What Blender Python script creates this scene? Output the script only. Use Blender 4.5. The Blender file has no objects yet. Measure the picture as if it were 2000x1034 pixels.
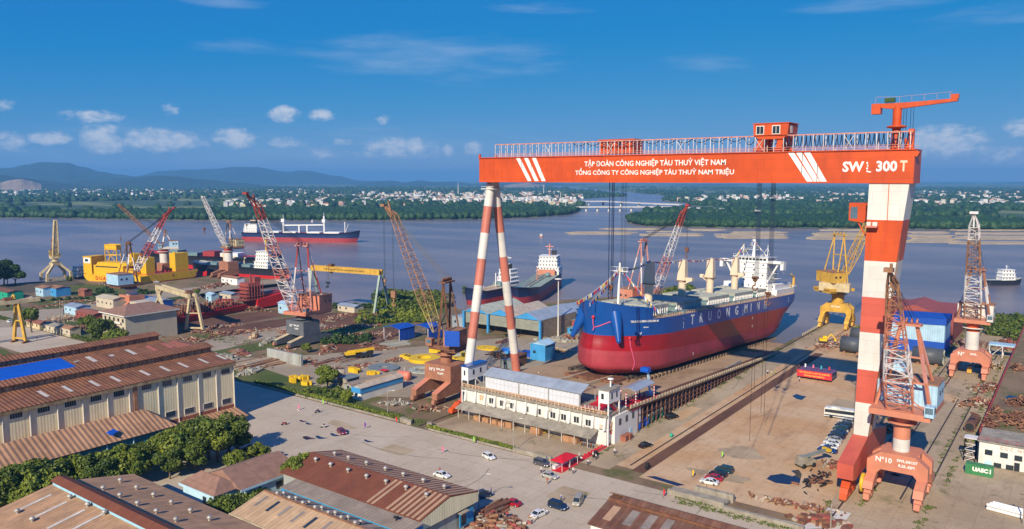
import bpy, math, random
import numpy as np
from mathutils import Vector, Matrix, noise as mnoise
SC = bpy.context.scene
COL = SC.collection
R = math.radians
# ---------------------------------------------------------------- camera, sky, sun, exposure
# The yard frame: x runs across the slipway (to the right and nearer), y runs along the crane rails, away.
CAM_H, FPX, HEAD, PITCH = 75.0, 1520.0, R(36.3), math.atan(167/1520.0)
cam = bpy.data.cameras.new('camera'); camo = bpy.data.objects.new('camera', cam); COL.objects.link(camo)
camo.location = (0, 0, CAM_H); camo.rotation_euler = (math.pi/2-PITCH, 0, HEAD)
cam.sensor_width = 36; cam.lens = FPX/2000*36; cam.clip_start = 1; cam.clip_end = 120000
SC.camera = camo
SUN_EL, SUN_TR = R(32), (-0.213, 0.977)          # elevation and the way the light travels over the ground
sl = bpy.data.lights.new('sun', 'SUN'); sl.energy = 5.0; sl.angle = R(0.53); sl.color = (1.0, 0.89, 0.70)
so = bpy.data.objects.new('sun', sl); COL.objects.link(so); so.location = (0, 0, 400)
td = Vector((SUN_TR[0]*math.cos(SUN_EL), SUN_TR[1]*math.cos(SUN_EL), -math.sin(SUN_EL)))
so.rotation_euler = td.to_track_quat('-Z', 'Y').to_euler()
SC.view_settings.view_transform = 'Standard'; SC.view_settings.look = 'None'
SC.view_settings.exposure = 0.25; SC.view_settings.gamma = 1
SC.cycles.max_bounces = 6; SC.cycles.volume_bounces = 0; SC.cycles.caustics_reflective = False; SC.cycles.caustics_refractive = False

def ray(px, py):
    x = (px-1000)/FPX; y = (517-py)/FPX
    dx, dy, dz = x, math.cos(PITCH)+y*math.sin(PITCH), -math.sin(PITCH)+y*math.cos(PITCH)
    c, s = math.cos(HEAD), math.sin(HEAD)
    return Vector((dx*c-dy*s, dx*s+dy*c, dz))
def G(px, py, z=0.0):                              # where a line of sight meets the level z
    d = ray(px, py); t = (z-CAM_H)/d.z; return Vector((d.x*t, d.y*t, z))
def onU(px, py, u):
    d = ray(px, py); t = u/d.x; return Vector((u, d.y*t, CAM_H+d.z*t))
def onV(px, py, v):
    d = ray(px, py); t = v/d.y; return Vector((d.x*t, v, CAM_H+d.z*t))
def onD(px, py, dist):                             # at a given distance over the ground
    d = ray(px, py); t = dist/math.hypot(d.x, d.y); return Vector((d.x*t, d.y*t, CAM_H+d.z*t))
def zat(p, py):                                    # height above p that shows at picture row py
    dist = math.hypot(p[0], p[1]); a = math.atan((517-py)/FPX)-PITCH
    f = -p[0]*math.sin(HEAD)+p[1]*math.cos(HEAD)
    return CAM_H+f*math.tan(a)
# ---- world
W = bpy.data.worlds.new('World'); SC.world = W; W.use_nodes = True
wt = W.node_tree; wt.nodes.clear()
def N(t, typ, ins=(), **kw):
    n = t.nodes.new(typ)
    for k, v in kw.items(): setattr(n, k, v)
    for k, v in dict(ins).items():
        if isinstance(v, bpy.types.NodeSocket): t.links.new(v, n.inputs[k])
        else: n.inputs[k].default_value = v
    return n
def MA(t, op, a, b=None, c=None, clamp=False):
    ins = {0: a}
    if b is not None: ins[1] = b
    if c is not None: ins[2] = c
    return N(t, 'ShaderNodeMath', ins, operation=op, use_clamp=clamp).outputs[0]
def MIX(t, f, a, b, blend='MIX'):
    n = N(t, 'ShaderNodeMix', {0: f}, data_type='RGBA', blend_type=blend)
    for i, v in ((6, a), (7, b)):
        if isinstance(v, bpy.types.NodeSocket): t.links.new(v, n.inputs[i])
        else: n.inputs[i].default_value = (*v[:3], 1)
    return n.outputs[2]
def RAMP(t, f, a, b, mode='SMOOTHSTEP'):
    return N(t, 'ShaderNodeMapRange', {0: f, 1: a, 2: b, 3: 0.0, 4: 1.0}, interpolation_type=mode, clamp=True).outputs[0] if mode == 'LINEAR' else N(t, 'ShaderNodeMapRange', {0: f, 1: a, 2: b, 3: 0.0, 4: 1.0}, interpolation_type=mode).outputs[0]
sky = N(wt, 'ShaderNodeTexSky', sky_type='NISHITA', sun_disc=False, sun_elevation=SUN_EL, sun_rotation=math.atan2(-SUN_TR[0], -SUN_TR[1]), altitude=50, air_density=0.62, dust_density=0.0, ozone_density=6.0)
tc = N(wt, 'ShaderNodeTexCoord').outputs['Generated']
sep = N(wt, 'ShaderNodeSeparateXYZ', {0: N(wt, 'ShaderNodeVectorRotate', {'Vector': tc, 'Angle': -HEAD}, rotation_type='Z_AXIS').outputs[0]})
az = MA(wt, 'ARCTAN2', sep.outputs[0], sep.outputs[1]); el = MA(wt, 'ARCSINE', sep.outputs[2])
ae = N(wt, 'ShaderNodeCombineXYZ', {0: az, 1: el}).outputs[0]
def cloud_layer(items, nscale, namp, lo, hi, stretch):
    acc = None
    for px, py, w, h, s in items:
        d = ray(px, py); hd = math.atan2(px-1000, FPX*math.cos(PITCH)+(517-py)*math.sin(PITCH)); e = math.atan2(d.z, math.hypot(d.x, d.y))
        a = N(wt, 'ShaderNodeVectorMath', {0: ae, 1: (hd, e, 0)}, operation='SUBTRACT').outputs[0]
        b = N(wt, 'ShaderNodeVectorMath', {0: a, 1: (FPX/w, FPX/h, 0)}, operation='MULTIPLY').outputs[0]
        c = N(wt, 'ShaderNodeVectorMath', {0: b, 1: b}, operation='DOT_PRODUCT').outputs['Value']
        m = MA(wt, 'MULTIPLY_ADD', c, -s, s)
        acc = m if acc is None else MA(wt, 'MAXIMUM', acc, m)
    st = N(wt, 'ShaderNodeVectorMath', {0: ae, 1: stretch}, operation='MULTIPLY').outputs[0]
    nz = N(wt, 'ShaderNodeTexNoise', {'Vector': st, 'Scale': nscale, 'Detail': 7.0, 'Roughness': 0.62}).outputs[0]
    v = MA(wt, 'ADD', MA(wt, 'MAXIMUM', acc, -0.6), MA(wt, 'MULTIPLY_ADD', nz, namp, -0.5*namp))
    return RAMP(wt, v, lo, hi), nz
puffs = [(182,228,58,13,.8),(555,223,34,18,1),(630,224,28,14,1),(335,216,20,12,.55),(100,270,46,14,1),(200,272,42,30,1),(315,274,86,23,1),(458,270,42,22,1.1),(558,279,40,12,.6),(628,300,34,13,.5),(780,286,80,20,.9),(876,296,14,17,.8),(925,290,22,16,.9),(20,277,36,20,.65),(750,235,16,10,.5),(1840,277,82,32,1),(1960,306,46,20,.6),(1990,250,28,18,.8),(670,276,24,9,.6),(5,205,18,13,.6),(780,300,110,14,.5)]
cm, cn = cloud_layer(puffs, 70, 2.1, 0.0, 1.15, (1, 1.6, 1))
wisps = [(840,112,290,50,.9),(450,88,120,16,.7),(1380,126,110,20,.6),(430,3,100,12,1),(1720,5,170,16,1),(1060,18,120,12,.7),(620,300,700,70,.55),(1950,30,120,24,.5)]
wm, wn = cloud_layer(wisps, 9, 2.4, 0.0, 1.7, (1, 6.5, 1))
skc = N(wt, 'ShaderNodeHueSaturation', {'Color': sky.outputs[0], 'Saturation': 1.12, 'Value': 1.0}).outputs[0]
skc = MIX(wt, 1.0, skc, (0.50, 0.82, 1.02), 'MULTIPLY')
sx_ = N(wt, 'ShaderNodeSeparateColor', {0: skc}).outputs          # the photograph's grading of its sky, applied to the sky texture
skc = N(wt, 'ShaderNodeCombineColor', {0: MA(wt, 'MAXIMUM', MA(wt, 'MULTIPLY_ADD', sx_[0], .92, -.36), .08), 1: MA(wt, 'MULTIPLY', MA(wt, 'POWER', sx_[1], .455), 1.313), 2: MA(wt, 'MULTIPLY', MA(wt, 'POWER', sx_[2], .1), 3.95)}).outputs[0]
wcol = MIX(wt, MA(wt, 'MULTIPLY', wm, 0.42), skc, (3.6, 4.6, 6.2))
wcol = MIX(wt, MA(wt, 'MULTIPLY', cm, 0.85), wcol, MIX(wt, cn, (3.6, 4.4, 5.6), (6.6, 6.6, 6.9)))
bg = N(wt, 'ShaderNodeBackground', {0: wcol, 1: 0.105})
wt.links.new(bg.outputs[0], N(wt, 'ShaderNodeOutputWorld').inputs[0])

# ---------------------------------------------------------------- materials
MATS = {}
def mat(name, col, rough=0.6, metal=0.0, var=0.18, scale=0.35, rust=0.0, rustcol=(0.16, 0.07, 0.035), streak=False, sheet=None, sheetvar=0.25, corr=None, cdepth=0.05, dirt=0.0, dirtcol=(0.09, 0.07, 0.05), spec=0.4, wcoord=False, plates=None):
    """painted or bare surface: two scales of mottling, optional rust (streaked downwards if streak), sheet-to-sheet variation and corrugation"""
    if name in MATS: return MATS[name]
    m = bpy.data.materials.new(name); m.use_nodes = True; t = m.node_tree; t.nodes.clear()
    out = N(t, 'ShaderNodeOutputMaterial'); b = N(t, 'ShaderNodeBsdfPrincipled', {'Roughness': rough, 'Metallic': metal, 'Specular IOR Level': spec})
    t.links.new(b.outputs[0], out.inputs[0])
    co = N(t, 'ShaderNodeNewGeometry').outputs['Position'] if wcoord else N(t, 'ShaderNodeTexCoord').outputs['Object']
    n1 = N(t, 'ShaderNodeTexNoise', {'Vector': co, 'Scale': scale, 'Detail': 6.0, 'Roughness': 0.65}).outputs[0]
    c = MIX(t, RAMP(t, n1, 0.3, 0.7), [x*(1-var) for x in col], [min(1, x*(1+var)) for x in col])
    hgt = None
    if plates:                                         # welded plates: faint seams and a slightly different tone from plate to plate
        sp_ = N(t, 'ShaderNodeSeparateXYZ', {0: co}).outputs; br = N(t, 'ShaderNodeTexBrick', {'Vector': N(t, 'ShaderNodeCombineXYZ', {0: sp_[plates[0]], 1: sp_[plates[1]]}).outputs[0], 'Color1': (1, 1, 1, 1), 'Color2': (.86, .86, .86, 1), 'Mortar': (.62, .6, .6, 1), 'Scale': 1.0, 'Mortar Size': .035, 'Brick Width': plates[2], 'Row Height': plates[3]})
        c = MIX(t, .75, c, br.outputs[0], 'MULTIPLY')
    if sheet:
        ax, w = sheet
        s = N(t, 'ShaderNodeSeparateXYZ', {0: co}).outputs[ax]
        wn_ = N(t, 'ShaderNodeTexWhiteNoise', {'W': MA(t, 'FLOOR', MA(t, 'DIVIDE', s, w))}, noise_dimensions='1D').outputs[0]
        c = MIX(t, 1.0, c, N(t, 'ShaderNodeCombineColor', {0: MA(t, 'MULTIPLY_ADD', wn_, sheetvar, 1-sheetvar*0.6), 1: MA(t, 'MULTIPLY_ADD', wn_, sheetvar, 1-sheetvar*0.6), 2: MA(t, 'MULTIPLY_ADD', wn_, sheetvar, 1-sheetvar*0.6)}).outputs[0], 'MULTIPLY')
    if corr:
        ax, p = corr
        s = N(t, 'ShaderNodeSeparateXYZ', {0: co}).outputs[ax]
        hgt = MA(t, 'SINE', MA(t, 'MULTIPLY', s, 2*math.pi/p))
    if rust or dirt:
        v = N(t, 'ShaderNodeVectorMath', {0: co, 1: (1, 1, 0.12) if streak else (1, 1, 1)}, operation='MULTIPLY').outputs[0]
        n2 = N(t, 'ShaderNodeTexNoise', {'Vector': v, 'Scale': scale*1.7, 'Detail': 8.0, 'Roughness': 0.7, 'Distortion': 0.3}).outputs[0]
        if dirt: c = MIX(t, MA(t, 'MULTIPLY', RAMP(t, n2, 0.42, 0.72), dirt), c, dirtcol)
        if rust:
            n3 = N(t, 'ShaderNodeTexNoise', {'Vector': N(t, 'ShaderNodeVectorMath', {0: v, 1: (7.3, 3.1, 1.7)}, operation='ADD').outputs[0], 'Scale': scale*2.6, 'Detail': 8.0, 'Roughness': 0.72}).outputs[0]
            c = MIX(t, MA(t, 'MULTIPLY', RAMP(t, n3, 0.66-0.28*rust, 0.78-0.2*rust), min(1, 0.55+rust)), c, rustcol)
    t.links.new(c, b.inputs['Base Color'])
    if hgt is not None:
        bp = N(t, 'ShaderNodeBump', {'Height': hgt, 'Strength': 0.6, 'Distance': cdepth}); t.links.new(bp.outputs[0], b.inputs['Normal'])
    MATS[name] = m; return m
def leafmat(name, c1, c2):
    m = bpy.data.materials.new(name); m.use_nodes = True; t = m.node_tree; b = t.nodes['Principled BSDF']
    g = N(t, 'ShaderNodeNewGeometry'); b.inputs['Roughness'].default_value = 0.55; b.inputs['Specular IOR Level'].default_value = 0.25
    n1 = N(t, 'ShaderNodeTexNoise', {'Vector': g.outputs['Position'], 'Scale': 0.22, 'Detail': 3.0}).outputs[0]
    f = MA(t, 'ADD', MA(t, 'MULTIPLY', g.outputs['Random Per Island'], 0.55), MA(t, 'MULTIPLY_ADD', n1, 1.6, -0.55), clamp=True)
    t.links.new(MIX(t, f, c1, c2), b.inputs['Base Color']); MATS[name] = m; return m

# ---------------------------------------------------------------- mesh building
class MB:
    def __init__(s): s.v = []; s.f = []; s.m = []; s.s = []
    def add(s, vs, fs, m=0, sm=False):
        o = len(s.v); s.v += [tuple(p) for p in vs]
        for f in fs: s.f.append([i+o for i in f]); s.m.append(m); s.s.append(sm)
        return s
    def bx(s, x0, x1, y0, y1, z0, z1, m=0):
        return s.add([(x0,y0,z0),(x1,y0,z0),(x1,y1,z0),(x0,y1,z0),(x0,y0,z1),(x1,y0,z1),(x1,y1,z1),(x0,y1,z1)],
                     [(0,3,2,1),(4,5,6,7),(0,1,5,4),(1,2,6,5),(2,3,7,6),(3,0,4,7)], m)
    def box(s, c, d, m=0, rz=0.0, rx=0.0, ry=0.0):
        M = Matrix.Rotation(rz, 3, 'Z') @ Matrix.Rotation(ry, 3, 'Y') @ Matrix.Rotation(rx, 3, 'X')
        vs = [Vector(c)+M @ Vector((d[0]/2*a, d[1]/2*b, d[2]/2*e)) for e in (-1, 1) for a, b in ((-1,-1),(1,-1),(1,1),(-1,1))]
        return s.add(vs, [(0,3,2,1),(4,5,6,7),(0,1,5,4),(1,2,6,5),(2,3,7,6),(3,0,4,7)], m)
    def taper(s, r0, z0, r1, z1, m=0):               # two rectangles (x0,x1,y0,y1) joined
        vs = [(r[i], r[j], z) for r, z in ((r0, z0), (r1, z1)) for i, j in ((0,2),(1,2),(1,3),(0,3))]
        return s.add(vs, [(0,3,2,1),(4,5,6,7),(0,1,5,4),(1,2,6,5),(2,3,7,6),(3,0,4,7)], m)
    def tube(s, p, q, r, n=8, r2=None, m=0, cap=True):
        p, q = Vector(p), Vector(q); d = q-p
        if d.length < 1e-6: return s
        a = d.orthogonal().normalized(); b = d.normalized().cross(a); r2 = r if r2 is None else r2
        if n == 4: off = math.pi/4
        else: off = 0
        vs = [c+(a*math.cos(2*math.pi*i/n+off)+b*math.sin(2*math.pi*i/n+off))*rr for c, rr in ((p, r), (q, r2)) for i in range(n)]
        s.add(vs, [(i, (i+1) % n, n+(i+1) % n, n+i) for i in range(n)], m, n > 5)
        if cap: s.add(vs[:n], [tuple(range(n))[::-1]], m); s.add(vs[n:], [tuple(range(n))], m)
        return s
    def bar(s, p, q, w, h=None, m=0):                 # straight bar of rectangular section, h upright
        p, q = Vector(p), Vector(q); h = h or w; d = (q-p)
        if d.length < 1e-6: return s
        d.normalize(); a = d.cross(Vector((0,0,1)))
        a = Vector((1,0,0)) if a.length < 1e-3 else a.normalized(); b = a.cross(d)
        vs = [c+a*(w/2*i)+b*(h/2*j) for c in (p, q) for i, j in ((-1,-1),(1,-1),(1,1),(-1,1))]
        return s.add(vs, [(0,1,2,3),(7,6,5,4),(0,4,5,1),(1,5,6,2),(2,6,7,3),(3,7,4,0)], m)
    def path(s, pts, r, n=5, m=0):
        for a, b in zip(pts[:-1], pts[1:]): s.tube(a, b, r, n, m=m, cap=False)
        return s
    def prism(s, poly, ax, a, b, m=0):                # polygon in the other two axes, extruded along ax from a to b
        def P(p, w):
            q = list(p); q.insert(ax, w); return q
        n = len(poly)
        s.add([P(p, a) for p in poly]+[P(p, b) for p in poly], [(i, (i+1) % n, n+(i+1) % n, n+i) for i in range(n)]+[tuple(range(n))[::-1], tuple(range(n, 2*n))], m)
        return s
    def quad(s, *p, m=0): return s.add(p, [tuple(range(len(p)))], m)
    def lathe(s, prof, c=(0,0,0), n=16, m=0, axis='Z'):
        k = len(prof); vs = []
        for r, h in prof:
            for i in range(n):
                a = 2*math.pi*i/n; p = (r*math.cos(a), r*math.sin(a), h)
                if axis == 'X': p = (h, p[0], p[1])
                if axis == 'Y': p = (p[0], h, p[1])
                vs.append((c[0]+p[0], c[1]+p[1], c[2]+p[2]))
        s.add(vs, [(j*n+i, j*n+(i+1) % n, (j+1)*n+(i+1) % n, (j+1)*n+i) for j in range(k-1) for i in range(n)], m, True)
        s.add(vs[:n], [tuple(range(n))[::-1]], m); s.add(vs[-n:], [tuple(range(n))], m)
        return s
    def ball(s, c, r, m=0, n=8, sz=1.0):
        return s.lathe([(r*math.sin(math.pi*k/6), -r*sz*math.cos(math.pi*k/6)) for k in range(1, 6)], c, n, m)
    def build(s, name, mats, parent=None, world=False):
        me = bpy.data.meshes.new(name); vs = s.v
        if world and parent is not None:
            o = Vector((0,0,0)); q = parent
            while q is not None: o += q.location; q = q.parent
            vs = [(a-o.x, b-o.y, c-o.z) for a, b, c in vs]
        me.from_pydata(vs, [], s.f)
        for x in (mats if isinstance(mats, (list, tuple)) else [mats]): me.materials.append(MATS[x] if isinstance(x, str) else x)
        me.polygons.foreach_set('material_index', s.m); me.polygons.foreach_set('use_smooth', s.s); me.update()
        o = bpy.data.objects.new(name, me); COL.objects.link(o)
        if parent is not None: o.parent = parent
        return o
def tag(o, label, cat, group=None, kind=None):
    if label: o['label'] = label
    if cat: o['category'] = cat
    if group: o['group'] = group
    if kind: o['kind'] = kind
    return o
def thing(name, label, cat, loc=(0,0,0), rz=0.0, group=None):
    o = bpy.data.objects.new(name, None); COL.objects.link(o); o.empty_display_size = 0.5
    o.location = loc; o.rotation_euler = (0, 0, rz); return tag(o, label, cat, group)
def kids(o): return [c for c in o.children]
def dup(o, loc, rz=0.0, label=None, parent=None, scale=None, top=True):
    c = o.copy(); COL.objects.link(c); c.parent = parent
    if top:
        c.location = loc; c.rotation_euler = (0, 0, rz)
        if label: c['label'] = label
        if scale: c.scale = (scale,)*3
    for ch in kids(o): dup(ch, None, parent=c, top=False)
    return c
def setting(mb, name, mats, kind='structure'):
    o = mb.build(name, mats); o['kind'] = kind; return o
def rawmesh(name, V, Fs, mats, mi=None, parent=None):
    """numpy quads/tris -> one mesh object"""
    me = bpy.data.meshes.new(name); V = np.asarray(V, np.float32); Fs = np.asarray(Fs, np.int32); k = Fs.shape[1]
    me.vertices.add(len(V)); me.vertices.foreach_set('co', V.ravel()); me.loops.add(Fs.size); me.loops.foreach_set('vertex_index', Fs.ravel())
    me.polygons.add(len(Fs)); me.polygons.foreach_set('loop_start', np.arange(0, Fs.size, k, dtype=np.int32)); me.polygons.foreach_set('loop_total', np.full(len(Fs), k, np.int32))
    for x in (mats if isinstance(mats, (list, tuple)) else [mats]): me.materials.append(MATS[x] if isinstance(x, str) else x)
    if mi is not None: me.polygons.foreach_set('material_index', np.asarray(mi, np.int32))
    me.update(calc_edges=True); me.validate()
    o = bpy.data.objects.new(name, me); COL.objects.link(o); o.parent = parent; return o
def leaves(centres, radii, n, size, seed, flat=0.8):
    """leaf-clump quads spread through a set of ellipsoid lobes, denser near their skins"""
    g = np.random.default_rng(seed); C = np.asarray(centres, float); Rr = np.asarray(radii, float)
    w = Rr**2; k = g.choice(len(C), n, p=w/w.sum())
    d = g.normal(size=(n, 3)); d /= np.linalg.norm(d, axis=1)[:, None]
    rr = Rr[k]*(0.55+0.5*g.random(n)**0.6); P = C[k]+d*rr[:, None]*np.array([1, 1, flat])
    nr = d+0.7*g.normal(size=(n, 3)); nr /= np.linalg.norm(nr, axis=1)[:, None]
    a = np.cross(nr, g.normal(size=(n, 3))); a /= np.linalg.norm(a, axis=1)[:, None]; b = np.cross(nr, a)
    s = size*(0.6+0.8*g.random(n)); a *= s[:, None]; b *= (s*0.7)[:, None]
    V = np.stack([P-a-b*0.4, P+a*0.3-b, P+a+b*0.4, P-a*0.3+b], 1).reshape(-1, 3)
    return V, np.arange(4*n).reshape(n, 4)
def ico():
    t = (1+5**.5)/2; v = [(-1,t,0),(1,t,0),(-1,-t,0),(1,-t,0),(0,-1,t),(0,1,t),(0,-1,-t),(0,1,-t),(t,0,-1),(t,0,1),(-t,0,-1),(-t,0,1)]
    f = [(0,11,5),(0,5,1),(0,1,7),(0,7,10),(0,10,11),(1,5,9),(5,11,4),(11,10,2),(10,7,6),(7,1,8),(3,9,4),(3,4,2),(3,2,6),(3,6,8),(3,8,9),(4,9,5),(2,4,11),(6,2,10),(8,6,7),(9,8,1)]
    v = np.array(v, float); v /= np.linalg.norm(v[0]); V = list(map(tuple, v)); F = []; mid = {}
    def md(a, b):
        k = (min(a, b), max(a, b))
        if k not in mid:
            p = (np.array(V[a])+np.array(V[b])); p /= np.linalg.norm(p); V.append(tuple(p)); mid[k] = len(V)-1
        return mid[k]
    for a, b, c in f:
        x, y, z = md(a, b), md(b, c), md(c, a); F += [(a,x,z),(b,y,x),(c,z,y),(x,y,z)]
    return np.array(V), np.array(F)
ICO = ico()
def canopy(name, P, Rr, mats, seed, sz=0.9, jag=0.35):
    """many bumpy crowns in one mesh (a wood seen as a mass)"""
    g = np.random.default_rng(seed); V0, F0 = ICO; P = np.asarray(P, float); n = len(P); Rr = np.asarray(Rr, float)
    V = V0[None]*(1+jag*(g.random((n, len(V0), 1))-0.5)*2)*Rr[:, None, None]*np.array([1, 1, sz])
    ang = g.random(n)*6.28; c, s = np.cos(ang), np.sin(ang)
    x = V[..., 0]*c[:, None]-V[..., 1]*s[:, None]; y = V[..., 0]*s[:, None]+V[..., 1]*c[:, None]; V = np.stack([x, y, V[..., 2]], -1)+P[:, None]
    F = F0[None]+(np.arange(n)*len(V0))[:, None, None]
    return rawmesh(name, V.reshape(-1, 3), F.reshape(-1, 3), mats)
def inpoly(x, y, poly):
    r = False; j = len(poly)-1
    for i in range(len(poly)):
        a, b = poly[i], poly[j]
        if (a[1] > y) != (b[1] > y) and x < (b[0]-a[0])*(y-a[1])/(b[1]-a[1])+a[0]: r = not r
        j = i
    return r
def sheet(name, pts, z, mats, kind='structure', thick=None):
    mb = MB(); n = len(pts); top = [(p[0], p[1], z) for p in pts]
    mb.add(top, [tuple(range(n))])
    o = setting(mb, name, mats, kind)
    if o.data.polygons[0].normal.z < 0: o.data.flip_normals()
    return o
# ---------------------------------------------------------------- the ground, the river and the far country
def groundmat(name, base, alt, stain, moss=0.0, slab=None, wet=0.0, k=1.0, stainamt=0.6):
    m = bpy.data.materials.new(name); m.use_nodes = True; t = m.node_tree; b = t.nodes['Principled BSDF']; MATS[name] = m
    b.inputs['Roughness'].default_value = 0.85; b.inputs['Specular IOR Level'].default_value = 0.2
    p = N(t, 'ShaderNodeNewGeometry').outputs['Position']
    def nz(sc, det=6.0, rough=0.62, off=0.0, st=(1, 1, 1)):
        v = N(t, 'ShaderNodeMapping', {'Vector': p, 'Location': (off, off*.7, 0), 'Scale': st}).outputs[0]
        return N(t, 'ShaderNodeTexNoise', {'Vector': v, 'Scale': sc*k, 'Detail': det, 'Roughness': rough, 'Distortion': 0.2}).outputs[0]
    c = MIX(t, RAMP(t, nz(0.035), 0.36, 0.64), base, alt)
    c = MIX(t, MA(t, 'MULTIPLY', RAMP(t, nz(0.12, 8, .7, 31, (1, .35, 1)), 0.5, 0.7), stainamt), c, stain)
    c = MIX(t, MA(t, 'MULTIPLY', RAMP(t, nz(0.5, 6, .7, 11), 0.52, 0.72), stainamt*.6), c, [x*.55 for x in stain])
    c = MIX(t, MA(t, 'MULTIPLY', RAMP(t, nz(1.6, 4, .7, 5), 0.35, 0.75), .35), c, [min(1, x*1.18) for x in base])
    if slab:
        br = N(t, 'ShaderNodeTexBrick', {'Vector': p, 'Color1': (1, 1, 1, 1), 'Color2': (.91, .90, .88, 1), 'Mortar': (.66, .63, .57, 1), 'Scale': 1.0, 'Mortar Size': 0.05, 'Brick Width': slab[0], 'Row Height': slab[1]}, offset=0.0)
        c = MIX(t, 0.8, c, br.outputs[0], 'MULTIPLY')
    if moss: c = MIX(t, MA(t, 'MULTIPLY', RAMP(t, nz(0.09, 8, .7, 77), 0.62-.25*moss, 0.72-.15*moss), .85), c, MIX(t, nz(.8), (.05, .075, .015), (.13, .15, .035)))
    t.links.new(c, b.inputs['Base Color'])
    bp = N(t, 'ShaderNodeBump', {'Height': nz(2.0, 5), 'Strength': 0.35, 'Distance': 0.15}); t.links.new(bp.outputs[0], b.inputs['Normal'])
groundmat('yard_ground', (.26, .18, .11), (.19, .125, .072), (.10, .06, .04), moss=.6, stainamt=.75)
groundmat('road_concrete', (.53, .44, .335), (.47, .385, .285), (.34, .275, .20), slab=(6, 5), stainamt=.5)
groundmat('lane_concrete', (.47, .365, .24), (.38, .28, .18), (.19, .125, .075), moss=.2, slab=(5, 4))
groundmat('brown_slab', (.54, .325, .165), (.60, .43, .27), (.28, .13, .06), slab=(4, 4))
groundmat('rusty_dirt', (.17, .085, .05), (.12, .055, .035), (.05, .03, .022))
groundmat('paver', (.40, .33, .245), (.33, .26, .18), (.22, .16, .11), slab=(2.2, 2.2), moss=.08)
groundmat('scrub', (.07, .10, .02), (.13, .135, .04), (.16, .11, .06), moss=.5, k=1.5)
groundmat('slip_concrete', (.46, .32, .19), (.38, .25, .145), (.17, .10, .06), slab=(8, 6))
groundmat('mud', (.13, .10, .07), (.10, .085, .06), (.06, .05, .04), moss=.2)
groundmat('white_patch', (.62, .59, .54), (.55, .52, .47), (.42, .37, .3), stainamt=.3)
leafmat('grass_blades', (.05, .09, .012), (.16, .19, .04))
leafmat('leaf_mid', (.022, .05, .010), (.15, .19, .022))
leafmat('leaf_bright', (.035, .08, .010), (.24, .27, .03))
leafmat('leaf_dark', (.014, .038, .010), (.06, .105, .02))
leafmat('wood_far', (.012, .038, .014), (.035, .085, .022))
mat('bark', (.16, .12, .08), .9)
# shoreline of the yard
shore = [G(*p)[:2] for p in ((-420,572),(-200,562),(0,556),(60,551),(150,546),(270,548),(385,540),(470,536),(540,539),(549,546),(480,555),(440,563),(402,567),(390,574),(395,582),(440,585),(470,589),(545,589),(600,598),(640,603),(700,600),(760,590),(830,578),(872,575),(886,584),(880,598),(900,605),(1010,601),(1060,592),(1110,585))]
shore += [(-235,440),(-232,500),(-203,512),(-198,415),(-160.5,400),(-160.5,336),(-107,336),(-107,372),(-106,378),(-106,424),(-84,426),(-71,433)]
shore += [G(*p)[:2] for p in ((1800,628),(1900,628),(1950,640),(2010,662),(2100,690))]
shore += [(60,390),(260,300),(260,-260),(-420,-320),(-900,0)]
mb = MB(); n = len(shore)
mb.add([(p[0], p[1], 0) for p in shore], [tuple(range(n))])
mb.add([(p[0], p[1], z) for z in (0, -6) for p in shore], [(i, n+i, n+(i+1) % n, (i+1) % n) for i in range(n)])
land = setting(mb, 'ground', 'yard_ground')
if land.data.polygons[0].normal.z < 0: land.data.flip_normals()
# river
wm_ = bpy.data.materials.new('river'); wm_.use_nodes = True; MATS['river'] = wm_; t = wm_.node_tree; b = t.nodes['Principled BSDF']
p_ = N(t, 'ShaderNodeNewGeometry').outputs['Position']; rp = N(t, 'ShaderNodeMapping', {'Vector': p_, 'Rotation': (0, 0, -HEAD), 'Scale': (0.35, 1, 1)}).outputs[0]
w1 = N(t, 'ShaderNodeTexNoise', {'Vector': rp, 'Scale': 0.012, 'Detail': 5.0}).outputs[0]
w2 = N(t, 'ShaderNodeTexNoise', {'Vector': rp, 'Scale': 0.55, 'Detail': 6.0, 'Roughness': .7}).outputs[0]
t.links.new(MIX(t, RAMP(t, w1, .38, .62), (.17, .145, .155), (.27, .215, .20)), b.inputs['Base Color'])
b.inputs['Roughness'].default_value = 0.22; b.inputs['IOR'].default_value = 1.33
bp = N(t, 'ShaderNodeBump', {'Height': w2, 'Strength': 0.7, 'Distance': 0.9}); t.links.new(bp.outputs[0], b.inputs['Normal'])
ZW = -2.2
def fwd(x, y): return (x*math.cos(HEAD)-y*math.sin(HEAD), x*math.sin(HEAD)+y*math.cos(HEAD))   # camera-heading ground axes to yard axes
sheet('river_water', [fwd(-9000, -1500), fwd(9000, -1500), fwd(9000, 9000), fwd(-9000, 9000)], ZW, 'river')
# far banks
fm = bpy.data.materials.new('far_fields'); fm.use_nodes = True; MATS['far_fields'] = fm; t = fm.node_tree; b = t.nodes['Principled BSDF']
p_ = N(t, 'ShaderNodeNewGeometry').outputs['Position']; v_ = N(t, 'ShaderNodeMapping', {'Vector': p_, 'Rotation': (0, 0, -HEAD), 'Scale': (0.45, 1, 1)}).outputs[0]
f1 = N(t, 'ShaderNodeTexNoise', {'Vector': v_, 'Scale': 0.0032, 'Detail': 5.0, 'Roughness': .6}).outputs[0]; f2 = N(t, 'ShaderNodeTexVoronoi', {'Vector': v_, 'Scale': 0.011}).outputs['Color']
c = MIX(t, RAMP(t, f1, .47, .56), (.035, .075, .028), MIX(t, N(t, 'ShaderNodeSeparateColor', {0: f2}).outputs[0], (.12, .17, .045), (.22, .23, .075)))
t.links.new(c, b.inputs['Base Color']); b.inputs['Roughness'].default_value = .9
Lsh = ((-700,417),(-250,419),(20,424),(130,425),(300,428),(500,429),(700,429),(850,428),(950,427),(1050,423),(1112,418),(1131,411),(1150,402),(1140,396),(1110,391),(1170,386),(1230,383))
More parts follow.
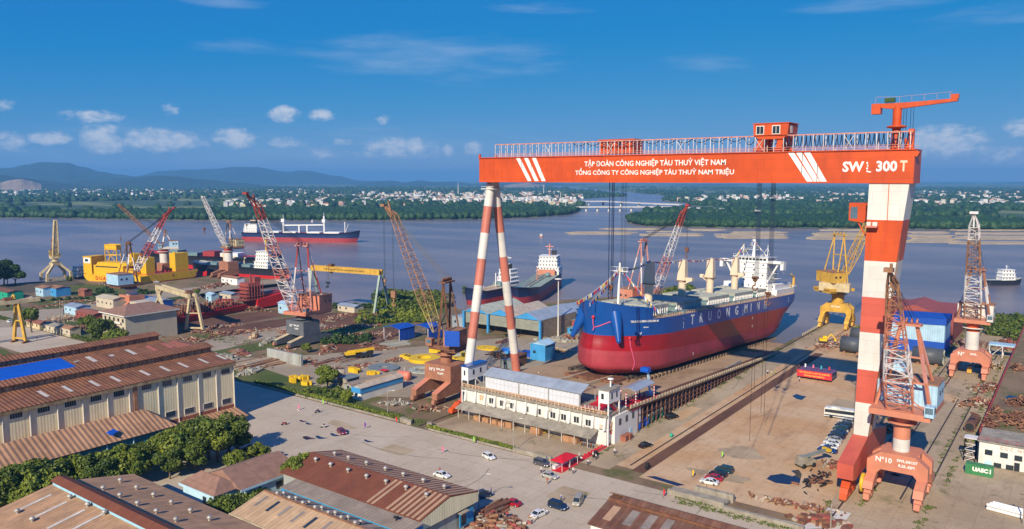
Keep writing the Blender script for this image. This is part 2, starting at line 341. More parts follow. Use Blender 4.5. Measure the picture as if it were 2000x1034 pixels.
Rsh = ((1310,383),(1290,391),(1335,395),(1360,403),(1290,414),(1240,422),(1227,432),(1262,440),(1400,443),(1600,444),(1800,446),(2100,449),(2700,452))
left_bank = [G(*p, -1)[:2] for p in Lsh]+[fwd(0, 25000), fwd(-25000, 25000), fwd(-25000, 1800)]
right_bank = [G(*p, -1)[:2] for p in Rsh]+[fwd(25000, 1200), fwd(25000, 25000), fwd(100, 25000)]
for nm, poly in (('far_bank_field', left_bank), ('far_right_field', right_bank)):
    mb = MB(); n = len(poly); mb.add([(p[0], p[1], -1) for p in poly], [tuple(range(n))])
    mb.add([(p[0], p[1], z) for z in (-1, -5) for p in poly], [(i, n+i, n+(i+1) % n, (i+1) % n) for i in range(n)])
    o = setting(mb, nm, 'far_fields')
    if o.data.polygons[0].normal.z < 0: o.data.flip_normals()
# mangrove belts along both banks, then scattered woods inland: far-off masses
g = np.random.default_rng(5)
def belt(name, lo, hi, n, r0, r1, seed, poly, dmin, dmax, zc=0.55, mod=None):
    g = np.random.default_rng(seed); P = []; Q = []; k = 0
    while len(P) < n and k < n*30:
        k += 1; px = g.uniform(lo, hi); d = dmin+(dmax-dmin)*g.random()**1.3; dd = ray(px, 500); h = math.hypot(dd.x, dd.y); x, y = dd.x/h*d, dd.y/h*d
        if not inpoly(x, y, poly): continue
        if mod and g.random() > mod(px, d, x, y): continue
        r = g.uniform(r0, r1); P.append((x, y, r*zc)); Q.append(r)
    o = canopy(name, P, Q, 'wood_far', seed); o['kind'] = 'stuff'; tag(o, None, None)
    return o
belt('mangrove_forest', -80, 1160, 6500, 4.5, 8.5, 1, left_bank, 1480, 1900)
belt('mangrove_woods', 1215, 2080, 5200, 4, 8, 2, right_bank, 1200, 1560)
nzf = lambda x, y, s: mnoise.noise(Vector((x*s, y*s, 3.3)))
belt('inland_woods', -80, 1320, 3000, 7, 13, 3, left_bank, 1950, 7500, .3, lambda px, d, x, y: 1.0 if nzf(x, y, .0022) > .05+(.15 if 560 < px < 1130 and d < 4200 else 0)+(.22 if 120 < px < 420 and d < 3000 else 0) else .05)
belt('inland_forest', 1200, 2080, 2400, 7, 13, 4, right_bank, 1650, 7500, .3, lambda px, d, x, y: 1.0 if nzf(x, y, .0022) > .05 else .05)
# hills: ridge meshes built where they stand
mat('hill_green', (.018, .045, .022), .95, var=.4, scale=.004)
mat('hill_bare', (.30, .22, .15), .95, var=.2, scale=.01)
def hills(name, pts, D, depth, seed, m='hill_green', rough=.07):
    """pts: (column, row of the skyline) pairs; D: distance"""
    nx, ny = 150, 14; x0, x1 = pts[0][0], pts[-1][0]; V = []
    for i in range(nx+1):
        px = x0+(x1-x0)*i/nx
        for a, b in zip(pts[:-1], pts[1:]):
            if a[0] <= px <= b[0]: f = (px-a[0])/(b[0]-a[0]); f = f*f*(3-2*f); row = a[1]+(b[1]-a[1])*f; break
        d = ray(px, row); hh = math.hypot(d.x, d.y); H = CAM_H+d.z/hh*D; ux, uy = d.x/hh, d.y/hh
        for j in range(ny+1):
            tt = j/ny*2-1; q = D+tt*depth; pr = max(0, math.cos(tt*math.pi/2))**1.25
            nn = 1+rough*(1-pr*.6)*3*mnoise.fractal(Vector((px*.02, tt*2.2, seed)), 1, 2, 4)
            V.append((ux*q, uy*q, -3+(H+3)*pr*max(.2, nn if abs(tt) > .03 else 1)))
    F = [(i*(ny+1)+j, (i+1)*(ny+1)+j, (i+1)*(ny+1)+j+1, i*(ny+1)+j+1) for i in range(nx) for j in range(ny)]
    o = rawmesh(name, V, F, m); o.data.polygons.foreach_set('use_smooth', [True]*len(F)); o['kind'] = 'structure'; return o
hills('hills', [(-160,335),(-60,336),(20,328),(50,322),(80,317),(130,318),(160,326),(200,336),(230,341),(300,352),(400,362)], 11000, 2300, 1)
hills('hills', [(200,360),(260,345),(320,334),(370,332),(420,330),(460,326),(500,327),(560,336),(600,334),(660,344),(700,353),(790,358),(860,362)], 13500, 2200, 2)
hills('hills', [(690,361),(740,354),(765,353),(790,357),(820,353),(850,356),(880,355),(930,360),(985,352),(1010,349),(1050,356),(1130,361),(1250,362),(1400,360),(1500,364)], 10500, 1500, 3)
hills('hills', [(100,362),(160,352),(240,348),(300,344),(340,345),(400,351),(470,358),(540,364)], 8200, 1300, 4)
hills('hills', [(1280,366),(1330,361),(1400,362),(1500,364),(1600,366)], 15000, 1200, 5)
hills('hills', [(1480,365),(1560,360),(1600,358),(1640,355),(1690,357),(1750,356),(1800,360),(1860,357),(1930,359),(2000,355),(2100,360),(2200,362)], 15500, 1500, 6)
hills('hills', [(-160,350),(-60,340),(0,342),(40,347),(90,354),(160,362)], 7200, 900, 7)
hills('bare_hill', [(0,357),(20,352),(40,350),(60,354),(80,359)], 6200, 260, 8, 'hill_bare')
hills('bare_hill', [(985,362),(1010,359),(1030,357),(1055,361),(1070,364)], 7400, 240, 9, 'hill_bare')
# ---- paved areas of the yard
def area(name, x0, x1, y0, y1, z, m): return sheet(name, [(x0,y0),(x1,y0),(x1,y1),(x0,y1)], z, m)
sheet('road', [(-760,141),(-213,141),(-213,20),(-60,20),(-20,60),(40,120),(40,164),(-45,166),(-60,167.5),(-700,169)], .03, 'road_concrete')
area('quay_lane', -104, -95.2, 172, 423, .03, 'lane_concrete'); area('quay_strip', -95.2, -86.6, 176, 423, .035, 'brown_slab')
area('cable_trench_path', -90.2, -86.6, 175, 345, .05, 'rusty_dirt'); area('stage_yard', -86.6, -43.5, 172, 372, .03, 'brown_slab')
area('crane_lane', -43.5, -19, 160, 470, .03, 'lane_concrete'); area('dock_apron', -19, 70, 160, 233, .031, 'lane_concrete'); area('building_forecourt', -157, -104.2, 168.8, 200, .025, 'lane_concrete'); area('scrap_ground', -19, 120, 226, 470, .03, 'yard_ground')
sheet('pale_concrete_patch', [(-52,164.8),(-44.2,166.4),(-41.6,169),(-38.2,168.5),(-38,181),(-43,181),(-43,172),(-46,168.6),(-54,168)], .055, 'white_patch')
sheet('paved_yard', [(-300,172),(-215,172),(-160,204),(-160,300),(-200,330),(-232,262),(-262,214)], .03, 'paver')
sheet('weedy_strip', [(-700,169.3),(-160,169.3),(-160,172.5),(-215,180),(-260,186),(-700,200)], .05, 'scrub')
sheet('grass_field', [G(*p)[:2] for p in ((690,612),(760,592),(830,580),(880,590),(870,612),(780,640),(640,660),(560,668),(470,680),(560,650),(640,630))], .04, 'scrub')
sheet('grass_field', [G(*p)[:2] for p in ((90,562),(170,555),(260,560),(280,575),(210,585),(110,575))], .05, 'scrub')
sheet('grass_field', [G(*p)[:2] for p in ((205,600),(300,575),(385,572),(330,595),(240,615))], .05, 'scrub')
sheet('grass_field', [G(*p)[:2] for p in ((-60,672),(10,683),(38,700),(-60,725))], .05, 'scrub')
sheet('rust_field', [G(*p)[:2] for p in ((430,640),(560,622),(640,612),(725,612),(735,625),(600,652),(470,668),(400,668))], .06, 'rusty_dirt')
sheet('rust_field', [G(*p)[:2] for p in ((640,668),(740,642),(800,636),(760,668),(700,684),(650,690))], .062, 'rusty_dirt')
sheet('rust_field', [G(*p)[:2] for p in ((300,640),(480,612),(560,604),(560,616),(430,640),(330,655))], .064, 'rusty_dirt')
sheet('grass_field', [G(*p)[:2] for p in ((400,690),(470,676),(600,655),(720,640),(730,646),(600,668),(480,690),(420,700))], .08, 'scrub')
sheet('grass_field', [G(*p)[:2] for p in ((60,588),(230,578),(330,562),(330,568),(230,588),(90,604))], .066, 'scrub')
sheet('rust_field', [G(*p)[:2] for p in ((120,612),(260,592),(300,596),(200,630),(130,625))], .06, 'rusty_dirt')
sheet('dirt_lane', [G(*p)[:2] for p in ((40,606),(110,604),(300,570),(560,543),(560,552),(330,582),(130,622),(60,640),(-60,640),(-60,612))], .07, 'paver')
sheet('dirt_lane', [G(*p)[:2] for p in ((400,665),(600,630),(640,636),(470,672),(430,690),(380,690))], .075, 'paver')
sheet('shore_mud', [G(*p)[:2] for p in ((-300,570),(0,557),(60,552),(150,548),(170,556),(60,572),(-300,590))], .045, 'mud')
mat('tyre_mark', (.27, .22, .165), .9, var=.3); g = random.Random(31)
for k in range(16):                                   # old tyre tracks on the road and the lanes
    x, y, a, L, w = g.uniform(-205, -60), g.uniform(128, 164), g.choice((0, 0, .12, -.25, .5, 1.3)), g.uniform(12, 38), g.uniform(.2, .45)
    if k > 11: x, y, a = g.uniform(-101, -97), g.uniform(185, 330), 1.57
    P = [(x+L*t*math.cos(a+.4*t), y+L*t*math.sin(a+.4*t)) for t in np.linspace(0, 1, 7)]; n = (-math.sin(a)*w, math.cos(a)*w); sheet('tyre_track_road', P+[(p[0]+n[0], p[1]+n[1]) for p in P[::-1]], .04+.0006*k, 'tyre_mark')
for k, (x, y, w, d, m) in enumerate(((-150,150,9,6,'lane_concrete'),(-180,156,12,5,'lane_concrete'),(-95,152,8,8,'lane_concrete'),(-72,205,12,9,'lane_concrete'),(-60,270,9,12,'lane_concrete'),(-70,185,16,6,'lane_concrete'),(-99,230,4,16,'brown_slab'),(-33,300,5,12,'brown_slab'),(-55,330,10,10,'rusty_dirt'))):
    sheet('patched_pavement', [(x+w*.5*math.cos(t)*(1+.25*math.sin(3*t+k)), y+d*.5*math.sin(t)*(1+.25*math.cos(2*t+k))) if k % 2 else (x+w*.5*(1 if t < 1.6 or t > 4.7 else -1), y+d*.5*(1 if t < 3.1 else -1)) for t in (np.linspace(0, 6, 14) if k % 2 else (.7, 2.3, 3.9, 5.5))], .036+.0007*k, m)
# rails let into the ground
mat('rail_steel', (.09, .065, .05), .5, .6)
def rail(u, v0, v1, z=.05):
    mb = MB(); mb.bx(u-.18, u+.18, v0, v1, z, z+.12); return setting(mb, 'crane_rail', 'rail_steel')
for u, v0, v1 in ((-41,160,470),(-26.2,192,470),(-36.8,190,470),(-159.3,169,330),(-104.6,178,423),(-92,178,423),(-180,180,330),(-169.6,180,330),(-30.6,196,300)):
    rail(u, v0, v1)
# the sloping slipway deck that runs down into the river, on its trestle
SLIP = lambda v: 8.2-.0625*(v-200)
mb = MB(); v0, v1 = 197, 412
mb.add([(-160,v0,SLIP(v0)),(-107,v0,SLIP(v0)),(-107,v1,SLIP(v1)),(-160,v1,SLIP(v1)),(-160,v0,SLIP(v0)-.9),(-107,v0,SLIP(v0)-.9),(-107,v1,SLIP(v1)-.9),(-160,v1,SLIP(v1)-.9)], [(0,1,2,3),(7,6,5,4),(0,4,5,1),(1,5,6,2),(2,6,7,3),(3,7,4,0)])
setting(mb, 'slipway_ground', 'slip_concrete')
mat('timber_pale', (.50, .40, .26), .8); mat('yellow_line', (.62, .46, .03), .7)
for x0, x1 in ((-139.4,-138.6),(-129.4,-128.6)):
    mb = MB(); mb.prism([(v, SLIP(v)+h) for v, h in ((199,.05),(246,.05),(246,.9),(199,.9))], 0, x0, x1); tag(mb.build('launch_rail', 'timber_pale'), 'pale launching beam before the bow, %s' % ('nearer the striped hinged legs' if x0 < -135 else 'nearer the stair tower'), 'beam')
# ---------------------------------------------------------------- the giant gantry crane
mat('orange_red', (.64, .088, .014), .42, var=.12, scale=.10, dirt=.55, dirtcol=(.36, .05, .02), streak=True, rust=.16, plates=(0, 2, 7.5, 2.5))
mat('faded_red', (.58, .19, .13), .5, var=.14, scale=.06, dirt=.4, dirtcol=(.42, .09, .06), streak=True, rust=.18, plates=(1, 2, 4, 3))
mat('old_white', (.72, .69, .63), .55, var=.07, scale=.12, dirt=.3, dirtcol=(.50, .43, .34), streak=True, rust=.18, plates=(0, 2, 4, 3), rustcol=(.30, .14, .06))
mat('leg_red', (.56, .105, .065), .5, var=.14, scale=.06, dirt=.5, dirtcol=(.40, .07, .04), streak=True, rust=.18, plates=(1, 2, 4, 3))
mat('salmon', (.58, .22, .13), .55, var=.10, scale=.15, dirt=.35, dirtcol=(.42, .15, .09), streak=True, rust=.15)
mat('letter_white', (.82, .80, .76), .6, var=.04, rust=0)
mat('letter_worn', (.74, .58, .40), .6, var=.1)
mat('rail_white', (.66, .62, .60), .6); mat('rail_pink', (.58, .25, .20), .6)
mat('cable_blue', (.03, .055, .12), .5, .3); mat('cable_dark', (.03, .03, .032), .5, .3)
mat('rust_steel', (.20, .085, .045), .8, var=.35, scale=.6, dirt=.6, dirtcol=(.07, .04, .03))
mat('rust_light', (.34, .17, .09), .8, var=.3, scale=.5, dirt=.5, dirtcol=(.14, .07, .04), rust=.3)
mat('dark_glass', (.025, .035, .045), .12, spec=.6); mat('blue_glass', (.10, .16, .2), .1, spec=.6)
mat('window_frame', (.70, .66, .60), .6)
def text(s, name, size, loc, X, m, parent, ext=.02, bold=.0, align='CENTER', space=1.0, xs=1.0):
    """raised lettering; X: the direction the line of writing runs in (upright otherwise)"""
    c = bpy.data.curves.new(name, 'FONT'); c.body = s; c.size = size; c.align_x = align; c.align_y = 'CENTER'; c.extrude = ext; c.offset = bold; c.space_character = space; c.resolution_u = 2
    t = bpy.data.objects.new(name, c); COL.objects.link(t); bpy.context.view_layer.update()
    me = bpy.data.meshes.new_from_object(t.evaluated_get(bpy.context.evaluated_depsgraph_get())); COL.objects.unlink(t); bpy.data.objects.remove(t); bpy.data.curves.remove(c)
    X = Vector(X).normalized(); Zu = Vector((0, 0, 1)); Zu = (Zu-X*Zu.dot(X)).normalized(); n = X.cross(Zu)
    M = Matrix((X*xs, Zu, n)).transposed().to_4x4(); me.transform(M); me.materials.clear(); me.materials.append(MATS[m]); me.name = name
    o = bpy.data.objects.new(name, me); COL.objects.link(o); o.parent = parent
    p = Vector(loc); q = parent
    while q is not None: p = p-q.location; q = q.parent
    o.location = p; return o
GT = thing('gantry_crane', 'giant orange red gantry crane spanning the slipway on striped red and white legs', 'gantry crane', (-97, 205.5, 0))
B0, B1, F0, F1, Z0, Z1 = -161.0, -32.4, 201.0, 210.0, 74.2, 81.7
mb = MB(); mb.bx(B0, B1, F0, F1, Z0, Z1)
for k in range(34):
    x = B0+2+k*3.75; mb.bx(x, x+.14, F0-.05, F0, Z0+.1, Z1-.1)
mb.bx(B0-.1, B1+.1, F0-.35, F1+.35, Z1, Z1+.25); mb.bx(B0-.05, B1+.05, F0-.15, F1+.15, Z0-.22, Z0)
for y in (F0, F1-.5): mb.bx(B0-.2, B0+.4, y, y+.5, Z1+.25, Z1+1.3)
GB = mb.build('main_girder', 'orange_red', GT, True)
def slash(px0, px1, dz=0):
    mb = MB()
    for k in range(3):
        a = onV(px0+k*15.5, 303, F0).x; b = onV(px1+k*13.5, 352, F0).x; w = 1.5
        mb.add([(a, F0-.05, Z1-.1), (a+w, F0-.05, Z1-.1), (b+w, F0-.05, Z0+.15), (b, F0-.05, Z0+.15)], [(3,2,1,0)])
    mb.build('stripe', 'letter_white', GB, True)
slash(1008, 1031); slash(1539, 1576)
def gtext(s, x0, x1, py, hpx, m='letter_white', bold=.0, name='lettering', size=None):
    a = onV(x0, py, F0); b = onV(x1, py, F0); sz = size or (b-a).length
    o = text(s, name, 3.0, ((a.x+b.x)/2, F0-.06, (a.z+b.z)/2), (1, 0, 0), m, GB, .015, bold)
    w = o.dimensions.x; h = o.dimensions.z; bpy.context.view_layer.update(); w = o.dimensions.x; h = o.dimensions.z
    want = (b-a).length; zt = onV((x0+x1)/2, py-hpx/2, F0).z-onV((x0+x1)/2, py+hpx/2, F0).z
    o.data.transform(Matrix.Diagonal((want/w, 1, zt/h, 1))); return o
gtext('TẬP ĐOÀN CÔNG NGHIỆP TÀU THUỶ VIỆT NAM', 1142, 1418, 319.5, 17, bold=.055)
gtext('TỔNG CÔNG TY CÔNG NGHIỆP TÀU THUỶ NAM TRIỆU', 1124, 1434, 337.5, 17, bold=.055)
gtext('SW', 1645, 1687, 327, 20.5, bold=.10); gtext('300', 1711, 1752, 326, 21.5, bold=.10); gtext('T', 1758, 1772, 325.5, 21.5, 'letter_worn', bold=.10)
mb = MB(); a = onV(1692, 327, F0)
for dx, dz, w, h in ((0, 1.0, .35, .5), (.15, .35, .3, .45), (0, -.3, .4, .4), (.1, -.95, .35, .4), (.5, -1.1, .6, .3)): mb.bx(a.x+dx, a.x+dx+w, F0-.06, F0-.03, a.z+dz-h/2, a.z+dz+h/2)
mb.build('lettering', 'letter_white', GB, True)
# walkway and cable festoon on the girder
mb = MB(); posts = MB(); zr = Z1+4.3
x = B0+6.5; k = 0
while x < B1-1:
    for y in (F0+.3, F0+2.6): posts.bar((x, y, Z1+.25), (x, y, zr), .16)
    mb.bar((x, F0+.3, zr), (x, F0+2.6, zr), .16); 
    if k % 9 == 8: posts.bar((x, F0+.3, Z1+.4), (x+2.2, F0+.3, zr-.6), .12); posts.bar((x+2.2, F0+.3, Z1+.4), (x, F0+.3, zr-.6), .12)
    x += 2.42; k += 1
for y in (F0+.3, F0+2.6): mb.bar((B0+6.4, y, zr), (B1-.6, y, zr), .20)
for h in (.75, 1.3): mb.bar((B0+6.4, F0+.15, Z1+h), (B1-.6, F0+.15, Z1+h), .09); mb.bar((B0+.5, F1-.2, Z1+h), (B1-.6, F1-.2, Z1+h), .09)
n_ = len(mb.v); mb.v += posts.v; mb.f += [[i+n_ for i in f] for f in posts.f]; mb.m += [1]*len(posts.m); mb.s += posts.s; mb.build('walkway_railing', ['rail_pink', 'rail_white'], GT, True)
fe = MB(); x = -126
while x < B1-1.5:
    st = 4.8 if x < -74 else (3.2 if x < -64 else 1.05); dep = 1.0 if x < -74 else (2.0 if x < -64 else 3.0)
    pts = [(x+st*i/8, F0+1.4, zr-.15-dep*(1-(2*i/8-1)**2)) for i in range(9)]; fe.path(pts, .11, 4); x += st
fe.build('festoon_cable', 'cable_blue', GT, True)
# trolleys
LT = MB(); p0, p1 = onV(1164, 290, F0+1).x, onV(1232, 290, F0+1).x
LT.prism([(p0, Z1+.7), (p0+1.3, Z1+.7), (p1-1.3, Z1+.7), (p1, Z1+.7), (p1, Z1+4.3), (p1-1, Z1+4.8), (p0+1, Z1+4.8), (p0, Z1+4.3)], 1, F0+3, F1-.5)
LT.bx(p0-.2, p1+.2, F0+2.7, F1, Z1+4.6, Z1+4.9)
lt = LT.build('lower_trolley', 'orange_red', GT, True)
w_ = MB()
for f in (.2, .55): w_.bx(p0+(p1-p0)*f, p0+(p1-p0)*f+1.0, F0+2.93, F0+2.98, Z1+3.0, Z1+4.1)
w_.build('window', 'dark_glass', lt, True)
UT = MB(); q0, q1 = onV(1473, 265, F0).x, onV(1537, 265, F0).x; zc = zat((q0, F0), 266); zt = zat((q0, F0), 243)
UT.prism([(q0-.2, zc), (q0-.4, zt-.3), (q0, zt), (q1, zt), (q1+.3, zt-.3), (q1, zc), (q1-1.2, zc-.9), (q0+1.2, zc-.9)], 1, F0+.2, F1-.8)
UT.bx(q0-.5, q1+.5, F0, F1-.5, zt, zt+.22)
for xx in (q0+.9, q1-2.4):
    for y in (F0+.6, F1-2.2):
        UT.taper((xx-.6, xx+1.0, y, y+1.4), Z1+1.1, (xx+.1, xx+1.6, y, y+1.4), zc-.5)
        UT.bx(xx-1.2, xx+1.8, y-.1, y+1.4, Z1+.4, Z1+1.3)
ut = UT.build('upper_trolley', 'orange_red', GT, True)
fr = MB(); gl = MB()
for f in (.07, .56):
    a = q0+(q1-q0)*f; fr.bx(a-.2, a+1.9, F0+.13, F0+.19, zt-2.7, zt-.45); gl.bx(a, a+.78, F0+.09, F0+.13, zt-2.5, zt-.65); gl.bx(a+.92, a+1.7, F0+.09, F0+.13, zt-2.5, zt-.65)
fr.bx(q1+.24, q1+.30, F0+2, F0+3.6, zt-2.4, zt-.6); f_ = fr.build('window', 'window_frame', ut, True); gl.build('window_pane', 'dark_glass', ut, True)
# hoisting ropes and hook blocks
def ropes(name, specs, m, r=.10):
    mb = MB()
    for x, y, za, zb in specs: mb.tube((x, y, za), (x, y, zb), r, 4)
    mb.build(name, m, GT, True)
rp = []
for pxs, pb in (((1191, 1196.5, 1199.5), 585), ): rp += [(onV(q, 360, F0+3+i*1.2).x, F0+3+i*1.2, Z0, onV(q, pb, F0+3+i*1.2).z) for i, q in enumerate(pxs)]
ropes('hoist_rope', rp, 'cable_blue', .15)
ropes('hoist_rope', [(onV(q, 360, F1-1).x, F1-1, Z0, onV(q, 545, F1-1).z) for q in (1215, 1217.5, 1221.5, 1224)], 'cable_dark', .05)
rp = []
for c, pb, y in ((1484, 545, F0+1.5), (1511, 570, F1-1.5)):
    for dx in (-4, -2.4, -.8, .8, 2.4, 4): rp.append((onV(c+dx, 360, y).x, y, Z0, onV(c+dx*.6, pb, y).z))
ropes('hoist_rope', rp, 'cable_blue', .05)
ropes('tag_line', [(onV(a, c, y).x, y, onV(a, b, y).z, onV(a, c, y).z) for a, b, c, y in ((1473, 575, 760, F0+1.5), (1486, 590, 808, F0+1.8), (1492, 600, 815, F1-1.5), (1464, 700, 862, F0+2.5))], 'cable_dark', .05)
def hookblock(px, py, y, s, m):
    p = onV(px, py, y); mb = MB(); mb.box((p.x, p.y, p.z+s*.55), (s*1.7, s*.6, s*.7), 0); mb.lathe([(.01, -s*.3), (s*.55, -s*.3), (s*.55, s*.3), (.01, s*.3)], (p.x, p.y, p.z), 10, 0, 'Y'); mb.bar((p.x, p.y, p.z), (p.x, p.y, p.z-s*1.6), s*.28)
    mb.path([(p.x+s*.7*math.cos(a), p.y, p.z-s*2.1+s*.7*math.sin(a)) for a in np.linspace(R(110), R(370), 8)], s*.2, 5); mb.build('hook_block', m, GT, True)
hookblock(1475, 547, F0+1.5, 1.0, 'rust_steel'); hookblock(1500, 577, F1-1.5, .95, 'rust_steel'); hookblock(1192, 563, F0+4, 1.1, 'rust_steel')
# rigid leg, striped, with the wide foot and its bogies
mb = MB(); zb = [74.2, 65.3, 55.4, 46.6, 37.9, 28.6, 20.3, 12.0]
def lr(z):
    f = (z-12)/62.2; L = lambda a, b: a+(b-a)*f
    return (L(-42.7, -41.9), L(-39.4, -33.2), L(201.4, 201.2), L(209.6, 209.8))
for k in range(7): mb.taper(lr(zb[k+1]), zb[k+1], lr(zb[k]), zb[k], 1 if k % 2 == 0 else (0 if k < 3 else 2))
x = lr(40)[0]; mb.bx(-37.6, -37.45, 201.1, 201.2, 55.5, 74)
RL = mb.build('rigid_leg', ['orange_red', 'old_white', 'leg_red'], GT, True)
ft = MB(); prof = [(201.4, 12), (209.6, 12), (221.5, 9.2), (224, 9.0), (224, 5.3), (221, 4.6), (190.2, 4.6), (187.2, 5.3), (187.2, 9.0)]
ft.prism(prof, 0, -42.9, -39.3); foot = ft.build('leg_foot', 'leg_red', GT, True)
def bogies(y0, n, u, name='bogie', up=5.0, m='orange_red', parent=GT, w=1.6, step=3.4):
    mb = MB(); wh = MB()
    for k in range(n):
        y = y0+k*step; mb.prism([(y, .7), (y+step*.85, .7), (y+step*.75, 2.0), (y+step*.1, 2.0)], 0, u-w/2, u+w/2)
        for yy in (y+.5, y+step*.62): wh.lathe([(.05, -w*.35), (.55, -w*.35), (.55, w*.35), (.05, w*.35)], (u, yy+.1, .62), 10, 0, 'X')
    L = n*step; mb.prism([(y0+.4, 1.9), (y0+L*.45, 1.9), (y0+L*.36, up*.62), (y0+L*.12, up*.62)], 0, u-w*.55, u+w*.55); mb.prism([(y0+L*.52, 1.9), (y0+L-.5, 1.9), (y0+L*.85, up*.62), (y0+L*.6, up*.62)], 0, u-w*.55, u+w*.55)
    mb.prism([(y0+L*.15, up*.6), (y0+L*.82, up*.6), (y0+L*.6, up), (y0+L*.36, up)], 0, u-w*.6, u+w*.6)
    b = mb.build(name, m, parent, True); wh.build('wheel', 'rust_steel', b, True); return b
bogies(186.0, 3, -41.1); bogies(214.5, 3, -41.1)
# driver's cab and its stair on the leg, leg details
c = onV(1671, 412, 202); cb = MB(); cb.prism([(c.x-1.6, c.z-2.4), (c.x+1.8, c.z-2.9), (c.x+2.2, c.z-2.4), (c.x+2.2, c.z+1.9), (c.x-1.6, c.z+1.9)], 1, 202.4, 206)
cb.bar((c.x+.5, 203, c.z-2.8), (-42.2, 203, c.z-6.5), .3); cb.bx(c.x+2.2, -42.0, 203, 206, c.z+1.3, c.z+1.8)
cbo = cb.build('driver_cab', 'orange_red', GT, True); MB().bx(c.x-1.2, c.x+.4, 202.33, 202.38, c.z-1.9, c.z+.9).bx(c.x-1.66, c.x-1.62, 202.8, 205.6, c.z-1.8, c.z+1.2).build('window', 'blue_glass', cbo, True)
e = onV(1702, 434, 200); mb = MB(); mb.bx(e.x-1.2, e.x+1.4, 199.2, 201.1, e.z-1.3, e.z-.9); ld = mb.build('side_platform', 'faded_red', GT, True)
MB().bx(e.x-1.0, e.x-.1, 199.7, 200.6, e.z-.9, e.z).bx(e.x+.3, e.x+1.3, 199.7, 200.6, e.z-.9, e.z).build('cooling_unit', 'old_white', GT, True)
mb = MB()
for i in range(4): mb.tube((-33.4-.0*i, 202.2+i*.35, 74), (-39.2, 202.4+i*.35, 12), .1, 4)
mb.build('cable_tray', 'rust_light', GT, True)
# the hinged A-frame legs on the far-left rail
mb = MB(); za = [73.0, 65.9, 57.2, 48.8, 40.2, 31.6, 23.0, 14.0, 3.2]; ap = [Vector((-159, 204.6, 73)), Vector((-159, 206.8, 73))]
for apx, foot_ in ((ap[0], Vector((-159.4, 190.8, 3.2))), (ap[1], Vector((-159.4, 220.4, 3.2)))):
    d = lambda z: apx+(foot_-apx)*((apx.z-z)/(apx.z-foot_.z))
    for k in range(8):
        rr = lambda z: 1.55 if z > 62 else 1.55
        mb.tube(d(za[k]), d(za[k+1]), 1.5, 14, m=0 if k % 2 == 0 else 1, cap=False)
    mb.bx(-160.4, -158.4, foot_.y-2.0, foot_.y+2.0, 2.2, 3.6, 1)
mb.build('hinged_leg', ['old_white', 'faded_red'], GT, True)
mb = MB(); mb.bx(-160.3, -157.7, 204, 207.4, 71.0, 74.1); mb.bx(-161.6, -156.4, 202.6, 208.8, 71.6, 71.9)
for a in (-161.5, -156.5): 
    for h in (.6, 1.2): mb.bar((a, 202.7, 71.9+h), (a, 208.7, 71.9+h), .1)
for h in (.6, 1.2): mb.bar((-161.5, 202.7, 71.9+h), (-156.5, 202.7, 71.9+h), .1)
mb.build('hinge_head', 'old_white', GT, True)
bogies(183.4, 3, -159.3, up=3.4); bogies(214.4, 3, -159.3, up=3.4)
# maintenance jib crane standing on the girder
JX = onV(1749, 290, 205).x; JC = thing('jib_crane', 'small red jib crane on a mast atop the gantry girder', 'jib crane', (JX, 205, Z1))
zj = zat((JX, 205), 205)
mb = MB(); mb.tube((JX, 205, Z1+.2), (JX, 205, zj-5.2), 1.15, 14, r2=.95); mb.lathe([(.9, 0), (2.2, .3), (2.2, .6), (.9, .9)], (JX, 205, zj-5.6), 14); mb.tube((JX, 205, zj-5), (JX, 205, zj-.4), 1.0, 14)
mb.build('mast', 'orange_red', JC, True)
a0 = onV(1707, 206, 205); a1 = onV(1871, 195, 205)
mb = MB(); mb.prism([(a0.x, zj-.3), (JX-1.5, zj-.9), (JX+1.5, zj-.9), (a1.x, a1.z-.3), (a1.x, a1.z+.3), (JX+2, zj+.4), (a0.x, zj+.4)], 1, 204.2, 205.8); mb.bx(a0.x-.3, a0.x+1.7, 203.8, 206.2, zj-2.0, zj+.4); mb.box((a1.x-.6, 205, a1.z+.8), (1.6, 1.2, 1.0))
mb.build('jib', 'orange_red', JC, True)
mb = MB(); x = a0.x+.5
while x < a1.x-1: 
    zz = zj+.5+(a1.z-zj)*max(0, (x-JX)/(a1.x-JX)); mb.bar((x, 204.2, zz), (x, 204.2, zz+1.3), .05); x += 2.6
mb.bar((a0.x+.5, 204.2, zj+2.0), (JX, 204.2, zj+1.8), .05); mb.bar((JX, 204.2, zj+1.8), (a1.x-1, 204.2, a1.z+1.8), .05); mb.build('handrail', 'rail_pink', JC, True)
mb = MB()
for dx in (1.4, 2.0, 2.9, 3.5): mb.tube((JX+dx, 205, zj-1), (JX+dx, 205, Z1+3), .05, 4)
mb.build('hoist_rope', 'cable_dark', JC, True); mb = MB(); mb.box((a0.x+3.6, 204.4, zj+1.1), (2.2, 1.2, 1.0)); mb.build('winch', 'leaf_dark', JC, True)
mb = MB(); mb.box((JX+3.0, 204, Z1+1.6), (1.6, 1.6, 2.4)); mb.box((B1-1.2, 203, Z1+2.6), (1.2, 1.0, 4.6)); mb.box((B1-.2, 202.5, Z1-.6), (2.0, 2.6, 1.2), ry=R(28)); mb.build('winch_house', 'orange_red', GT, True)
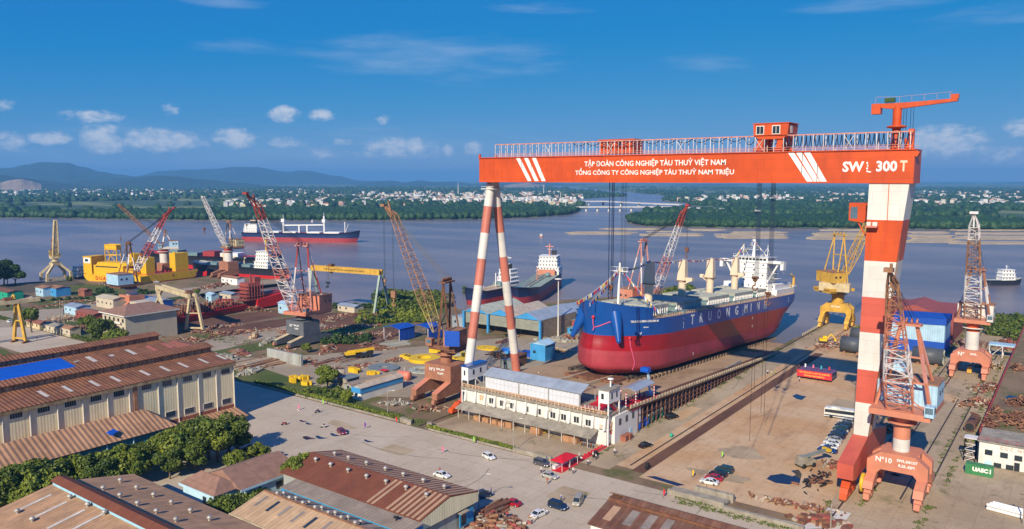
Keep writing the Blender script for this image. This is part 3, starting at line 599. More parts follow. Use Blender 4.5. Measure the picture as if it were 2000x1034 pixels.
# ---------------------------------------------------------------- the bulk carrier on the slipway
mat('hull_blue', (.007, .085, .36), .30, var=.06, scale=.08, spec=.5, dirt=.12, dirtcol=(.01, .05, .16), streak=True, plates=(1, 2, 9, 2.5))
mat('hull_red', (.37, .010, .014), .30, var=.12, scale=.10, spec=.5, dirt=.3, dirtcol=(.22, .012, .012), streak=True, plates=(1, 2, 9, 2.5))
mat('hull_pink', (.40, .045, .060), .55, var=.14, scale=.12, dirt=.4, dirtcol=(.28, .03, .04), streak=True, rust=.1, rustcol=(.22, .03, .03), plates=(1, 2, 9, 2.5))
mat('deck_tan', (.40, .25, .14), .8, var=.2, scale=.3); mat('hatch_grey', (.42, .42, .35), .7, var=.15, scale=.25, dirt=.3)
mat('ship_white', (.80, .79, .76), .5, var=.05, scale=.3, dirt=.15, dirtcol=(.55, .5, .45), streak=True)
mat('cream', (.74, .58, .40), .5, var=.06, scale=.2, dirt=.2, dirtcol=(.55, .4, .25), streak=True)
mat('pipe_teal', (.16, .25, .26), .6, var=.3, scale=1.2)
SHV = 222.0; sl_ = -math.atan(.0640)
SH = thing('bulk_carrier', 'huge blue and red bulk carrier flying bunting on the slipway under the gantry crane', 'ship', (-132.7, SHV, SLIP(SHV)+1.2)); SH.rotation_euler = (sl_, 0, 0)
L_, HB, DK, FC = 192.0, 16.1, 20.2, 22.6
def sw(p):                                             # ship coordinates to yard coordinates
    return Matrix.Translation(SH.location) @ SH.rotation_euler.to_matrix().to_4x4() @ Vector(p)
def stem(z):                                           # fore end of each level
    if z < 3: return 11.5-2.4*z
    if z < 9: return 4.3-.05*(z-3)
    if z < 14: return 4.0+.2*(z-9)
    return 5.0-.12*(z-14) if z < 19 else 4.4-.24*(z-19)
def aft(z): return 165+min(z, 5)*2.2+max(0, z-5)*1.25 if z < 14 else min(L_, 187.3+(z-14)*1.6)
def half(y, z):
    s0, s1 = stem(z), aft(z)
    if y <= s0: return 0.0
    full = 29; t = min(1, (y-s0)/full); bow = (1-(1-t)**2.1)**(.64 if z < 18 else .64-.007*(z-18))
    ta = max(0, min(1, (s1-y)/(27 if z < 11 else 24))); tz = 0.72 if z > 15.5 else (0.30+.42*max(0, (z-9)/6.5) if z > 9 else .30)
    st = tz+(1-tz)*(1-(1-ta)**2.1)**.62
    bil = 1.0 if z >= 3.6 else (1-((3.6-z)/3.6)**2.4*.30)
    return HB*bow*st*bil
def pinkz(y): return 9.3-2.9*min(1, y/120)
ny = 96; ys = [L_*(.5-.5*math.cos(math.pi*i/ny)) if False else 0 for i in range(ny+1)]
tt = np.concatenate([np.linspace(0, .02, 8)**1, np.linspace(.025, .17, 30), np.linspace(.19, .70, 26), np.linspace(.72, 1, 32)]); NYY = len(tt)
def rows(y): 
    p = pinkz(y); return [0, .25, .8, 1.6, 2.6, 3.8, 5.2, p, (p+14.3)/2, 12.9, 14.3, 15.4, 16.6, 17.8, 19.0, DK]
rowm = [2]*7+[1]*3+[0]*5
V = []; F = []; M_ = []; NR = len(rowm)+1
for sgn in (1, -1):
    base = len(V)
    for i, f in enumerate(tt):
        yn = f*L_
        for z in rows(yn):
            s0, s1 = stem(z), aft(z); y = s0+(s1-s0)*f; V.append((sgn*half(y, z), y, z))
    for i in range(NYY-1):
        for j in range(NR-1):
            a = base+i*NR+j; q = (a, a+NR, a+NR+1, a+1); F.append(q if sgn > 0 else q[::-1]); M_.append(rowm[j])
o1 = len(V)//2
for i in range(NYY-1): F.append((i*NR, o1+i*NR, o1+(i+1)*NR, (i+1)*NR)); M_.append(2)            # bottom
for j in range(NR-1): a = (NYY-1)*NR+j; F.append((a, o1+a, o1+a+1, a+1)); M_.append(rowm[j])     # transom
for i in range(NYY-1): a = i*NR+NR-1; F.append((a, a+NR, o1+a+NR, o1+a)); M_.append(3)            # main deck
hull = rawmesh('hull', V, F, ['hull_blue', 'hull_red', 'hull_pink', 'deck_tan'], M_, SH); hull.data.polygons.foreach_set('use_smooth', [m < 3 for m in M_]); hull.data.set_sharp_from_angle(angle=R(40))
# raised forecastle with a sheered bulwark
V = []; F = []; FY = np.linspace(0, 1, 26)
def ftop(y): return FC+1.3+2.4*max(0, 1-(y+1)/20)**1.6
yb = 20.5
for sgn in (1, -1):
    base = len(V)
    for f in FY:
        for k in range(4):
            zt_ = FC+1.3+2.4*max(0, 1-f*1.1)**1.6; z = DK+(zt_-DK)*k/3; s0 = stem(z); y = s0+(yb-s0)*f; V.append((sgn*half(y, z) if f > 0 else 0, y, z))
    for i in range(25):
        for k in range(3): a = base+i*4+k; q = (a, a+4, a+5, a+1); F.append(q if sgn > 0 else q[::-1])
h = len(V)//2
F.append((25*4, 25*4+3, h+25*4+3, h+25*4)); nb = len(F); mi = [0]*nb
n0 = len(V)
for f in FY:
    for sgn in (1, -1):
        z = FC; s0 = stem(z); y = s0+(yb-s0)*f; V.append((sgn*half(y, z)*.985, y, z))
for i in range(25): F.append((n0+2*i, n0+2*i+2, n0+2*i+3, n0+2*i+1)); mi.append(1)
fc = rawmesh('forecastle', V, F, ['hull_blue', 'deck_tan'], mi, SH); fc.data.polygons.foreach_set('use_smooth', [m == 0 for m in mi]); fc.data.set_sharp_from_angle(angle=R(40))
# anchor bolsters on both shoulders
for sgn, nm in ((1, 'port'), (-1, 'star')):
    y0 = 8.0; p = Vector((sgn*half(y0, 20.5), y0, 20.5)); q = p+Vector((sgn*2.0, -1.8, -7.4)); mb = MB()
    mb.tube(p+Vector((-sgn*1.2, .8, 1.6)), q, 2.5, 16, r2=.85); mb.ball(q, .9, 0, 12); mb.build('anchor_bolster', 'hull_blue', SH)
# hatches, coamings, crane posts
hy = [(27, 42), (49, 73), (80, 103), (110, 134), (140, 153)]
for i, (a, b) in enumerate(hy):
    mb = MB(); mb.bx(-9.6, 9.6, a-.4, b+.4, DK, DK+2.3, 0); mb.bx(-10.2, 10.2, a-.8, a-.4, DK+1.9, DK+2.3, 0)
    c = (a+b)/2; k = a
    while k < b:
        mb.bx(9.6, 10.5, k, k+.25, DK, DK+2.2, 1); k += 1.9
    co = mb.build('hatch_coaming', ['pipe_teal', 'ship_white'], SH)
    mb = MB(); mb.bx(-10.3, 10.3, a, c-.06, DK+2.3, DK+3.5); mb.bx(-10.3, 10.3, c+.06, b, DK+2.3, DK+3.5)
    k = a+1.5
    while k < b: mb.bx(-10.3, 10.3, k, k+.12, DK+3.5, DK+3.56); k += 2.4
    mb.build('hatch_cover', 'hatch_grey', SH)
for i, y in enumerate((45.5, 76.5, 106.5, 137)):
    mb = MB(); mb.tube((0, y, DK), (0, y, DK+8.8), 1.6, 16); mb.tube((0, y, DK+8.8), (0, y, DK+9.8), 1.6, 16, r2=2.0); mb.taper((-1.75, 1.75, y-1.8, y+1.8), DK+9.8, (-1.3, 1.3, y-1.35, y+1.35), DK+18.4)
    mb.bx(-2.1, 2.1, y-2.1, y+2.1, DK+9.7, DK+9.95, 1)
    sx = 1 if i in (0, 1, 3) else -1
    if i: mb.prism([(sx*1.5, DK+11.2), (sx*4.6, DK+11.2), (sx*4.6, DK+9.9), (sx*3.2, DK+9.4), (sx*1.5, DK+8.4)][::sx], 1, y-1.1, y+1.1)
    mb.build('crane_post', ['cream', 'rust_steel'], SH)
    mb = MB(); mb.bx(-4.6, 4.6, y-2.6, y+2.6, DK, DK+2.9); mb.build('mast_house', 'hatch_grey', SH)
# deck edge: rails, pipes, fittings
mb = MB()
for sgn in (1, -1):
    y = 27.0
    while y < 182:
        x = sgn*(half(y, DK)-.25); mb.bar((x, y, DK), (x, y, DK+1.15), .09); y += 2.0
    for hh in (.5, 1.1):
        pts = [(sgn*(half(y, DK)-.25), y, DK+hh) for y in np.linspace(27, 186, 40)]; mb.path(pts, .05, 4)
mb.build('deck_rail', 'cream', SH)
mb = MB(); g = random.Random(3)
for k in range(60):
    y = g.uniform(28, 156); x = g.choice((1, -1))*g.uniform(11.6, 14.6); mb.bx(x, x+g.uniform(.3, 1.2), y, y+g.uniform(.4, 2.5), DK, DK+g.uniform(.4, 1.3), g.choice((0, 0, 1)))
for x in (12.1, 12.7, 13.2): mb.tube((x, 28, DK+.6), (x, 155, DK+.6), .13, 5)
mb.build('deck_fittings', ['pipe_teal', 'rust_light'], SH)
mb = MB()
for k in range(26):
    x = -8+k*.64; mb.bx(x, x+.35, 17.5, 19.4, FC, FC+g.uniform(1.0, 1.6))
for x, y, r in ((-7, 11, 1.5), (-4, 13, 1.3), (5, 12, 1.4)): mb.lathe([(.2, -1.1), (r, -1.1), (r, -.9), (r*.5, -.8), (r*.5, .8), (r, .9), (r, 1.1), (.2, 1.1)], (x, y, FC+1.4), 12, 0, 'X')
mb.build('windlass', 'hatch_grey', SH)
mb = MB(); fm_ = (0, 21.5, 0); zt_ = DK+18.5; mb.tube((0, 21.5, FC), (0, 21.5, zt_), .55, 10, r2=.35)
mb.bx(-3.4, 3.4, 21.1, 21.9, zt_-3.2, zt_-2.9)
for x in (-3.2, -1.2, 1.2, 3.2): mb.bar((x, 21.5, zt_-3), (x, 21.5, zt_-1.6), .1)
mb.bar((-3.4, 21.5, zt_-1.6), (3.4, 21.5, zt_-1.6), .12); mb.build('foremast', 'ship_white', SH)
# accommodation block, bridge wings, funnel, masts
mb = MB(); Y0, Y1 = 158, 174
mb.bx(-14.2, 14.2, Y0-1.5, 185, DK, DK+2.9); mb.bx(-13, 13, Y0-.8, 183, DK+2.9, DK+5.4)
for k in range(4): mb.bx(-8.2, 8.2, Y0, Y1, DK+5.4+k*2.55, DK+7.8+k*2.55); mb.bx(-8.2, 11.5, Y0+7, Y1+1.5, DK+7.8+k*2.55, DK+7.95+k*2.55)
zb_ = DK+5.4+4*2.55; mb.bx(-16, 16, Y0+.4, Y0+4.6, zb_-.1, zb_+1.25); mb.bx(-8.6, 8.6, Y0-.4, Y1-3, zb_, zb_+2.7); mb.bx(-8.9, 8.9, Y0-.8, Y1-2.6, zb_+2.7, zb_+2.95)
for sgn in (1, -1):
    mb.bx(*sorted((sgn*14.6, sgn*16.1)), Y0+.4, Y0+4.6, zb_-3.0, zb_+1.25); mb.bar((sgn*8.2, Y0+2.4, DK+6.2), (sgn*13.2, Y0+2.4, zb_), 1.5, .7)
sup = mb.build('accommodation', 'ship_white', SH)
mb = MB()
for k in range(9): mb.bx(-7.9+k*1.78, -6.5+k*1.78, Y0-.46, Y0-.42, zb_+1.15, zb_+2.2)
for k in range(8): mb.bx(8.62, 8.66, Y0+.3+k*1.4, Y0+1.3+k*1.4, zb_+1.15, zb_+2.2)
mb.build('bridge_window', 'dark_glass', sup)
mb = MB()
for k in range(4):
    for x in ((-3.4, 1.2, 6.0) if k % 2 else (-3.2, 1.5)): mb.bx(x, x+.7, Y0-.05, Y0-.01, DK+6.5+k*2.55, DK+7.3+k*2.55)
for x in range(-11, 13, 3): mb.bx(x, x+.6, Y0-1.56, Y0-1.51, DK+1.2, DK+1.9); mb.bx(x+1.5, x+2.1, Y0-.86, Y0-.81, DK+3.9, DK+4.6)
for k in range(4): mb.bx(8.21, 8.25, Y0+2, Y0+2.7, DK+6.5+k*2.55, DK+7.3+k*2.55); mb.bx(8.21, 8.25, Y0+5, Y0+5.7, DK+6.5+k*2.55, DK+7.3+k*2.55)
mb.build('porthole', 'dark_glass', sup)
mb = MB(); zz = zb_+2.95; mb.tube((0, Y0+4, zz), (0, Y0+4, zz+3), 1.0, 10, r2=.7); mb.bx(-.6, .6, Y0+3.6, Y0+4.4, zz+3, zz+8.5)
for h, w in ((3.4, 2.6), (5.2, 1.9), (6.8, 1.4), (8.4, .9)): mb.bx(-w, w, Y0+3.4, Y0+4.6, zz+h, zz+h+.2); mb.bar((-w, Y0+3.5, zz+h+1), (w, Y0+3.5, zz+h+1), .1)
for x in (-5.6, 6.6): mb.bar((x, Y0+5, zz), (x, Y0+5, zz+6), .22); mb.bar((x, Y0+5, zz+4.5), (x*.5, Y0+5, zz), .14); mb.bar((x, Y0+5, zz+4.5), (x*1.2, Y0+5, zz), .14)
for x in np.linspace(-8.8, 8.8, 14): mb.bar((x, Y0-.7, zz), (x, Y0-.7, zz+1), .07)
mb.bar((-8.8, Y0-.7, zz+1), (8.8, Y0-.7, zz+1), .08); mb.build('radar_mast', 'ship_white', SH)
mb = MB(); mb.prism([(176.5, DK+5), (184, DK+5), (184, DK+14), (177.6, DK+15)], 0, -3.2, 3.2); mb.build('funnel', 'hatch_grey', SH)
mb = MB(); mb.bx(9, 14.0, 184, 190.5, DK+3.2, DK+3.6, 0); mb.bar((12, 180, DK), (13.4, 182.8, DK+4.2), .5, m=1); mb.bar((12.6, 189, DK+3.5), (12.6, 189, DK+8), 1.0, m=1); mb.bar((12.6, 189, DK+7.6), (12.0, 186, DK+9.6), .6, m=1)
mat('crane_yellow', (.62, .36, .05), .5, dirt=.3, streak=True); mb.build('aft_platform', ['ship_white', 'crane_yellow'], SH)
mb = MB(); mb.bx(-3, 3.6, 158.6, 159.6, DK+2.9, DK+4.2); mb.build('lifeboat_cover', 'hull_blue', SH)
mb = MB(); mb.lathe([(.1, -2.2), (.85, -1.6), (.85, 1.6), (.1, 2.2)], (-4.4, 146.5, DK+4.4), 10, 0, 'X'); mb.build('blue_bag', 'hull_blue', SH)
# writing on the side and the bow
def sidetext(s, y, z, size, bold=0, xs=1.0, m='letter_white'):
    x = half(y, z); dx = (half(y+2, z)-half(y-2, z))/4; X = Vector((dx, 1, 0))
    o = text(s, 'lettering', size, (0, 0, 0), X, m, hull, .02, bold, xs=xs); o.location = Vector((x, y, z))+Vector((1, -dx, 0)).normalized()*.06; return o
for ch, px, py in (('T', 1350, 627), ('R', 1367, 623), ('U', 1384, 620), ('O', 1402, 618), ('N', 1420, 614), ('G', 1437, 611), ('M', 1455, 607), ('I', 1465, 604), ('N', 1479, 602), ('H', 1493, 599)):
    w = onU(px, py, -132.7+HB); y = (w.y-SHV)/math.cos(sl_); sidetext(ch, y, 17.4, 5.2, .10, 1.0)
sidetext('TRUONG MINH DREAM 01', 17.2, 19.3, 1.05, .03); sidetext('TRUONG', 17.9, 17.2, .55, .02); sidetext('V', 16.0, 14.9, 1.6, .06)
for px in (1333, 1395, 1449):
    y = (onU(px, 620, -132.7+HB).y-SHV)/math.cos(sl_)
    for z, s in ((18.6, '– –'), (17.0, '2'), (16.2, 'I'), (15.3, '0')): sidetext(s, y, z, .75, .02)
for y, z in ((118, 12.6), (118, 9), (53, 4.2)): sidetext('I', y, z, 1.6, .06)
for y in (170,): sidetext('I', y, 18.5, 1.3, .06); sidetext('I', y, 17.0, 1.3, .06)
# keel blocks and cradle under the hull
mat('block_dark', (.07, .05, .04), .9); mat('block_wood', (.26, .17, .10), .9)
mb = MB(); y = 13
while y < 158:
    for x in (-14, -9, -4.5, 0, 4.5, 9, 14.4): mb.bx(x-.7, x+.7, y, y+1.3, -1.35, .02, 1 if x > 12 else 0)
    y += 3.1
mb.bx(-15, -11, 16, 160, -1.3, -.4); mb.bx(10.6, 14.8, 16, 160, -1.3, -.4)
kb = mb.build('keel_blocks', ['block_dark', 'block_wood'], None); kb.location = SH.location; kb.rotation_euler = SH.rotation_euler; tag(kb, 'row of dark timber keel blocks under the red hull', 'keel blocks', None, 'stuff')
mb = MB(); mb.bx(-9, 9, 4, 15, -1.2, -.3); 
for k in range(40): x, y = g.uniform(-11, 12), g.uniform(2, 13); mb.box((x, y, -.7), (g.uniform(.6, 4), g.uniform(.3, .8), g.uniform(.4, 1)), rz=g.uniform(0, 3))
fp = mb.build('fore_poppet', 'rust_steel', None); fp.location = SH.location; fp.rotation_euler = SH.rotation_euler; tag(fp, 'rusty cradle of heaped timbers under the ship\'s bow', 'cradle')
# bunting
bm = [('flag_red', (.55, .03, .04)), ('flag_yellow', (.70, .50, .08)), ('flag_blue', (.03, .08, .35)), ('flag_white', (.8, .8, .8))]
for a, c in bm: mat(a, c, .8)
def bunting(a, b, n, sag, label, fl=.9):
    o = thing('bunting', label, 'bunting', a, 0, 'bunting lines on the ship'); a, b = Vector(a), Vector(b); mb = MB(); P = []
    for i in range(n+1):
        t_ = i/n; p = a.lerp(b, t_); p.z -= sag*4*t_*(1-t_); P.append(p)
    mb.path(P, .05, 4, 3); g = random.Random(n)
    for i in range(n):
        d = (P[i+1]-P[i])*.42; c = P[i]+d*1.2; m = g.randrange(4); dn = Vector((.15, g.uniform(-.4, .4), -fl)); mb.add([c-d, c+d, c+d+dn, c-d+dn], [(0, 1, 2, 3)], m)
    mb.build('flag_line', [x[0] for x in bm], o, True)
fmt = sw((0, 21.5, zt_-1.8)); 
bunting(fmt, sw((-4.5, 0, 25.5)), 26, 1.2, 'string of signal flags from the foremast down to the far bow rail', 1.2)
bunting(fmt, sw((2.0, -2.5, 25.8)), 22, .8, 'string of signal flags from the foremast down to the tip of the bow', 1.2)
bunting(fmt, sw((.9, 25, FC+1)), 14, .1, 'signal flags hanging straight down the white foremast', 1.1)
bunting(fmt+Vector((0, 0, .5)), sw((12.5, 29, 22)), 22, .8, 'string of signal flags from the foremast down to the side rail by the hatches', 1.2)
pk = [sw((0, y, DK+18.9)) for y in (45.5, 76.5, 106.5, 137)]; mt = sw((0, Y0+4, zz+8))
bunting(fmt, pk[0]+Vector((0, 0, .2)), 18, 1.5, 'thin flag line from the foremast to the foremost tall cream crane post', .7)
for i in range(3): bunting(pk[i], pk[i+1], 22, 1.0, 'thin flag line between the %s and %s tall cream crane posts' % (('first', 'second', 'third', 'last')[i], ('second', 'third', 'last')[i]), .7)
bunting(pk[3], mt, 18, .8, 'thin flag line from the aftmost cream crane post to the white radar mast', .8)
bunting(sw((-5.6, Y0+5, zz+6)), sw((-10, Y0+1, zb_)), 8, .2, 'short flag line on the far side of the bridge roof', .8)
bunting(mt, sw((7.5, Y0+3, zz)), 10, .2, 'short flag line on the near side of the bridge roof', .8)
# ribbons with rosettes for the launching
mat('ribbon_pink', (.75, .12, .25), .6)
def ribbon(y, z, pts, label):
    o = thing('ribbon', label, 'ribbon', sw((half(y, z), y, z)), 0, 'launching ribbons on the bow'); P = [sw((half(yy, z2)+.35, yy, z2)) for yy, z2 in [(y, z)]+pts]
    MB().path(P, .16, 5).build('tape', 'ribbon_pink', o, True); MB().ball(P[0], .6).build('rosette', 'flag_red', o, True)
ribbon(7.2, 19.6, [(6.2, 18.9), (5, 17.6), (4.4, 17.0), (3.6, 16.0)], 'pink ribbon swept sideways below the nearer anchor')
ribbon(3.5, 20.6, [(3.5, 19.4), (3.7, 18.2), (4.1, 17.2)], 'short pink ribbon hanging beside the stem')
ribbon(12.2, 13.6, [(12.2, 11), (12.9, 8), (13.8, 5), (14, 2.5)], 'long white pink ribbon hanging down the red bow')
# ---------------------------------------------------------------- the yard's slewing cranes
mat('crane_cream', (.60, .48, .28), .6, dirt=.3, streak=True, rust=.15); mat('crane_grey', (.115, .125, .145), .6, var=.15, dirt=.35, dirtcol=(.16, .13, .11), streak=True, rust=.08)
mat('crane_rust', (.38, .165, .095), .7, var=.2, dirt=.4, dirtcol=(.24, .10, .06), streak=True, rust=.2); mat('pale_blue', (.40, .60, .74), .55, var=.12, corr=(0, .9), cdepth=.1, dirt=.25, dirtcol=(.35, .42, .45), streak=True)
mat('sheet_blue', (.01, .075, .42), .5, var=.1, corr=(1, .9), cdepth=.1); mat('crane_red', (.42, .05, .035), .55, dirt=.3, streak=True, rust=.15)
mat('olive_yellow', (.42, .30, .08), .6, rust=.3); mat('pipe_green', (.32, .40, .33), .6, dirt=.3, streak=True)
def lattice(mb, A, B, side, w0, w1, d0, dm, d1, nb, r, bands, first=0):
    """four-chord jib from A to B; side: unit vector across it; w: widths, d: depths (foot, middle, head); bands: material for each bay"""
    A, B, side = Vector(A), Vector(B), Vector(side); ax = (B-A).normalized(); up = side.cross(ax); P = []
    for i in range(nb+1):
        t = i/nb; c = A.lerp(B, t); w = w0+(w1-w0)*max(0, (t-.25)/.75); d = d0+(dm-d0)*min(1, t/.3) if t < .3 else dm+(d1-dm)*((t-.3)/.7)
        P.append([c+side*(w/2*a)+up*(d/2*b) for a, b in ((-1,-1),(1,-1),(1,1),(-1,1))])
    for i in range(nb):
        m = bands[min(len(bands)-1, i*len(bands)//nb)]
        for k in range(4):
            mb.tube(P[i][k], P[i+1][k], r*1.35, 4, m=m, cap=False); mb.tube(P[i][k], P[i][(k+1) % 4], r*.75, 4, m=m, cap=False)
            a, b = (k, (k+1) % 4) if i % 2 else ((k+1) % 4, k)
            mb.tube(P[i][a], P[i+1][b], r*.75, 4, m=m, cap=False)
    for k in range(4): mb.tube(P[nb][k], P[nb][(k+1) % 4], r, 4, m=bands[-1])
    return P[-1]
def portal_frame(root, u, v, z0, z1, half, fd, m, txt=None, stairs=True):
    """box portal: two legs a side joined by deep beams; legs reach forward and back along the rails"""
    mb = MB(); th = 1.5
    mb.prism([(u-half-1.2, z0-1), (u-half-1.2, z1-2.2), (u-half+1.6, z1), (u+half-1.6, z1), (u+half+1.2, z1-2.2), (u+half+1.2, z0-1), (u+half-1.0, z0-1), (u+half-1.9, z0), (u-half+1.9, z0), (u-half+1.0, z0-1)], 1, v-fd, v-fd+th*1.6)
    mb.prism([(u-half-1.2, z0-1), (u-half-1.2, z1-2.2), (u-half+1.6, z1), (u+half-1.6, z1), (u+half+1.2, z1-2.2), (u+half+1.2, z0-1), (u+half-1.0, z0-1), (u+half-1.9, z0), (u-half+1.9, z0), (u-half+1.0, z0-1)], 1, v+fd-th*1.6, v+fd)
    mb.bx(u-half+1, u+half-1, v-fd+th*1.6, v+fd-th*1.6, z1-1.6, z1-.02)
    pt = mb.build('portal', m, root, True)
    for s in (-1, 1):
        for e in (-1, 1):
            mb = MB(); x = u+s*half; y = v+e*fd
            mb.prism([(y-.0*e, z0-.95), (y-e*2.2, z0-.95), (y-e*.2, 3.0), (y+e*4.6, 3.0), (y+e*3.6, 4.6)], 0, x-1.05, x+1.05)
            mb.build('leg', m, root, True)
        for yy in (v-fd-5.4, v+fd-.6): bogies(yy, 2, u+s*half, m=m, parent=root, up=3.2, w=1.3, step=2.9)
    if txt:
        for s_, sz, dx, dz in txt: text(s_, 'lettering', sz, (u+dx, v-fd-.05, (z0+z1)/2+dz), (1, 0, 0), 'letter_white', pt, .02, .03)
    return pt
def pedestal(root, u, v, zt, m, edge, txt=None, half=4.7, spread=12, block=6.5, top=2.2):
    """heavy pedestal: a block on two wide side walls that spread along the rails"""
    mb = MB(); zb = zt-block; tz = min(4.6, zb*.62); tb = max(.9, tz-2.0)
    mb.bx(u-half-1.2, u+half+1.2, v-4.6, v+4.6, zb, zt); pt = mb.build('pedestal', m, root, True)
    for s in (-1, 1):
        x = u+s*half; mb = MB(); mb.prism([(v-4.6, zb-.02), (v-spread, tz), (v-spread, tb), (v-3.5, tb+.2), (v+3.5, tb+.2), (v+spread, tb), (v+spread, tz), (v+4.6, zb-.02)], 0, x-1.15, x+1.15)
        for e in (-1, 1): mb.quad((x-1.25, v+e*4.6, zb), (x+1.25, v+e*4.6, zb), (x+1.25, v+e*(spread+.05), tz+.05), (x-1.25, v+e*(spread+.05), tz+.05), m=1)
        mb.build('side_wall', [m, edge], root, True)
        for yy in (v-spread-1.0, v+spread-6): bogies(yy, 2, x, m='crane_rust', parent=root, up=tb+.15, w=1.3, step=3.2)
    if txt:
        for s_, sz, dx, dz in txt: text(s_, 'lettering', sz, (u+dx, v-4.66, zb+block*.55+dz), (1, 0, 0), 'letter_white', pt, .02, .03)
    return pt
def tip_for(base, px, py, rad, near):
    d = ray(px, py); h = Vector((d.x, d.y)); h.normalize(); b = Vector((base[0], base[1])); t0 = b.dot(h); off2 = rad*rad-(b-h*t0).length_squared
    t = t0+(-1 if near else 1)*math.sqrt(max(0, off2)); s = t/math.hypot(d.x, d.y); return Vector((d.x*s, d.y*s, CAM_H+d.z*s))
def slewing(root, base, zp, zs, cr, colm, colbands, tip, foot, bands, jm, w0, w1, dm, nb, r, af, house, hm, hook=None, afw=2.2, ring=True, head=None, pent=None, wires=5, back=4.0, afm=None, stay=True, houseroof='rust_light', jibname='jib'):
    """column on the portal (zp..zs), turning platform, machinery house, A-frame, lattice jib from foot (radius, height over platform) to tip, wires and hook"""
    bx_, by_ = base; d = Vector((tip.x-bx_, tip.y-by_, 0)).normalized(); sd = Vector((-d.y, d.x, 0)); C0 = Vector((bx_, by_, 0))
    T = lambda x, y, z: C0+d*x+sd*y+Vector((0, 0, z)); ang = math.atan2(d.y, d.x)
    mb = MB(); k = len(colbands)
    for i, m in enumerate(colbands): mb.tube((bx_, by_, zp+(zs-zp)*i/k), (bx_, by_, zp+(zs-zp)*(i+1)/k), cr, 18, m=m)
    if ring: mb.lathe([(cr, 0), (cr+1.4, 0), (cr+1.4, .25), (cr, .25)], (bx_, by_, zs-2.2), 18, 0)
    mb.build('column', colm, root, True)
    L, Wd, Hh, off, zoff = house
    mb = MB(); mb.box(T((foot[0]+1-L-back)/2+0, 0, zs+.75), (foot[0]+1+L+back, Wd, 1.4), rz=ang); mb.box(T(-back-L*.5, 0, zs+.1), (L, Wd*.9, 1.6), rz=ang)
    mb.build('turntable', hm[1], root, True)
    mb = MB(); mb.box(T(-back-L*.5+off, 0, zs+1.4+Hh/2+zoff), (L, Wd, Hh), 0, rz=ang); mb.box(T(-back-L*.5+off, 0, zs+1.42+Hh+zoff+.12), (L+.3, Wd+.3, .25), 1, rz=ang)
    ho = mb.build('machinery_house', [hm[0], houseroof], root, True)
    wb = MB()
    for a in (-.28, .05): wb.box(T(-back-L*.5+off+L*a, Wd/2+.03, zs+1.4+Hh*.55+zoff), (1.1, .06, 1.1), rz=ang); wb.box(T(-back-L*.5+off+L*a, -Wd/2-.03, zs+1.4+Hh*.55+zoff), (1.1, .06, 1.1), rz=ang)
    wb.build('window', 'dark_glass', ho, True)
    # cab beside the jib foot
    cb = MB(); cb.box(T(foot[0]+.4, Wd/2-.2, zs+2.6), (2.4, 2.0, 2.5), rz=ang); co = cb.build('operator_cab', pent or hm[0], root, True); MB().box(T(foot[0]+1.62, Wd/2-.2, zs+2.9), (.06, 1.6, 1.4), rz=ang).box(T(foot[0]+.4, Wd/2+.83, zs+2.9), (1.7, .06, 1.3), rz=ang).build('window', 'blue_glass', co, True)
    # A-frame
    am = afm or [jm[0]]*1; mb = MB(); zt = zs+af; xt = -back*.35
    for s in (-1, 1):
        n = 3
        for i in range(n): mb.bar(T(1.0+(xt-1.0)*i/n, s*(Wd/2-.6+(afw/2-Wd/2+.6)*i/n), zs+1.4+(af-1.4)*i/n), T(1.0+(xt-1.0)*(i+1)/n, s*(Wd/2-.6+(afw/2-Wd/2+.6)*(i+1)/n), zs+1.4+(af-1.4)*(i+1)/n), .62, m=i % len(am))
        if stay: 
            for i in range(4): mb.bar(T(-back-L*.55+(xt+back+L*.55)*i/4, s*(Wd/2-.6+(afw/2-Wd/2+.6)*i/4), zs+1.4+(af-1.4)*i/4), T(-back-L*.55+(xt+back+L*.55)*(i+1)/4, s*(Wd/2-.6+(afw/2-Wd/2+.6)*(i+1)/4), zs+1.4+(af-1.4)*(i+1)/4), .5, m=(i+1) % len(am))
    for f in (.32, .62):
        hw = Wd/2-.6+(afw/2-Wd/2+.6)*f; mb.bar(T(1+(xt-1)*f, -hw, zs+1.4+(af-1.4)*f), T(1+(xt-1)*f, hw, zs+1.4+(af-1.4)*f), .4)
        mb.bar(T(1+(xt-1)*f, -hw, zs+1.4+(af-1.4)*f), T(1+(xt-1)*(f-.3), hw, zs+1.4+(af-1.4)*(f-.3)), .22)
    mb.box(T(xt, 0, zt+.1), (2.6, afw+2.0, .5), rz=ang)
    for yy in np.linspace(-afw/2, afw/2, 4): mb.lathe([(.05, -.18), (.7, -.18), (.7, .18), (.05, .18)], T(xt, yy, zt+.9), 10, 0, 'X')
    mb.build('a_frame', [MATS[x] for x in am], root, True)
    # jib
    F_ = T(foot[0], 0, zs+foot[1]); mb = MB(); ax = (tip-F_).normalized(); jl = (tip-F_).length
    hd = tip-ax*min(jl*.12, 4.5) if head else tip
    P = lattice(mb, F_, hd, sd, w0, w1, .5, dm, w1*.8, nb, r, bands)
    if head:
        hp = tip+d*head[0]+Vector((0, 0, head[1])); 
        for p in P: mb.bar(p, hp, .35, m=bands[-1])
        mb.box(hp, (1.6, w1*.9, .9), bands[-1], rz=ang); mb.bar(P[2].lerp(P[3], .5), tip+ax*.8, .5, m=bands[-1]); tp = hp
    else:
        tp = tip; mb.box(tip, (1.2, w1, 1.0), bands[-1], rz=ang)
    mb.build(jibname, jm, root, True)
    mb = MB(); q = F_.lerp(tip, .86)
    for yy in np.linspace(-afw/2, afw/2, wires): mb.tube(T(xt, yy, zt+1.2), q+sd*yy*.5+Vector((0, 0, dm*.2)), .06, 4)
    for yy in (-.6, .6): mb.tube(T(xt, yy, zt+1.2), tp+sd*yy*.4, .05, 4)
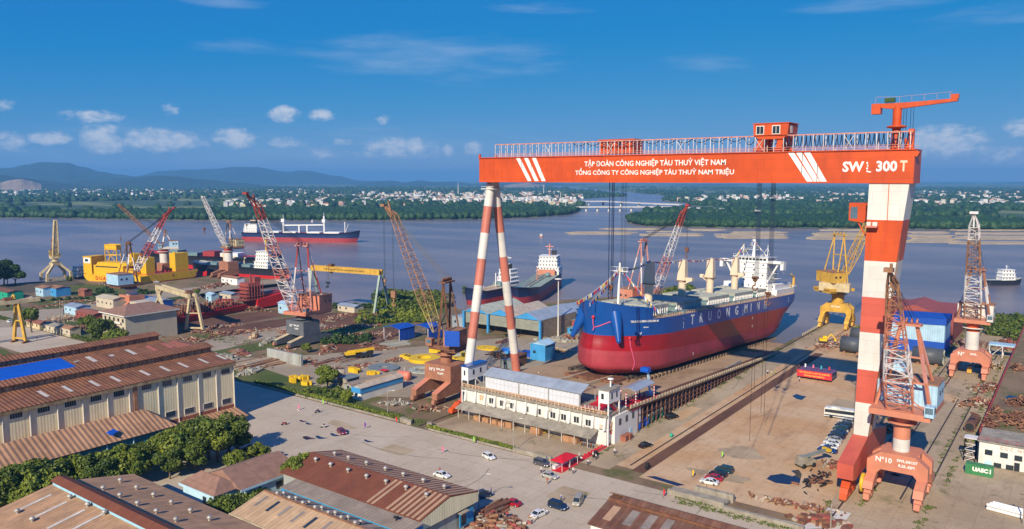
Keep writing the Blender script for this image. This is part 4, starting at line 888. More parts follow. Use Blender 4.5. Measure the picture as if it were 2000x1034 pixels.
    mb.build('wire_rope', 'cable_dark', root, True)
    if hook:
        for (frac, py, s, mm) in hook:
            p0 = tp if frac >= 1 else F_.lerp(tip, frac)-Vector((0, 0, .8)); zz = zat(p0, py); mb = MB()
            for yy in (-.35, .35): mb.tube(p0+sd*yy, Vector((p0.x, p0.y, zz))+sd*yy*.6, .055, 4)
            mb.build('hoist_rope', 'cable_dark', root, True)
            mb = MB(); mb.box((p0.x, p0.y, zz), (s, s*.6, s*1.3), rz=ang); mb.bar((p0.x, p0.y, zz-s*.6), (p0.x, p0.y, zz-s*1.5), s*.22); mb.path([(p0.x+s*.4*math.cos(a), p0.y, zz-s*1.9+s*.4*math.sin(a)) for a in np.linspace(R(90), R(360), 7)], s*.14, 5); mb.build('hook_block', mm, root, True)
# 1 front right, beside the gantry's rigid leg
b = (-31.5, 199.0); c = thing('portal_crane', 'salmon portal crane nearest the right edge beside the gantry leg, white lattice jib raised', 'crane', (*b, 0), 0, 'slewing portal cranes of the yard')
portal_frame(c, *b, 6.8, 11.0, 5.3, 4.2, 'salmon', [('Nº10', 1.7, -2.9, .3), ('SWL.50/15T', .85, 2.1, .8), ('R.25..42M', .85, 2.0, -.4)])
mat('drum_yellow', (.65, .42, .03), .5); MB().lathe([(.2, -.3), (2.3, -.3), (2.3, .3), (.2, .3)], (-38.3, 192.8, 3.4), 18, 0, 'X').build('cable_reel', 'drum_yellow', c, True)
t_ = tip_for(b, 1741, 522, 21, True)
slewing(c, b, 11.0, 20.0, 1.85, ['salmon', 'old_white'], [1, 0, 0], t_, (4.0, 1.6), [0, 0, 1, 1, 0, 0, 2, 2], ['salmon', 'rail_white', 'rust_light'], 5.6, 2.0, 3.0, 15, .12, 21, (9.5, 13.0, 5.4, 1.0, 0), ('pale_blue', 'salmon'), None, 3.4, head=(2.2, -.4), afm=['salmon', 'rail_pink'])
# 2 farther along the same rails
b = (-31.5, 341.0); c = thing('portal_crane', 'salmon portal crane standing on the weedy rails at the far right, jib upright', 'crane', (*b, 0), 0, 'slewing portal cranes of the yard')
portal_frame(c, *b, 5.8, 10.2, 5.3, 4.2, 'salmon', [('Nº', 2.0, -3.0, .6), ('SWL.', 1.1, 1.2, .9)])
t_ = tip_for(b, 1903, 420, 17, True)
slewing(c, b, 10.2, 20.6, 2.3, ['old_white', 'orange_red'], [0, 0, 1], t_, (3.5, 1.4), [0, 1, 1, 0, 0, 2], ['rust_light', 'rail_white', 'rail_white'], 5.4, 3.0, 2.6, 16, .15, 20, (7, 12, 5.0, 1.0, 0), ('old_white', 'salmon'), None, 4.0, head=(.8, .8), afm=['crane_rust', 'rail_white'])
# 3 yellow, at the end of the quay
b = (-98.3, 414.0); c = thing('portal_crane', 'yellow portal crane standing at the river end of the slipway quay', 'crane', (*b, 0), 0, 'slewing portal cranes of the yard')
portal_frame(c, *b, 8.0, 12.4, 6.3, 3.6, 'crane_yellow', [('Nº7 SWL', 1.2, 0, .6)])
t_ = tip_for(b, 1716, 392, 22, False)
slewing(c, b, 12.4, 19.0, 3.0, ['crane_yellow'], [0], t_, (3.5, 8), [0], ['crane_yellow'], 5.0, 1.8, 3.0, 14, .16, 28, (7.5, 13, 5.2, 1.5, 3.0), ('crane_yellow', 'crane_yellow'), None, 7.0, afm=['crane_yellow'], back=2.5)
MB().bx(-105.5, -91, 405, 409, 19.2, 23.4).build('counterweight', 'crane_cream', c, True)
# 4 behind the ship
b = (-178, 357); c = thing('portal_crane', 'red and white portal crane standing behind the big ship, jib raised to the right', 'crane', (*b, 0), 0, 'slewing portal cranes of the yard')
pedestal(c, *b, 8.5, 'salmon', 'salmon', None, 4.7, 8, 3.5); t_ = tip_for(b, 1340, 400, 22, True)
slewing(c, b, 8.5, 10.5, 2.8, ['salmon'], [0], t_, (4, 2.0), [0, 1, 0, 1, 1, 2], ['rail_pink', 'rail_white', 'crane_red'], 5.2, 2.2, 3.2, 15, .16, 33, (9, 11, 7, 0, 0), ('salmon', 'salmon'), [(1.0, 488, 1.7, 'rust_steel')], 5, head=(1, -.3), afm=['rail_pink', 'rail_white'])
# 5 rust red, left of the white building
b = (-174.8, 199.5); c = thing('portal_crane', 'rust brown portal crane with a blue sheet screen, left of the striped gantry legs', 'crane', (*b, 0), 0, 'slewing portal cranes of the yard')
pedestal(c, *b, 12.0, 'crane_rust', 'salmon', [('Nº3', 1.6, -2.4, .5), ('SWL.50T', 1.0, 1.4, .9), ('R.25M', 1.0, 1.4, -.5)], 4.7, 11.5, 5.5); t_ = tip_for(b, 760, 397, 23, False)
slewing(c, b, 12.0, 17.0, 2.05, ['crane_rust'], [0], t_, (3.5, 5.6), [1, 1, 0, 0, 0, 0, 0, 0, 0, 0], ['rust_light', 'olive_yellow'], 5.2, 2.2, 3.0, 22, .11, 23, (4.5, 8.5, 5.2, 0, 0), ('crane_rust', 'rust_steel'), [(.93, 575, 1.9, 'rust_light'), (1.0, 548, .8, 'rust_light')], 4.6, head=(2.4, -.8), afm=['rust_steel'], wires=6, back=1.5)
p = onV(883, 662, 194); mb = MB(); d_ = Vector((.78, -.62, 0))
mb.box((p.x, p.y, p.z), (5.2, .3, 5.2), rz=R(24)); mb.build('screen', 'sheet_blue', c, True)
# 6 white and red jib on a grey pedestal
b = (-285.2, 226.5); c = thing('portal_crane', 'salmon crane on a dark grey pedestal with a red and white jib, left of centre', 'crane', (*b, 0), 0, 'slewing portal cranes of the yard')
pedestal(c, *b, 11.0, 'crane_grey', 'crane_cream', [('Nº', 1.8, -2.6, .6), ('SWL.30T', 1.0, 1.2, .9), ('R.30M', 1.0, 1.2, -.5)], 4.9, 12, 6.4); t_ = tip_for(b, 496, 384, 27.5, True)
slewing(c, b, 11.0, 13.8, 2.8, ['crane_grey', 'crane_red'], [0, 1], t_, (4.5, 1.6), [0, 1, 1, 0, 1, 0, 1, 1, 2], ['rail_pink', 'rail_white', 'crane_red'], 6.2, 2.4, 3.4, 18, .2, 31, (9, 13, 6.5, 0, 0), ('salmon', 'salmon'), [(1.0, 440, .6, 'rust_steel')], 5.5, head=(4.6, 1.4), afm=['rail_pink', 'rail_white', 'crane_red'], wires=6)
# 7 blue-white house, red and white jib, left
b = (-449, 233); c = thing('portal_crane', 'crane with a pale blue corrugated house and red and white jib, beside the yellow barges', 'crane', (*b, 0), 0, 'slewing portal cranes of the yard')
pedestal(c, *b, 7.4, 'salmon', 'salmon', None, 4.7, 7, 3.4); t_ = tip_for(b, 330, 408, 26, False)
slewing(c, b, 7.4, 13, 3.0, ['old_white', 'crane_red'], [0, 0, 1], t_, (3.5, 8), [1, 1, 2, 2, 1, 1, 2, 2], ['rust_light', 'rail_white', 'crane_red'], 5.0, 2.0, 3.0, 16, .2, 24, (9, 13, 6.0, -1, 0), ('pale_blue', 'rust_steel'), None, 3.5, head=(3.5, .5), afm=['rust_steel', 'rail_white'], back=1.0)
# 8-9 the pair beyond the barges, 10 the cream one by the shore
b = (-560, 317); c = thing('portal_crane', 'crane with a small white cab and brown jib leaning left behind the yellow barges', 'crane', (*b, 0), 0, 'slewing portal cranes of the yard')
pedestal(c, *b, 12, 'crane_rust', 'crane_rust'); t_ = tip_for(b, 232, 400, 22, False)
slewing(c, b, 12, 22.5, 3.2, ['old_white', 'crane_red'], [0, 0, 1], t_, (2.5, 4), [0], ['rust_light'], 4.0, 2.0, 2.4, 15, .2, 13, (6, 9, 4.5, 0, 0), ('pale_blue', 'old_white'), [(1.0, 466, 1.0, 'rust_steel')], 2.4, afm=['rust_light', 'rail_white'])
b = (-530, 352); c = thing('portal_crane', 'crane with a white lattice jib standing among the black hulls behind the barges', 'crane', (*b, 0), 0, 'slewing portal cranes of the yard')
pedestal(c, *b, 12, 'crane_rust', 'crane_rust'); t_ = tip_for(b, 396, 385, 19, True)
slewing(c, b, 12, 22.0, 3.2, ['old_white', 'crane_red'], [0, 0, 1], t_, (2.5, 2), [1], ['rust_light', 'rail_white'], 5.0, 2.0, 2.6, 17, .2, 20, (7, 10, 5, 0, 0), ('crane_cream', 'rust_light'), [(1.0, 448, 1.6, 'rust_steel')], 3.5, afm=['rust_light', 'rail_white'])
b = (-608, 260); c = thing('portal_crane', 'cream coloured portal crane with its jib straight up, alone on the left shore', 'crane', (*b, 0), 0, 'slewing portal cranes of the yard')
mb = MB()
for s in (-1, 1):
    for e in (-1, 1): mb.bar((b[0]+s*2, b[1]+e*2, 13), (b[0]+s*5, b[1]+e*8, 6.5), 1.5); mb.bar((b[0]+s*5, b[1]+e*8, 6.8), (b[0]+s*5, b[1]+e*8.4, 1), 1.7)
    mb.bar((b[0]+s*5, b[1]-8, 2), (b[0]+s*5, b[1]+8, 2), .9)
mb.bx(b[0]-3, b[0]+3, b[1]-3, b[1]+3, 12, 14); mb.build('portal', 'crane_cream', c, True)
t_ = tip_for(b, 108, 431, 7, True); slewing(c, b, 14, 17, 1.9, ['crane_cream'], [0], t_, (1.5, 1.5), [0], ['crane_cream'], 3.6, 1.8, 2.0, 14, .3, 13, (4, 5, 4.0, 0, 0), ('olive_yellow', 'crane_cream'), None, 2, afm=['rust_steel'], back=2)
# ---- small yard gantries
def yard_gantry(label, A, B, zt, m, legm, bw=1.3, bd=1.8, txt=None, over=(0, 0), trolley=None, bot=0.0):
    """A, B: the two feet of each end; twin beams between the two apexes"""
    o = thing('yard_gantry', label, 'gantry', ((A[0][0]+B[0][0])/2, (A[0][1]+B[0][1])/2, 0), 0, 'small yard gantries')
    a = (Vector(A[0][:2])+Vector(A[1][:2]))/2; b = (Vector(B[0][:2])+Vector(B[1][:2]))/2; dr = (b-a).normalized(); n = Vector((-dr.y, dr.x))
    tops = []
    for F2, c in ((A, a), (B, b)):
        s0 = 1 if (Vector(F2[0][:2])-c).dot(n) > 0 else -1
        for f, s in ((F2[0], s0), (F2[1], -s0)):
            p = Vector((f[0], f[1], bot+.8)); q = Vector((c.x+n.x*s*bw, c.y+n.y*s*bw, zt-.1)); MB().bar(p, q, 1.15, 1.15).build('leg', legm, o, True); tops.append(q)
            MB().bar(p-Vector((dr.x*1.6+n.x, dr.y*1.6+n.y, .35)), p+Vector((dr.x*1.6+n.x, dr.y*1.6+n.y, -.35)), .9, .9).build('bogie', 'rust_steel', o, True)
        u0, u1 = Vector((F2[0][0], F2[0][1], bot+2)), Vector((F2[1][0], F2[1][1], bot+2)); mb = MB(); mb.bar(u0, u1, .7); m0 = u0.lerp(tops[-2], .5); m1 = u1.lerp(tops[-1], .5); mb.bar(m0, m1, .5); mb.build('tie_beam', legm, o, True)
    a3, b3 = Vector((a.x, a.y, zt+bd/2)), Vector((b.x, b.y, zt+bd/2)); n3 = Vector((n.x, n.y, 0))*bw; D = Vector((dr.x, dr.y, 0))
    for s in (-1, 1): 
        bm_ = MB().bar(a3-D*over[0]+n3*s, b3+D*over[1]+n3*s, 1.1, bd).build('beam', m, o, True)
    if txt: 
        X = D if D.dot(Vector((math.cos(HEAD), math.sin(HEAD), 0))) > 0 else -D
        nn = X.cross(Vector((0, 0, 1))); text(txt, 'lettering', 1.0, (a3+b3)/2-Vector((0, 0, 0))+nn*(bw+.6), X, 'cable_dark', o, .02, .02, xs=1.5)
    mb = MB(); f = trolley if trolley is not None else .9; c = a3.lerp(b3, f); mb.box((c.x, c.y, zt+bd+.7), (3, 3, 1.4), rz=math.atan2(dr.y, dr.x)); mb.box((c.x, c.y, zt-.6), (1.2, 1.2, 1.4)); mb.build('trolley', 'rust_steel', o, True)
    return o
g1 = yard_gantry('cream yard gantry with a twin beam straddling the red hull sections', (G(299,612), G(331,636)), (G(363,648), G(397,649)), zat(G(380,649), 583), 'crane_cream', 'crane_cream', 1.6, 1.9)
g2 = yard_gantry('yellow gantry with a lettered beam on pale green legs by the river', (G(603,602), G(622,592)), (G(731,615), G(760,606)), zat(G(745,611), 538), 'crane_yellow', 'pipe_green', 1.3, 3.0, 'TONG CONG TY CONG NGHIEP TAU THUY', trolley=.28)
c_ = Vector(g2.location); mb = MB(); p = G(603,602).lerp(G(745,610), .28); zz = zat(p, 520); z2 = zat(p, 551)
for k in (-.8, .8): mb.tube((p.x+k, p.y, zz), (p.x+k, p.y, z2), .12, 4)
mb.box((p.x, p.y, z2-.5), (3, 1, .8)); mb.box((p.x-1, p.y, z2-3), (2, .8, .6)); mb.bar((p.x, p.y, z2), (p.x, p.y, z2-3), .4); mb.build('hook_block', 'cable_dark', g2, True)
g3 = yard_gantry('tall yellow gantry leg at the left edge, standing on the rusty floor by the road', (Vector((-400,112,0)), Vector((-389.5,112,0))), (G(28,668), G(50,670)), zat(G(36,670), 593), 'crane_cream', 'crane_yellow', 1.4, 1.6, None, (0, 9))
MB().path([Vector((G(32,668).x+dx, G(32,668).y, zat(G(32,668), 593)+dz)) for dx, dz in ((-1.4, 0), (-1.4, 3), (0, 4), (1.6, 3), (1.6, 0))], .5, 6).build('end_hoop', 'crane_yellow', g3, True)
# ---------------------------------------------------------------- buildings
mat('roof_brown', (.26, .105, .045), .75, var=.22, scale=.25, sheet=(1, 1.1), sheetvar=.22, dirt=.55, dirtcol=(.11, .045, .03), corr=(1, 1.1), cdepth=.1)
mat('roof_tan', (.46, .265, .14), .75, var=.15, scale=.2, sheet=(0, 1.0), sheetvar=.18, dirt=.45, dirtcol=(.20, .125, .08), corr=(0, 1.0), cdepth=.1)
mat('roof_tan_y', (.42, .23, .125), .75, var=.15, scale=.2, sheet=(1, 1.3), sheetvar=.22, dirt=.45, dirtcol=(.20, .11, .065), corr=(1, 1.3), cdepth=.12)
mat('roof_sand', (.54, .355, .20), .75, var=.12, scale=.2, sheet=(0, 1.2), sheetvar=.16, dirt=.35, dirtcol=(.27, .17, .10), corr=(0, 1.2), cdepth=.1)
mat('roof_grey', (.31, .245, .185), .8, var=.15, scale=.2, sheet=(0, 1.0), sheetvar=.1, dirt=.4, dirtcol=(.17, .11, .07), corr=(0, 1.0), cdepth=.08)
mat('roof_maroon', (.20, .062, .028), .75, var=.12, scale=.3, sheet=(0, .9), sheetvar=.08, corr=(0, .9), cdepth=.12)
mat('roof_stripe_tan', (.42, .26, .16), .75, var=.1, scale=.3); mat('roof_dark_brown', (.165, .07, .04), .7, var=.25, scale=.25, sheet=(0, 1.0), sheetvar=.3, dirt=.5, dirtcol=(.2, .14, .10), corr=(0, 1.0), cdepth=.08)
mat('wall_cream', (.84, .73, .46), .75, var=.05, scale=.2, sheet=(1, .75), sheetvar=.10, dirt=.45, dirtcol=(.52, .40, .22), streak=True, rust=.05, corr=(1, .75), cdepth=.015)
mat('wall_fascia', (.36, .27, .15), .8, var=.2, scale=.5, sheet=(1, 1.2), sheetvar=.35, dirt=.8, dirtcol=(.13, .06, .035), streak=True)
mat('wall_teal', (.045, .26, .27), .7, var=.12, scale=.3, sheet=(1, 1.0), sheetvar=.25, dirt=.2, corr=(1, 1.0))
mat('wall_white', (.74, .72, .67), .75, var=.06, scale=.3, dirt=.35, dirtcol=(.50, .44, .35), streak=True)
mat('wall_lightblue', (.48, .70, .82), .7, var=.08, scale=.4, dirt=.2, dirtcol=(.4, .45, .45), streak=True); mat('wall_blue', (.03, .27, .52), .65, var=.12, scale=.4, sheet=(0, .9), sheetvar=.2, corr=(0, .9))
mat('wall_beige', (.55, .47, .35), .8, var=.08, scale=.2, dirt=.3, dirtcol=(.36, .29, .2), streak=True); mat('wall_grey', (.36, .37, .35), .8, var=.15, scale=.25, dirt=.7, dirtcol=(.17, .14, .11), streak=True)
mat('concrete_old', (.33, .29, .23), .9, var=.2, scale=.4, dirt=.6, dirtcol=(.14, .12, .09), streak=True); mat('tarp_blue', (.008, .10, .52), .45, var=.08, scale=.3)
mat('skylight', (.58, .53, .46), .6, var=.15, scale=.5, dirt=.5, dirtcol=(.35, .27, .2)); mat('skylight_red', (.42, .13, .10), .7); mat('skylight_dim', (.24, .20, .17), .6, var=.2, scale=.5)
mat('steel_bright', (.45, .42, .37), .5, .3, var=.2); mat('ridge_blue', (.32, .60, .76), .6, var=.08); mat('roof_silver', (.40, .45, .50), .42, .25, var=.12, scale=.25, sheet=(0, 2.0), sheetvar=.12, corr=(0, .9), cdepth=.05)
mat('curtain', (.62, .63, .68), .8, var=.04); mat('orange_rail', (.60, .38, .22), .7, var=.2); mat('red_cloth', (.62, .012, .025), .65, var=.1); mat('wood_crate', (.42, .22, .11), .8, var=.2, scale=.8)
mat('trestle_brown', (.16, .075, .05), .8, var=.25, scale=.5); mat('tile_red', (.30, .10, .06), .8, var=.2, scale=.5, dirt=.3)
def slab(mb, P, Q, ax, a, b, t=.22, m=0):            # roof sheet from P to Q (two-coordinate points), extruded along ax
    d = Vector((Q[0]-P[0], Q[1]-P[1])); n = Vector((-d.y, d.x)).normalized()*t
    if n.y > 0: n = -n
    mb.prism([P, Q, (Q[0]+n.x, Q[1]+n.y), (P[0]+n.x, P[1]+n.y)], ax, a, b, m)
def vents(root, pts, s=.64):
    for p in pts: 
        mb = MB(); mb.tube((p[0], p[1], p[2]-.3), (p[0], p[1], p[2]+.5*s), .42*s, 10); mb.lathe([(.3*s, .45*s), (.75*s, .7*s), (.85*s, 1.0*s), (.6*s, 1.4*s), (.1, 1.55*s)], p, 12); mb.build('roof_vent', 'steel_bright', root, True)
# the big warehouse, twin bays with ridge monitors
w = thing('warehouse', 'long cream warehouse with two brown roof monitors and rows of dark windows', 'warehouse', (-240, 90, 0))
VA, VB = 20, 141.4; mb = MB(); mb.bx(-212.9, -212.6, VA, VB, 0, 17.8); mb.bx(-274, -212.7, VB-.3, VB-.02, 0, 17.6); mb.prism([(-274, 17.5), (-212.8, 17.5), (-225, 19.2), (-231, 19.2), (-243.3, 17.7), (-256, 19.2), (-262, 19.2)], 1, VB-.28, VB-.04); mb.bx(-274, -273.7, VA, VB-.4, 0, 17.5)
wl = mb.build('wall', 'wall_cream', w, True)
mb = MB()
for P_, Q_ in (((-211.7, 18.0), (-224.9, 19.5)), ((-230.5, 19.5), (-243.3, 17.9)), ((-243.3, 17.9), (-256.1, 19.5)), ((-262.3, 19.5), (-275, 17.9))): slab(mb, P_, Q_, 1, VA, VB+.5)
rf = mb.build('roof', 'roof_brown', w, True)
MB().bx(-212.0, -211.75, VA, VB+.4, 16.9, 17.75).build('fascia', 'wall_fascia', w, True)
for u0, u1 in ((-230.6, -224.8), (-262.4, -256.2)):
    mb = MB(); mb.bx(u0, u1, VA, VB+.2, 19.0, 21.2); mo = mb.build('roof_monitor', 'wall_fascia', w, True); mb = MB(); c = (u0+u1)/2
    slab(mb, (u1+.7, 21.2), (c, 22.1), 1, VA, VB+.7); slab(mb, (c, 22.1), (u0-.7, 21.2), 1, VA, VB+.7); mb.build('monitor_roof', 'roof_brown', mo, True)
    mb = MB(); v = VA+1.2
    while v < VB: mb.bx(u1+.01, u1+.09, v, v+.22, 19.2, 21.1); v += 2.6
    mb.build('monitor_strut', 'rust_steel', mo, True)
def pane(px, py, wd=2.9, h=1.5): 
    p = onU(px, py, -212.6); f = MB(); f.bx(-212.6, -212.48, p.y-wd/2-.12, p.y+wd/2+.12, p.z-h/2-.12, p.z+h/2+.12); fo = f.build('window', 'window_frame', w, True)
    g = MB(); 
    for k in range(5): a = p.y-wd/2+wd*k/5; g.bx(-212.48, -212.44, a+.04, a+wd/5-.04, p.z-h/2, p.z+h/2)
    g.build('window_pane', 'dark_glass', fo, True)
for x, y in ((286,756),(326,749),(366,740),(403.5,732.5),(440,725.5),(333,809),(369.5,802),(406,792.5),(442,783.5),(31,811),(85,799.5),(137,788.5),(187,778),(232,769)): pane(x, y)
for px in (0, 55, 110, 160, 209, 252, 309, 347, 388, 423, 457):
    y = onU(px, 770, -212.6).y; MB().tube((-212.4, y, .2), (-212.4, y, 17), .17, 6).build('downpipe', 'old_white', w, True)
y = onU(263, 760, -212.6).y; MB().bx(-212.6, -212.2, y-.5, y+.5, 0, 17).build('expansion_joint', 'rust_light', w, True)
sk = lambda P, Q, v0, v1, nm='skylight', m='skylight': MB().add([(P[0], v0, P[1]+.06), (P[0], v1, P[1]+.06), (Q[0], v1, Q[1]+.06), (Q[0], v0, Q[1]+.06)], [(0, 1, 2, 3)]).build(nm, m, w, True)
zA = lambda u: 18.0+(-211.7-u)/13.2*1.5; zB = lambda u: 17.9+(-243.3-u)/12.8*1.6
for px, py in ((57,760),(105,751),(158,741),(200,733),(258,722),(300,715),(336,708),(375,700),(414,694)):
    u = -218; v = G(px, py, zA(u)).y; sk((u+2.7, zA(u+2.7)), (u-2.7, zA(u-2.7)), v-.5, v+.5)
for px, py, m in ((150,694,'skylight'),(232,682,'skylight'),(268,674,'skylight_red'),(300,669,'skylight_red'),(130,701,'skylight'),(143,705,'skylight'),(200,690,'skylight')):
    u = -249; d = .9 if px in (130, 143, 200) else 3; v = G(px, py, zB(u)).y; sk((u+d, zB(u+d)), (u-d, zB(u-d)), v-.7, v+.7, m=m)
v1 = G(112, 702, zB(-250)).y; sk((-244, zB(-244)+.05), (-255.2, zB(-255.2)+.05), VA, v1, 'tarpaulin', 'tarp_blue')
mb = MB(); slab(mb, (-205.4, 2.0), (-212.6, 3.5), 1, 114.6, VB, .18); ca = mb.build('canopy', 'roof_tan_y', w, True); mb = MB()
for v in (116, 124, 132, 140): mb.tube((-205.8, v, 0), (-205.8, v, 1.95), .12, 6)
mb.build('canopy_post', 'old_white', ca, True); MB().bx(-212.6, -212.45, 118, VB, 3.45, 4.5).build('brick_band', 'tile_red', w, True)
for i, (v, s) in enumerate(((139.5, .8), (137, .65))): tag(MB().box((-206.8, v, s), (2.2, 1.6, 2*s), rz=.4).box((-206.2, v+.8, s*.5), (1.2, 1.0, s), rz=1).build('scrap_bale', 'concrete_old'), ('larger' if i == 0 else 'smaller')+' grey bale of scrap under the warehouse canopy', 'bale')
# teal lean-to in front of it
o = thing('shed', 'low teal shed with a rusty tan hipped roof in front of the cream warehouse', 'shed', (-206, 80, 0))
MB().bx(-212.3, -199.8, 30, 113.6, 0, 7.0).build('wall', 'wall_teal', o, True); mb = MB()
slab(mb, (-199.1, 7.1), (-208, 11.2), 1, 28, 109.5); slab(mb, (-208, 11.2), (-212.3, 9.4), 1, 28, 109.5)
mb.add([(-199.1, 109.5, 7.1), (-208, 109.5, 11.2), (-199.1, 114.2, 7.1), (-212.3, 114.2, 8.6), (-212.3, 109.5, 9.4)], [(0, 2, 1), (2, 3, 1), (3, 4, 1)]); mb.build('roof', 'roof_tan_y', o, True)
for v in (88, 95, 102, 109): MB().tube((-199.6, v, 0), (-199.6, v, 7), .15, 6).build('downpipe', 'wall_lightblue', o, True)
p = G(220, 846, 9); tag(MB().box((p.x, p.y, 9.2), (1.6, 2.6, .35), rz=.5, ry=.4).box((p.x+.8, p.y-.8, 9.0), (1.2, 1.2, .3), rz=1.2, ry=.4).build('tarpaulin', 'tarp_blue'), 'crumpled blue tarpaulin on the tan shed roof', 'tarpaulin')
# bottom-left hall with a blue-sided ridge monitor
def hallx(name, label, cat, u0, u1, v0, v1, eave, ridge, roofm, wallm, over=.6, vr=None):
    o = thing(name, label, cat, ((u0+u1)/2, (v0+v1)/2, 0)); vr = (v0+v1)/2 if vr is None else vr
    MB().prism([(v0, 0), (v1, 0), (v1, eave-.15), (vr, ridge-.3), (v0, eave-.15)], 0, u0+.3, u1-.3).build('wall', wallm, o, True)
    mb = MB(); sl1 = (ridge-eave)/(vr-v0); sl2 = (ridge-eave)/(v1-vr)
    slab(mb, (v0-over, eave-over*sl1), (vr, ridge), 0, u0-.3, u1+.3); slab(mb, (vr, ridge), (v1+over, eave-over*sl2), 0, u0-.3, u1+.3); r = mb.build('roof', roofm, o, True)
    return o, r, (lambda v: eave+(v-v0)*sl1 if v < vr else eave+(v1-v)*sl2)
o, r_, zf = hallx('workshop_hall', 'brown roofed hall in the bottom left corner with a pale blue ridge strip', 'hall', -176, -100, 54, 89, 6.2, 9.6, 'roof_tan', 'wall_beige', vr=73)
mb = MB(); mb.bx(-175.6, -100, 71.7, 74.6, 9.2, 10.3); mo = mb.build('ridge_monitor', 'ridge_blue', o, True); mb = MB(); slab(mb, (71.4, 10.3), (73.1, 11.0), 0, -176, -100); slab(mb, (73.1, 11.0), (74.9, 10.3), 0, -176, -100); mb.build('monitor_roof', 'roof_maroon', mo, True)
vp = []
for px, py in ((235,941),(267,955),(300,969),(335,983),(372,999),(409,1014),(202,967),(235,981),(269,997),(306,1012),(344,1028)): q = G(px, py, 7.6); vp.append((q.x, q.y, zf(q.y)+.1))
for px, py in ((34,1001),(63,1017),(137,986),(172,1002),(205,1018)): q = G(px, py, 8.0); vp.append((q.x, q.y, zf(q.y)+.1))
vents(o, vp)
for px, py in ((65,990),(95,1005),(130,1022),(172,1030)):
    q = G(px, py, 7.6); mb = MB(); a, b = q.y-3.6, q.y+3.6; mb.add([(q.x-.4, a, zf(a)+.05), (q.x+.4, a, zf(a)+.05), (q.x+.4, b, zf(b)+.05), (q.x-.4, b, zf(b)+.05)], [(0, 1, 2, 3)]); mb.build('skylight', 'skylight', o, True)
# striped hall
o, r_, zf = hallx('workshop_hall', 'hall with a striped maroon and tan roof at the bottom centre', 'hall', -147.5, -103.6, 110, 127.6, 7.0, 9.0, 'roof_maroon', 'wall_grey', .6)
mb = MB(); u = -146.5; g = random.Random(4)
while u < -103.6:
    a, b = 118.9, 128.0; mb.add([(u, a, zf(a)+.05), (u+.95, a, zf(a)+.05), (u+.95, b, zf(b)+.05), (u, b, zf(b)+.05)], [(0, 1, 2, 3)])
    if u > -120 and not -116.5 < u < -113.5: a, b = 109.5, 118.5; mb.add([(u, a, zf(a)+.05), (u+.75, a, zf(a)+.05), (u+.75, b, zf(b)+.05), (u, b, zf(b)+.05)], [(0, 1, 2, 3)])
    u += 1.45
mb.build('roof_stripe', 'roof_stripe_tan', r_, True)
mb = MB(); mb.prism([(109.5, 4.6), (128.1, 4.6), (128.1, 6.7), (118.8, 8.6), (109.5, 6.7)], 0, -103.6, -103.3); mb.build('gable_cladding', 'wall_cream', o, True)
p = onU(908, 1000, -103.2); wb = MB(); wb.bx(-103.3, -103.1, 121.6, 126.2, .8, 4.0); bwn = wb.build('window', 'wall_blue', o, True); MB().bx(-103.3, -102.3, 121.2, 124, 4.1, 4.3).build('awning', 'concrete_old', bwn, True); MB().bx(-103.1, -103.04, 122, 123.6, 1.2, 3.6).build('window_pane', 'dark_glass', bwn, True)
vp = []
for px, py in ((654,893),(681,901),(716,911),(753,922),(788,933),(827,945),(868,957)): q = G(px, py, 8.0); vp.append((q.x, q.y, zf(q.y)+.1))
for px, py in ((617,905),(646,915),(680,926),(716,938),(754,949),(793,961),(833,975)): q = G(px, py, 8.0); vp.append((q.x, q.y, zf(q.y)+.1))
vents(o, vp)
o = thing('workshop_annex', 'low grey roofed annex between the striped hall and the sand coloured hall', 'annex', (-122, 107, 0))
MB().bx(-141, -102.8, 104.6, 109.8, 0, 6.2).build('wall', 'wall_blue', o, True); mb = MB(); slab(mb, (104.6, 6.3), (109.3, 6.75), 0, -141.5, -102.3); mb.build('roof', 'roof_grey', o, True)
p = G(774, 1018, 6.5); mb = MB(); mb.tube((p.x, p.y, 6.4), (p.x, p.y, 7.2), .14, 6); mb.tube((p.x-.5, p.y, 7.2), (p.x+.5, p.y, 7.4), .3, 8); mb.build('floodlight', 'cable_dark', o, True)
p = G(620, 884, 4); o2 = thing('porch', 'small brown gabled porch roof at the far end of the striped hall', 'porch', (-149, 122, 0)); MB().prism([(115, 0), (127, 0), (127, 4.6), (121, 6.6), (115, 4.6)], 0, -151.5, -148).build('wall', 'wall_beige', o2, True); mb = MB(); slab(mb, (114.6, 4.6), (121, 6.8), 0, -152, -147.8); slab(mb, (121, 6.8), (127.4, 4.6), 0, -152, -147.8); mb.build('roof', 'roof_grey', o2, True)
o, r_, zf = hallx('workshop_hall', 'sand coloured hall with a dark ridge line and dim skylights at the bottom', 'hall', -139, -88, 91, 104.4, 6.0, 8.0, 'roof_sand', 'wall_beige', .4, 98.8)
mb = MB(); mb.bx(-139.2, -88, 98.5, 99.1, 8.0, 8.15); mb.build('ridge_cap', 'rust_light', o, True); MB().bx(-139.4, -88, 90.2, 90.5, 5.2, 5.9).build('gutter', 'timber_pale', o, True); MB().bx(-138.7, -88, 90.75, 90.95, 2.0, 5.2).build('white_wall', 'wall_white', o, True)
vp = []
for px, py in ((554,966),(578,975),(604,983),(629,994),(655,1004),(680,1012),(705,1021)): q = G(px, py, 7.6); vp.append((q.x, q.y, zf(q.y)+.1))
for px, py in ((542,971),(566,979),(592,989),(616,998),(642,1008),(667,1018),(694,1029)): q = G(px, py, 7.6); vp.append((q.x, q.y, zf(q.y)+.1))
vents(o, vp, .55)
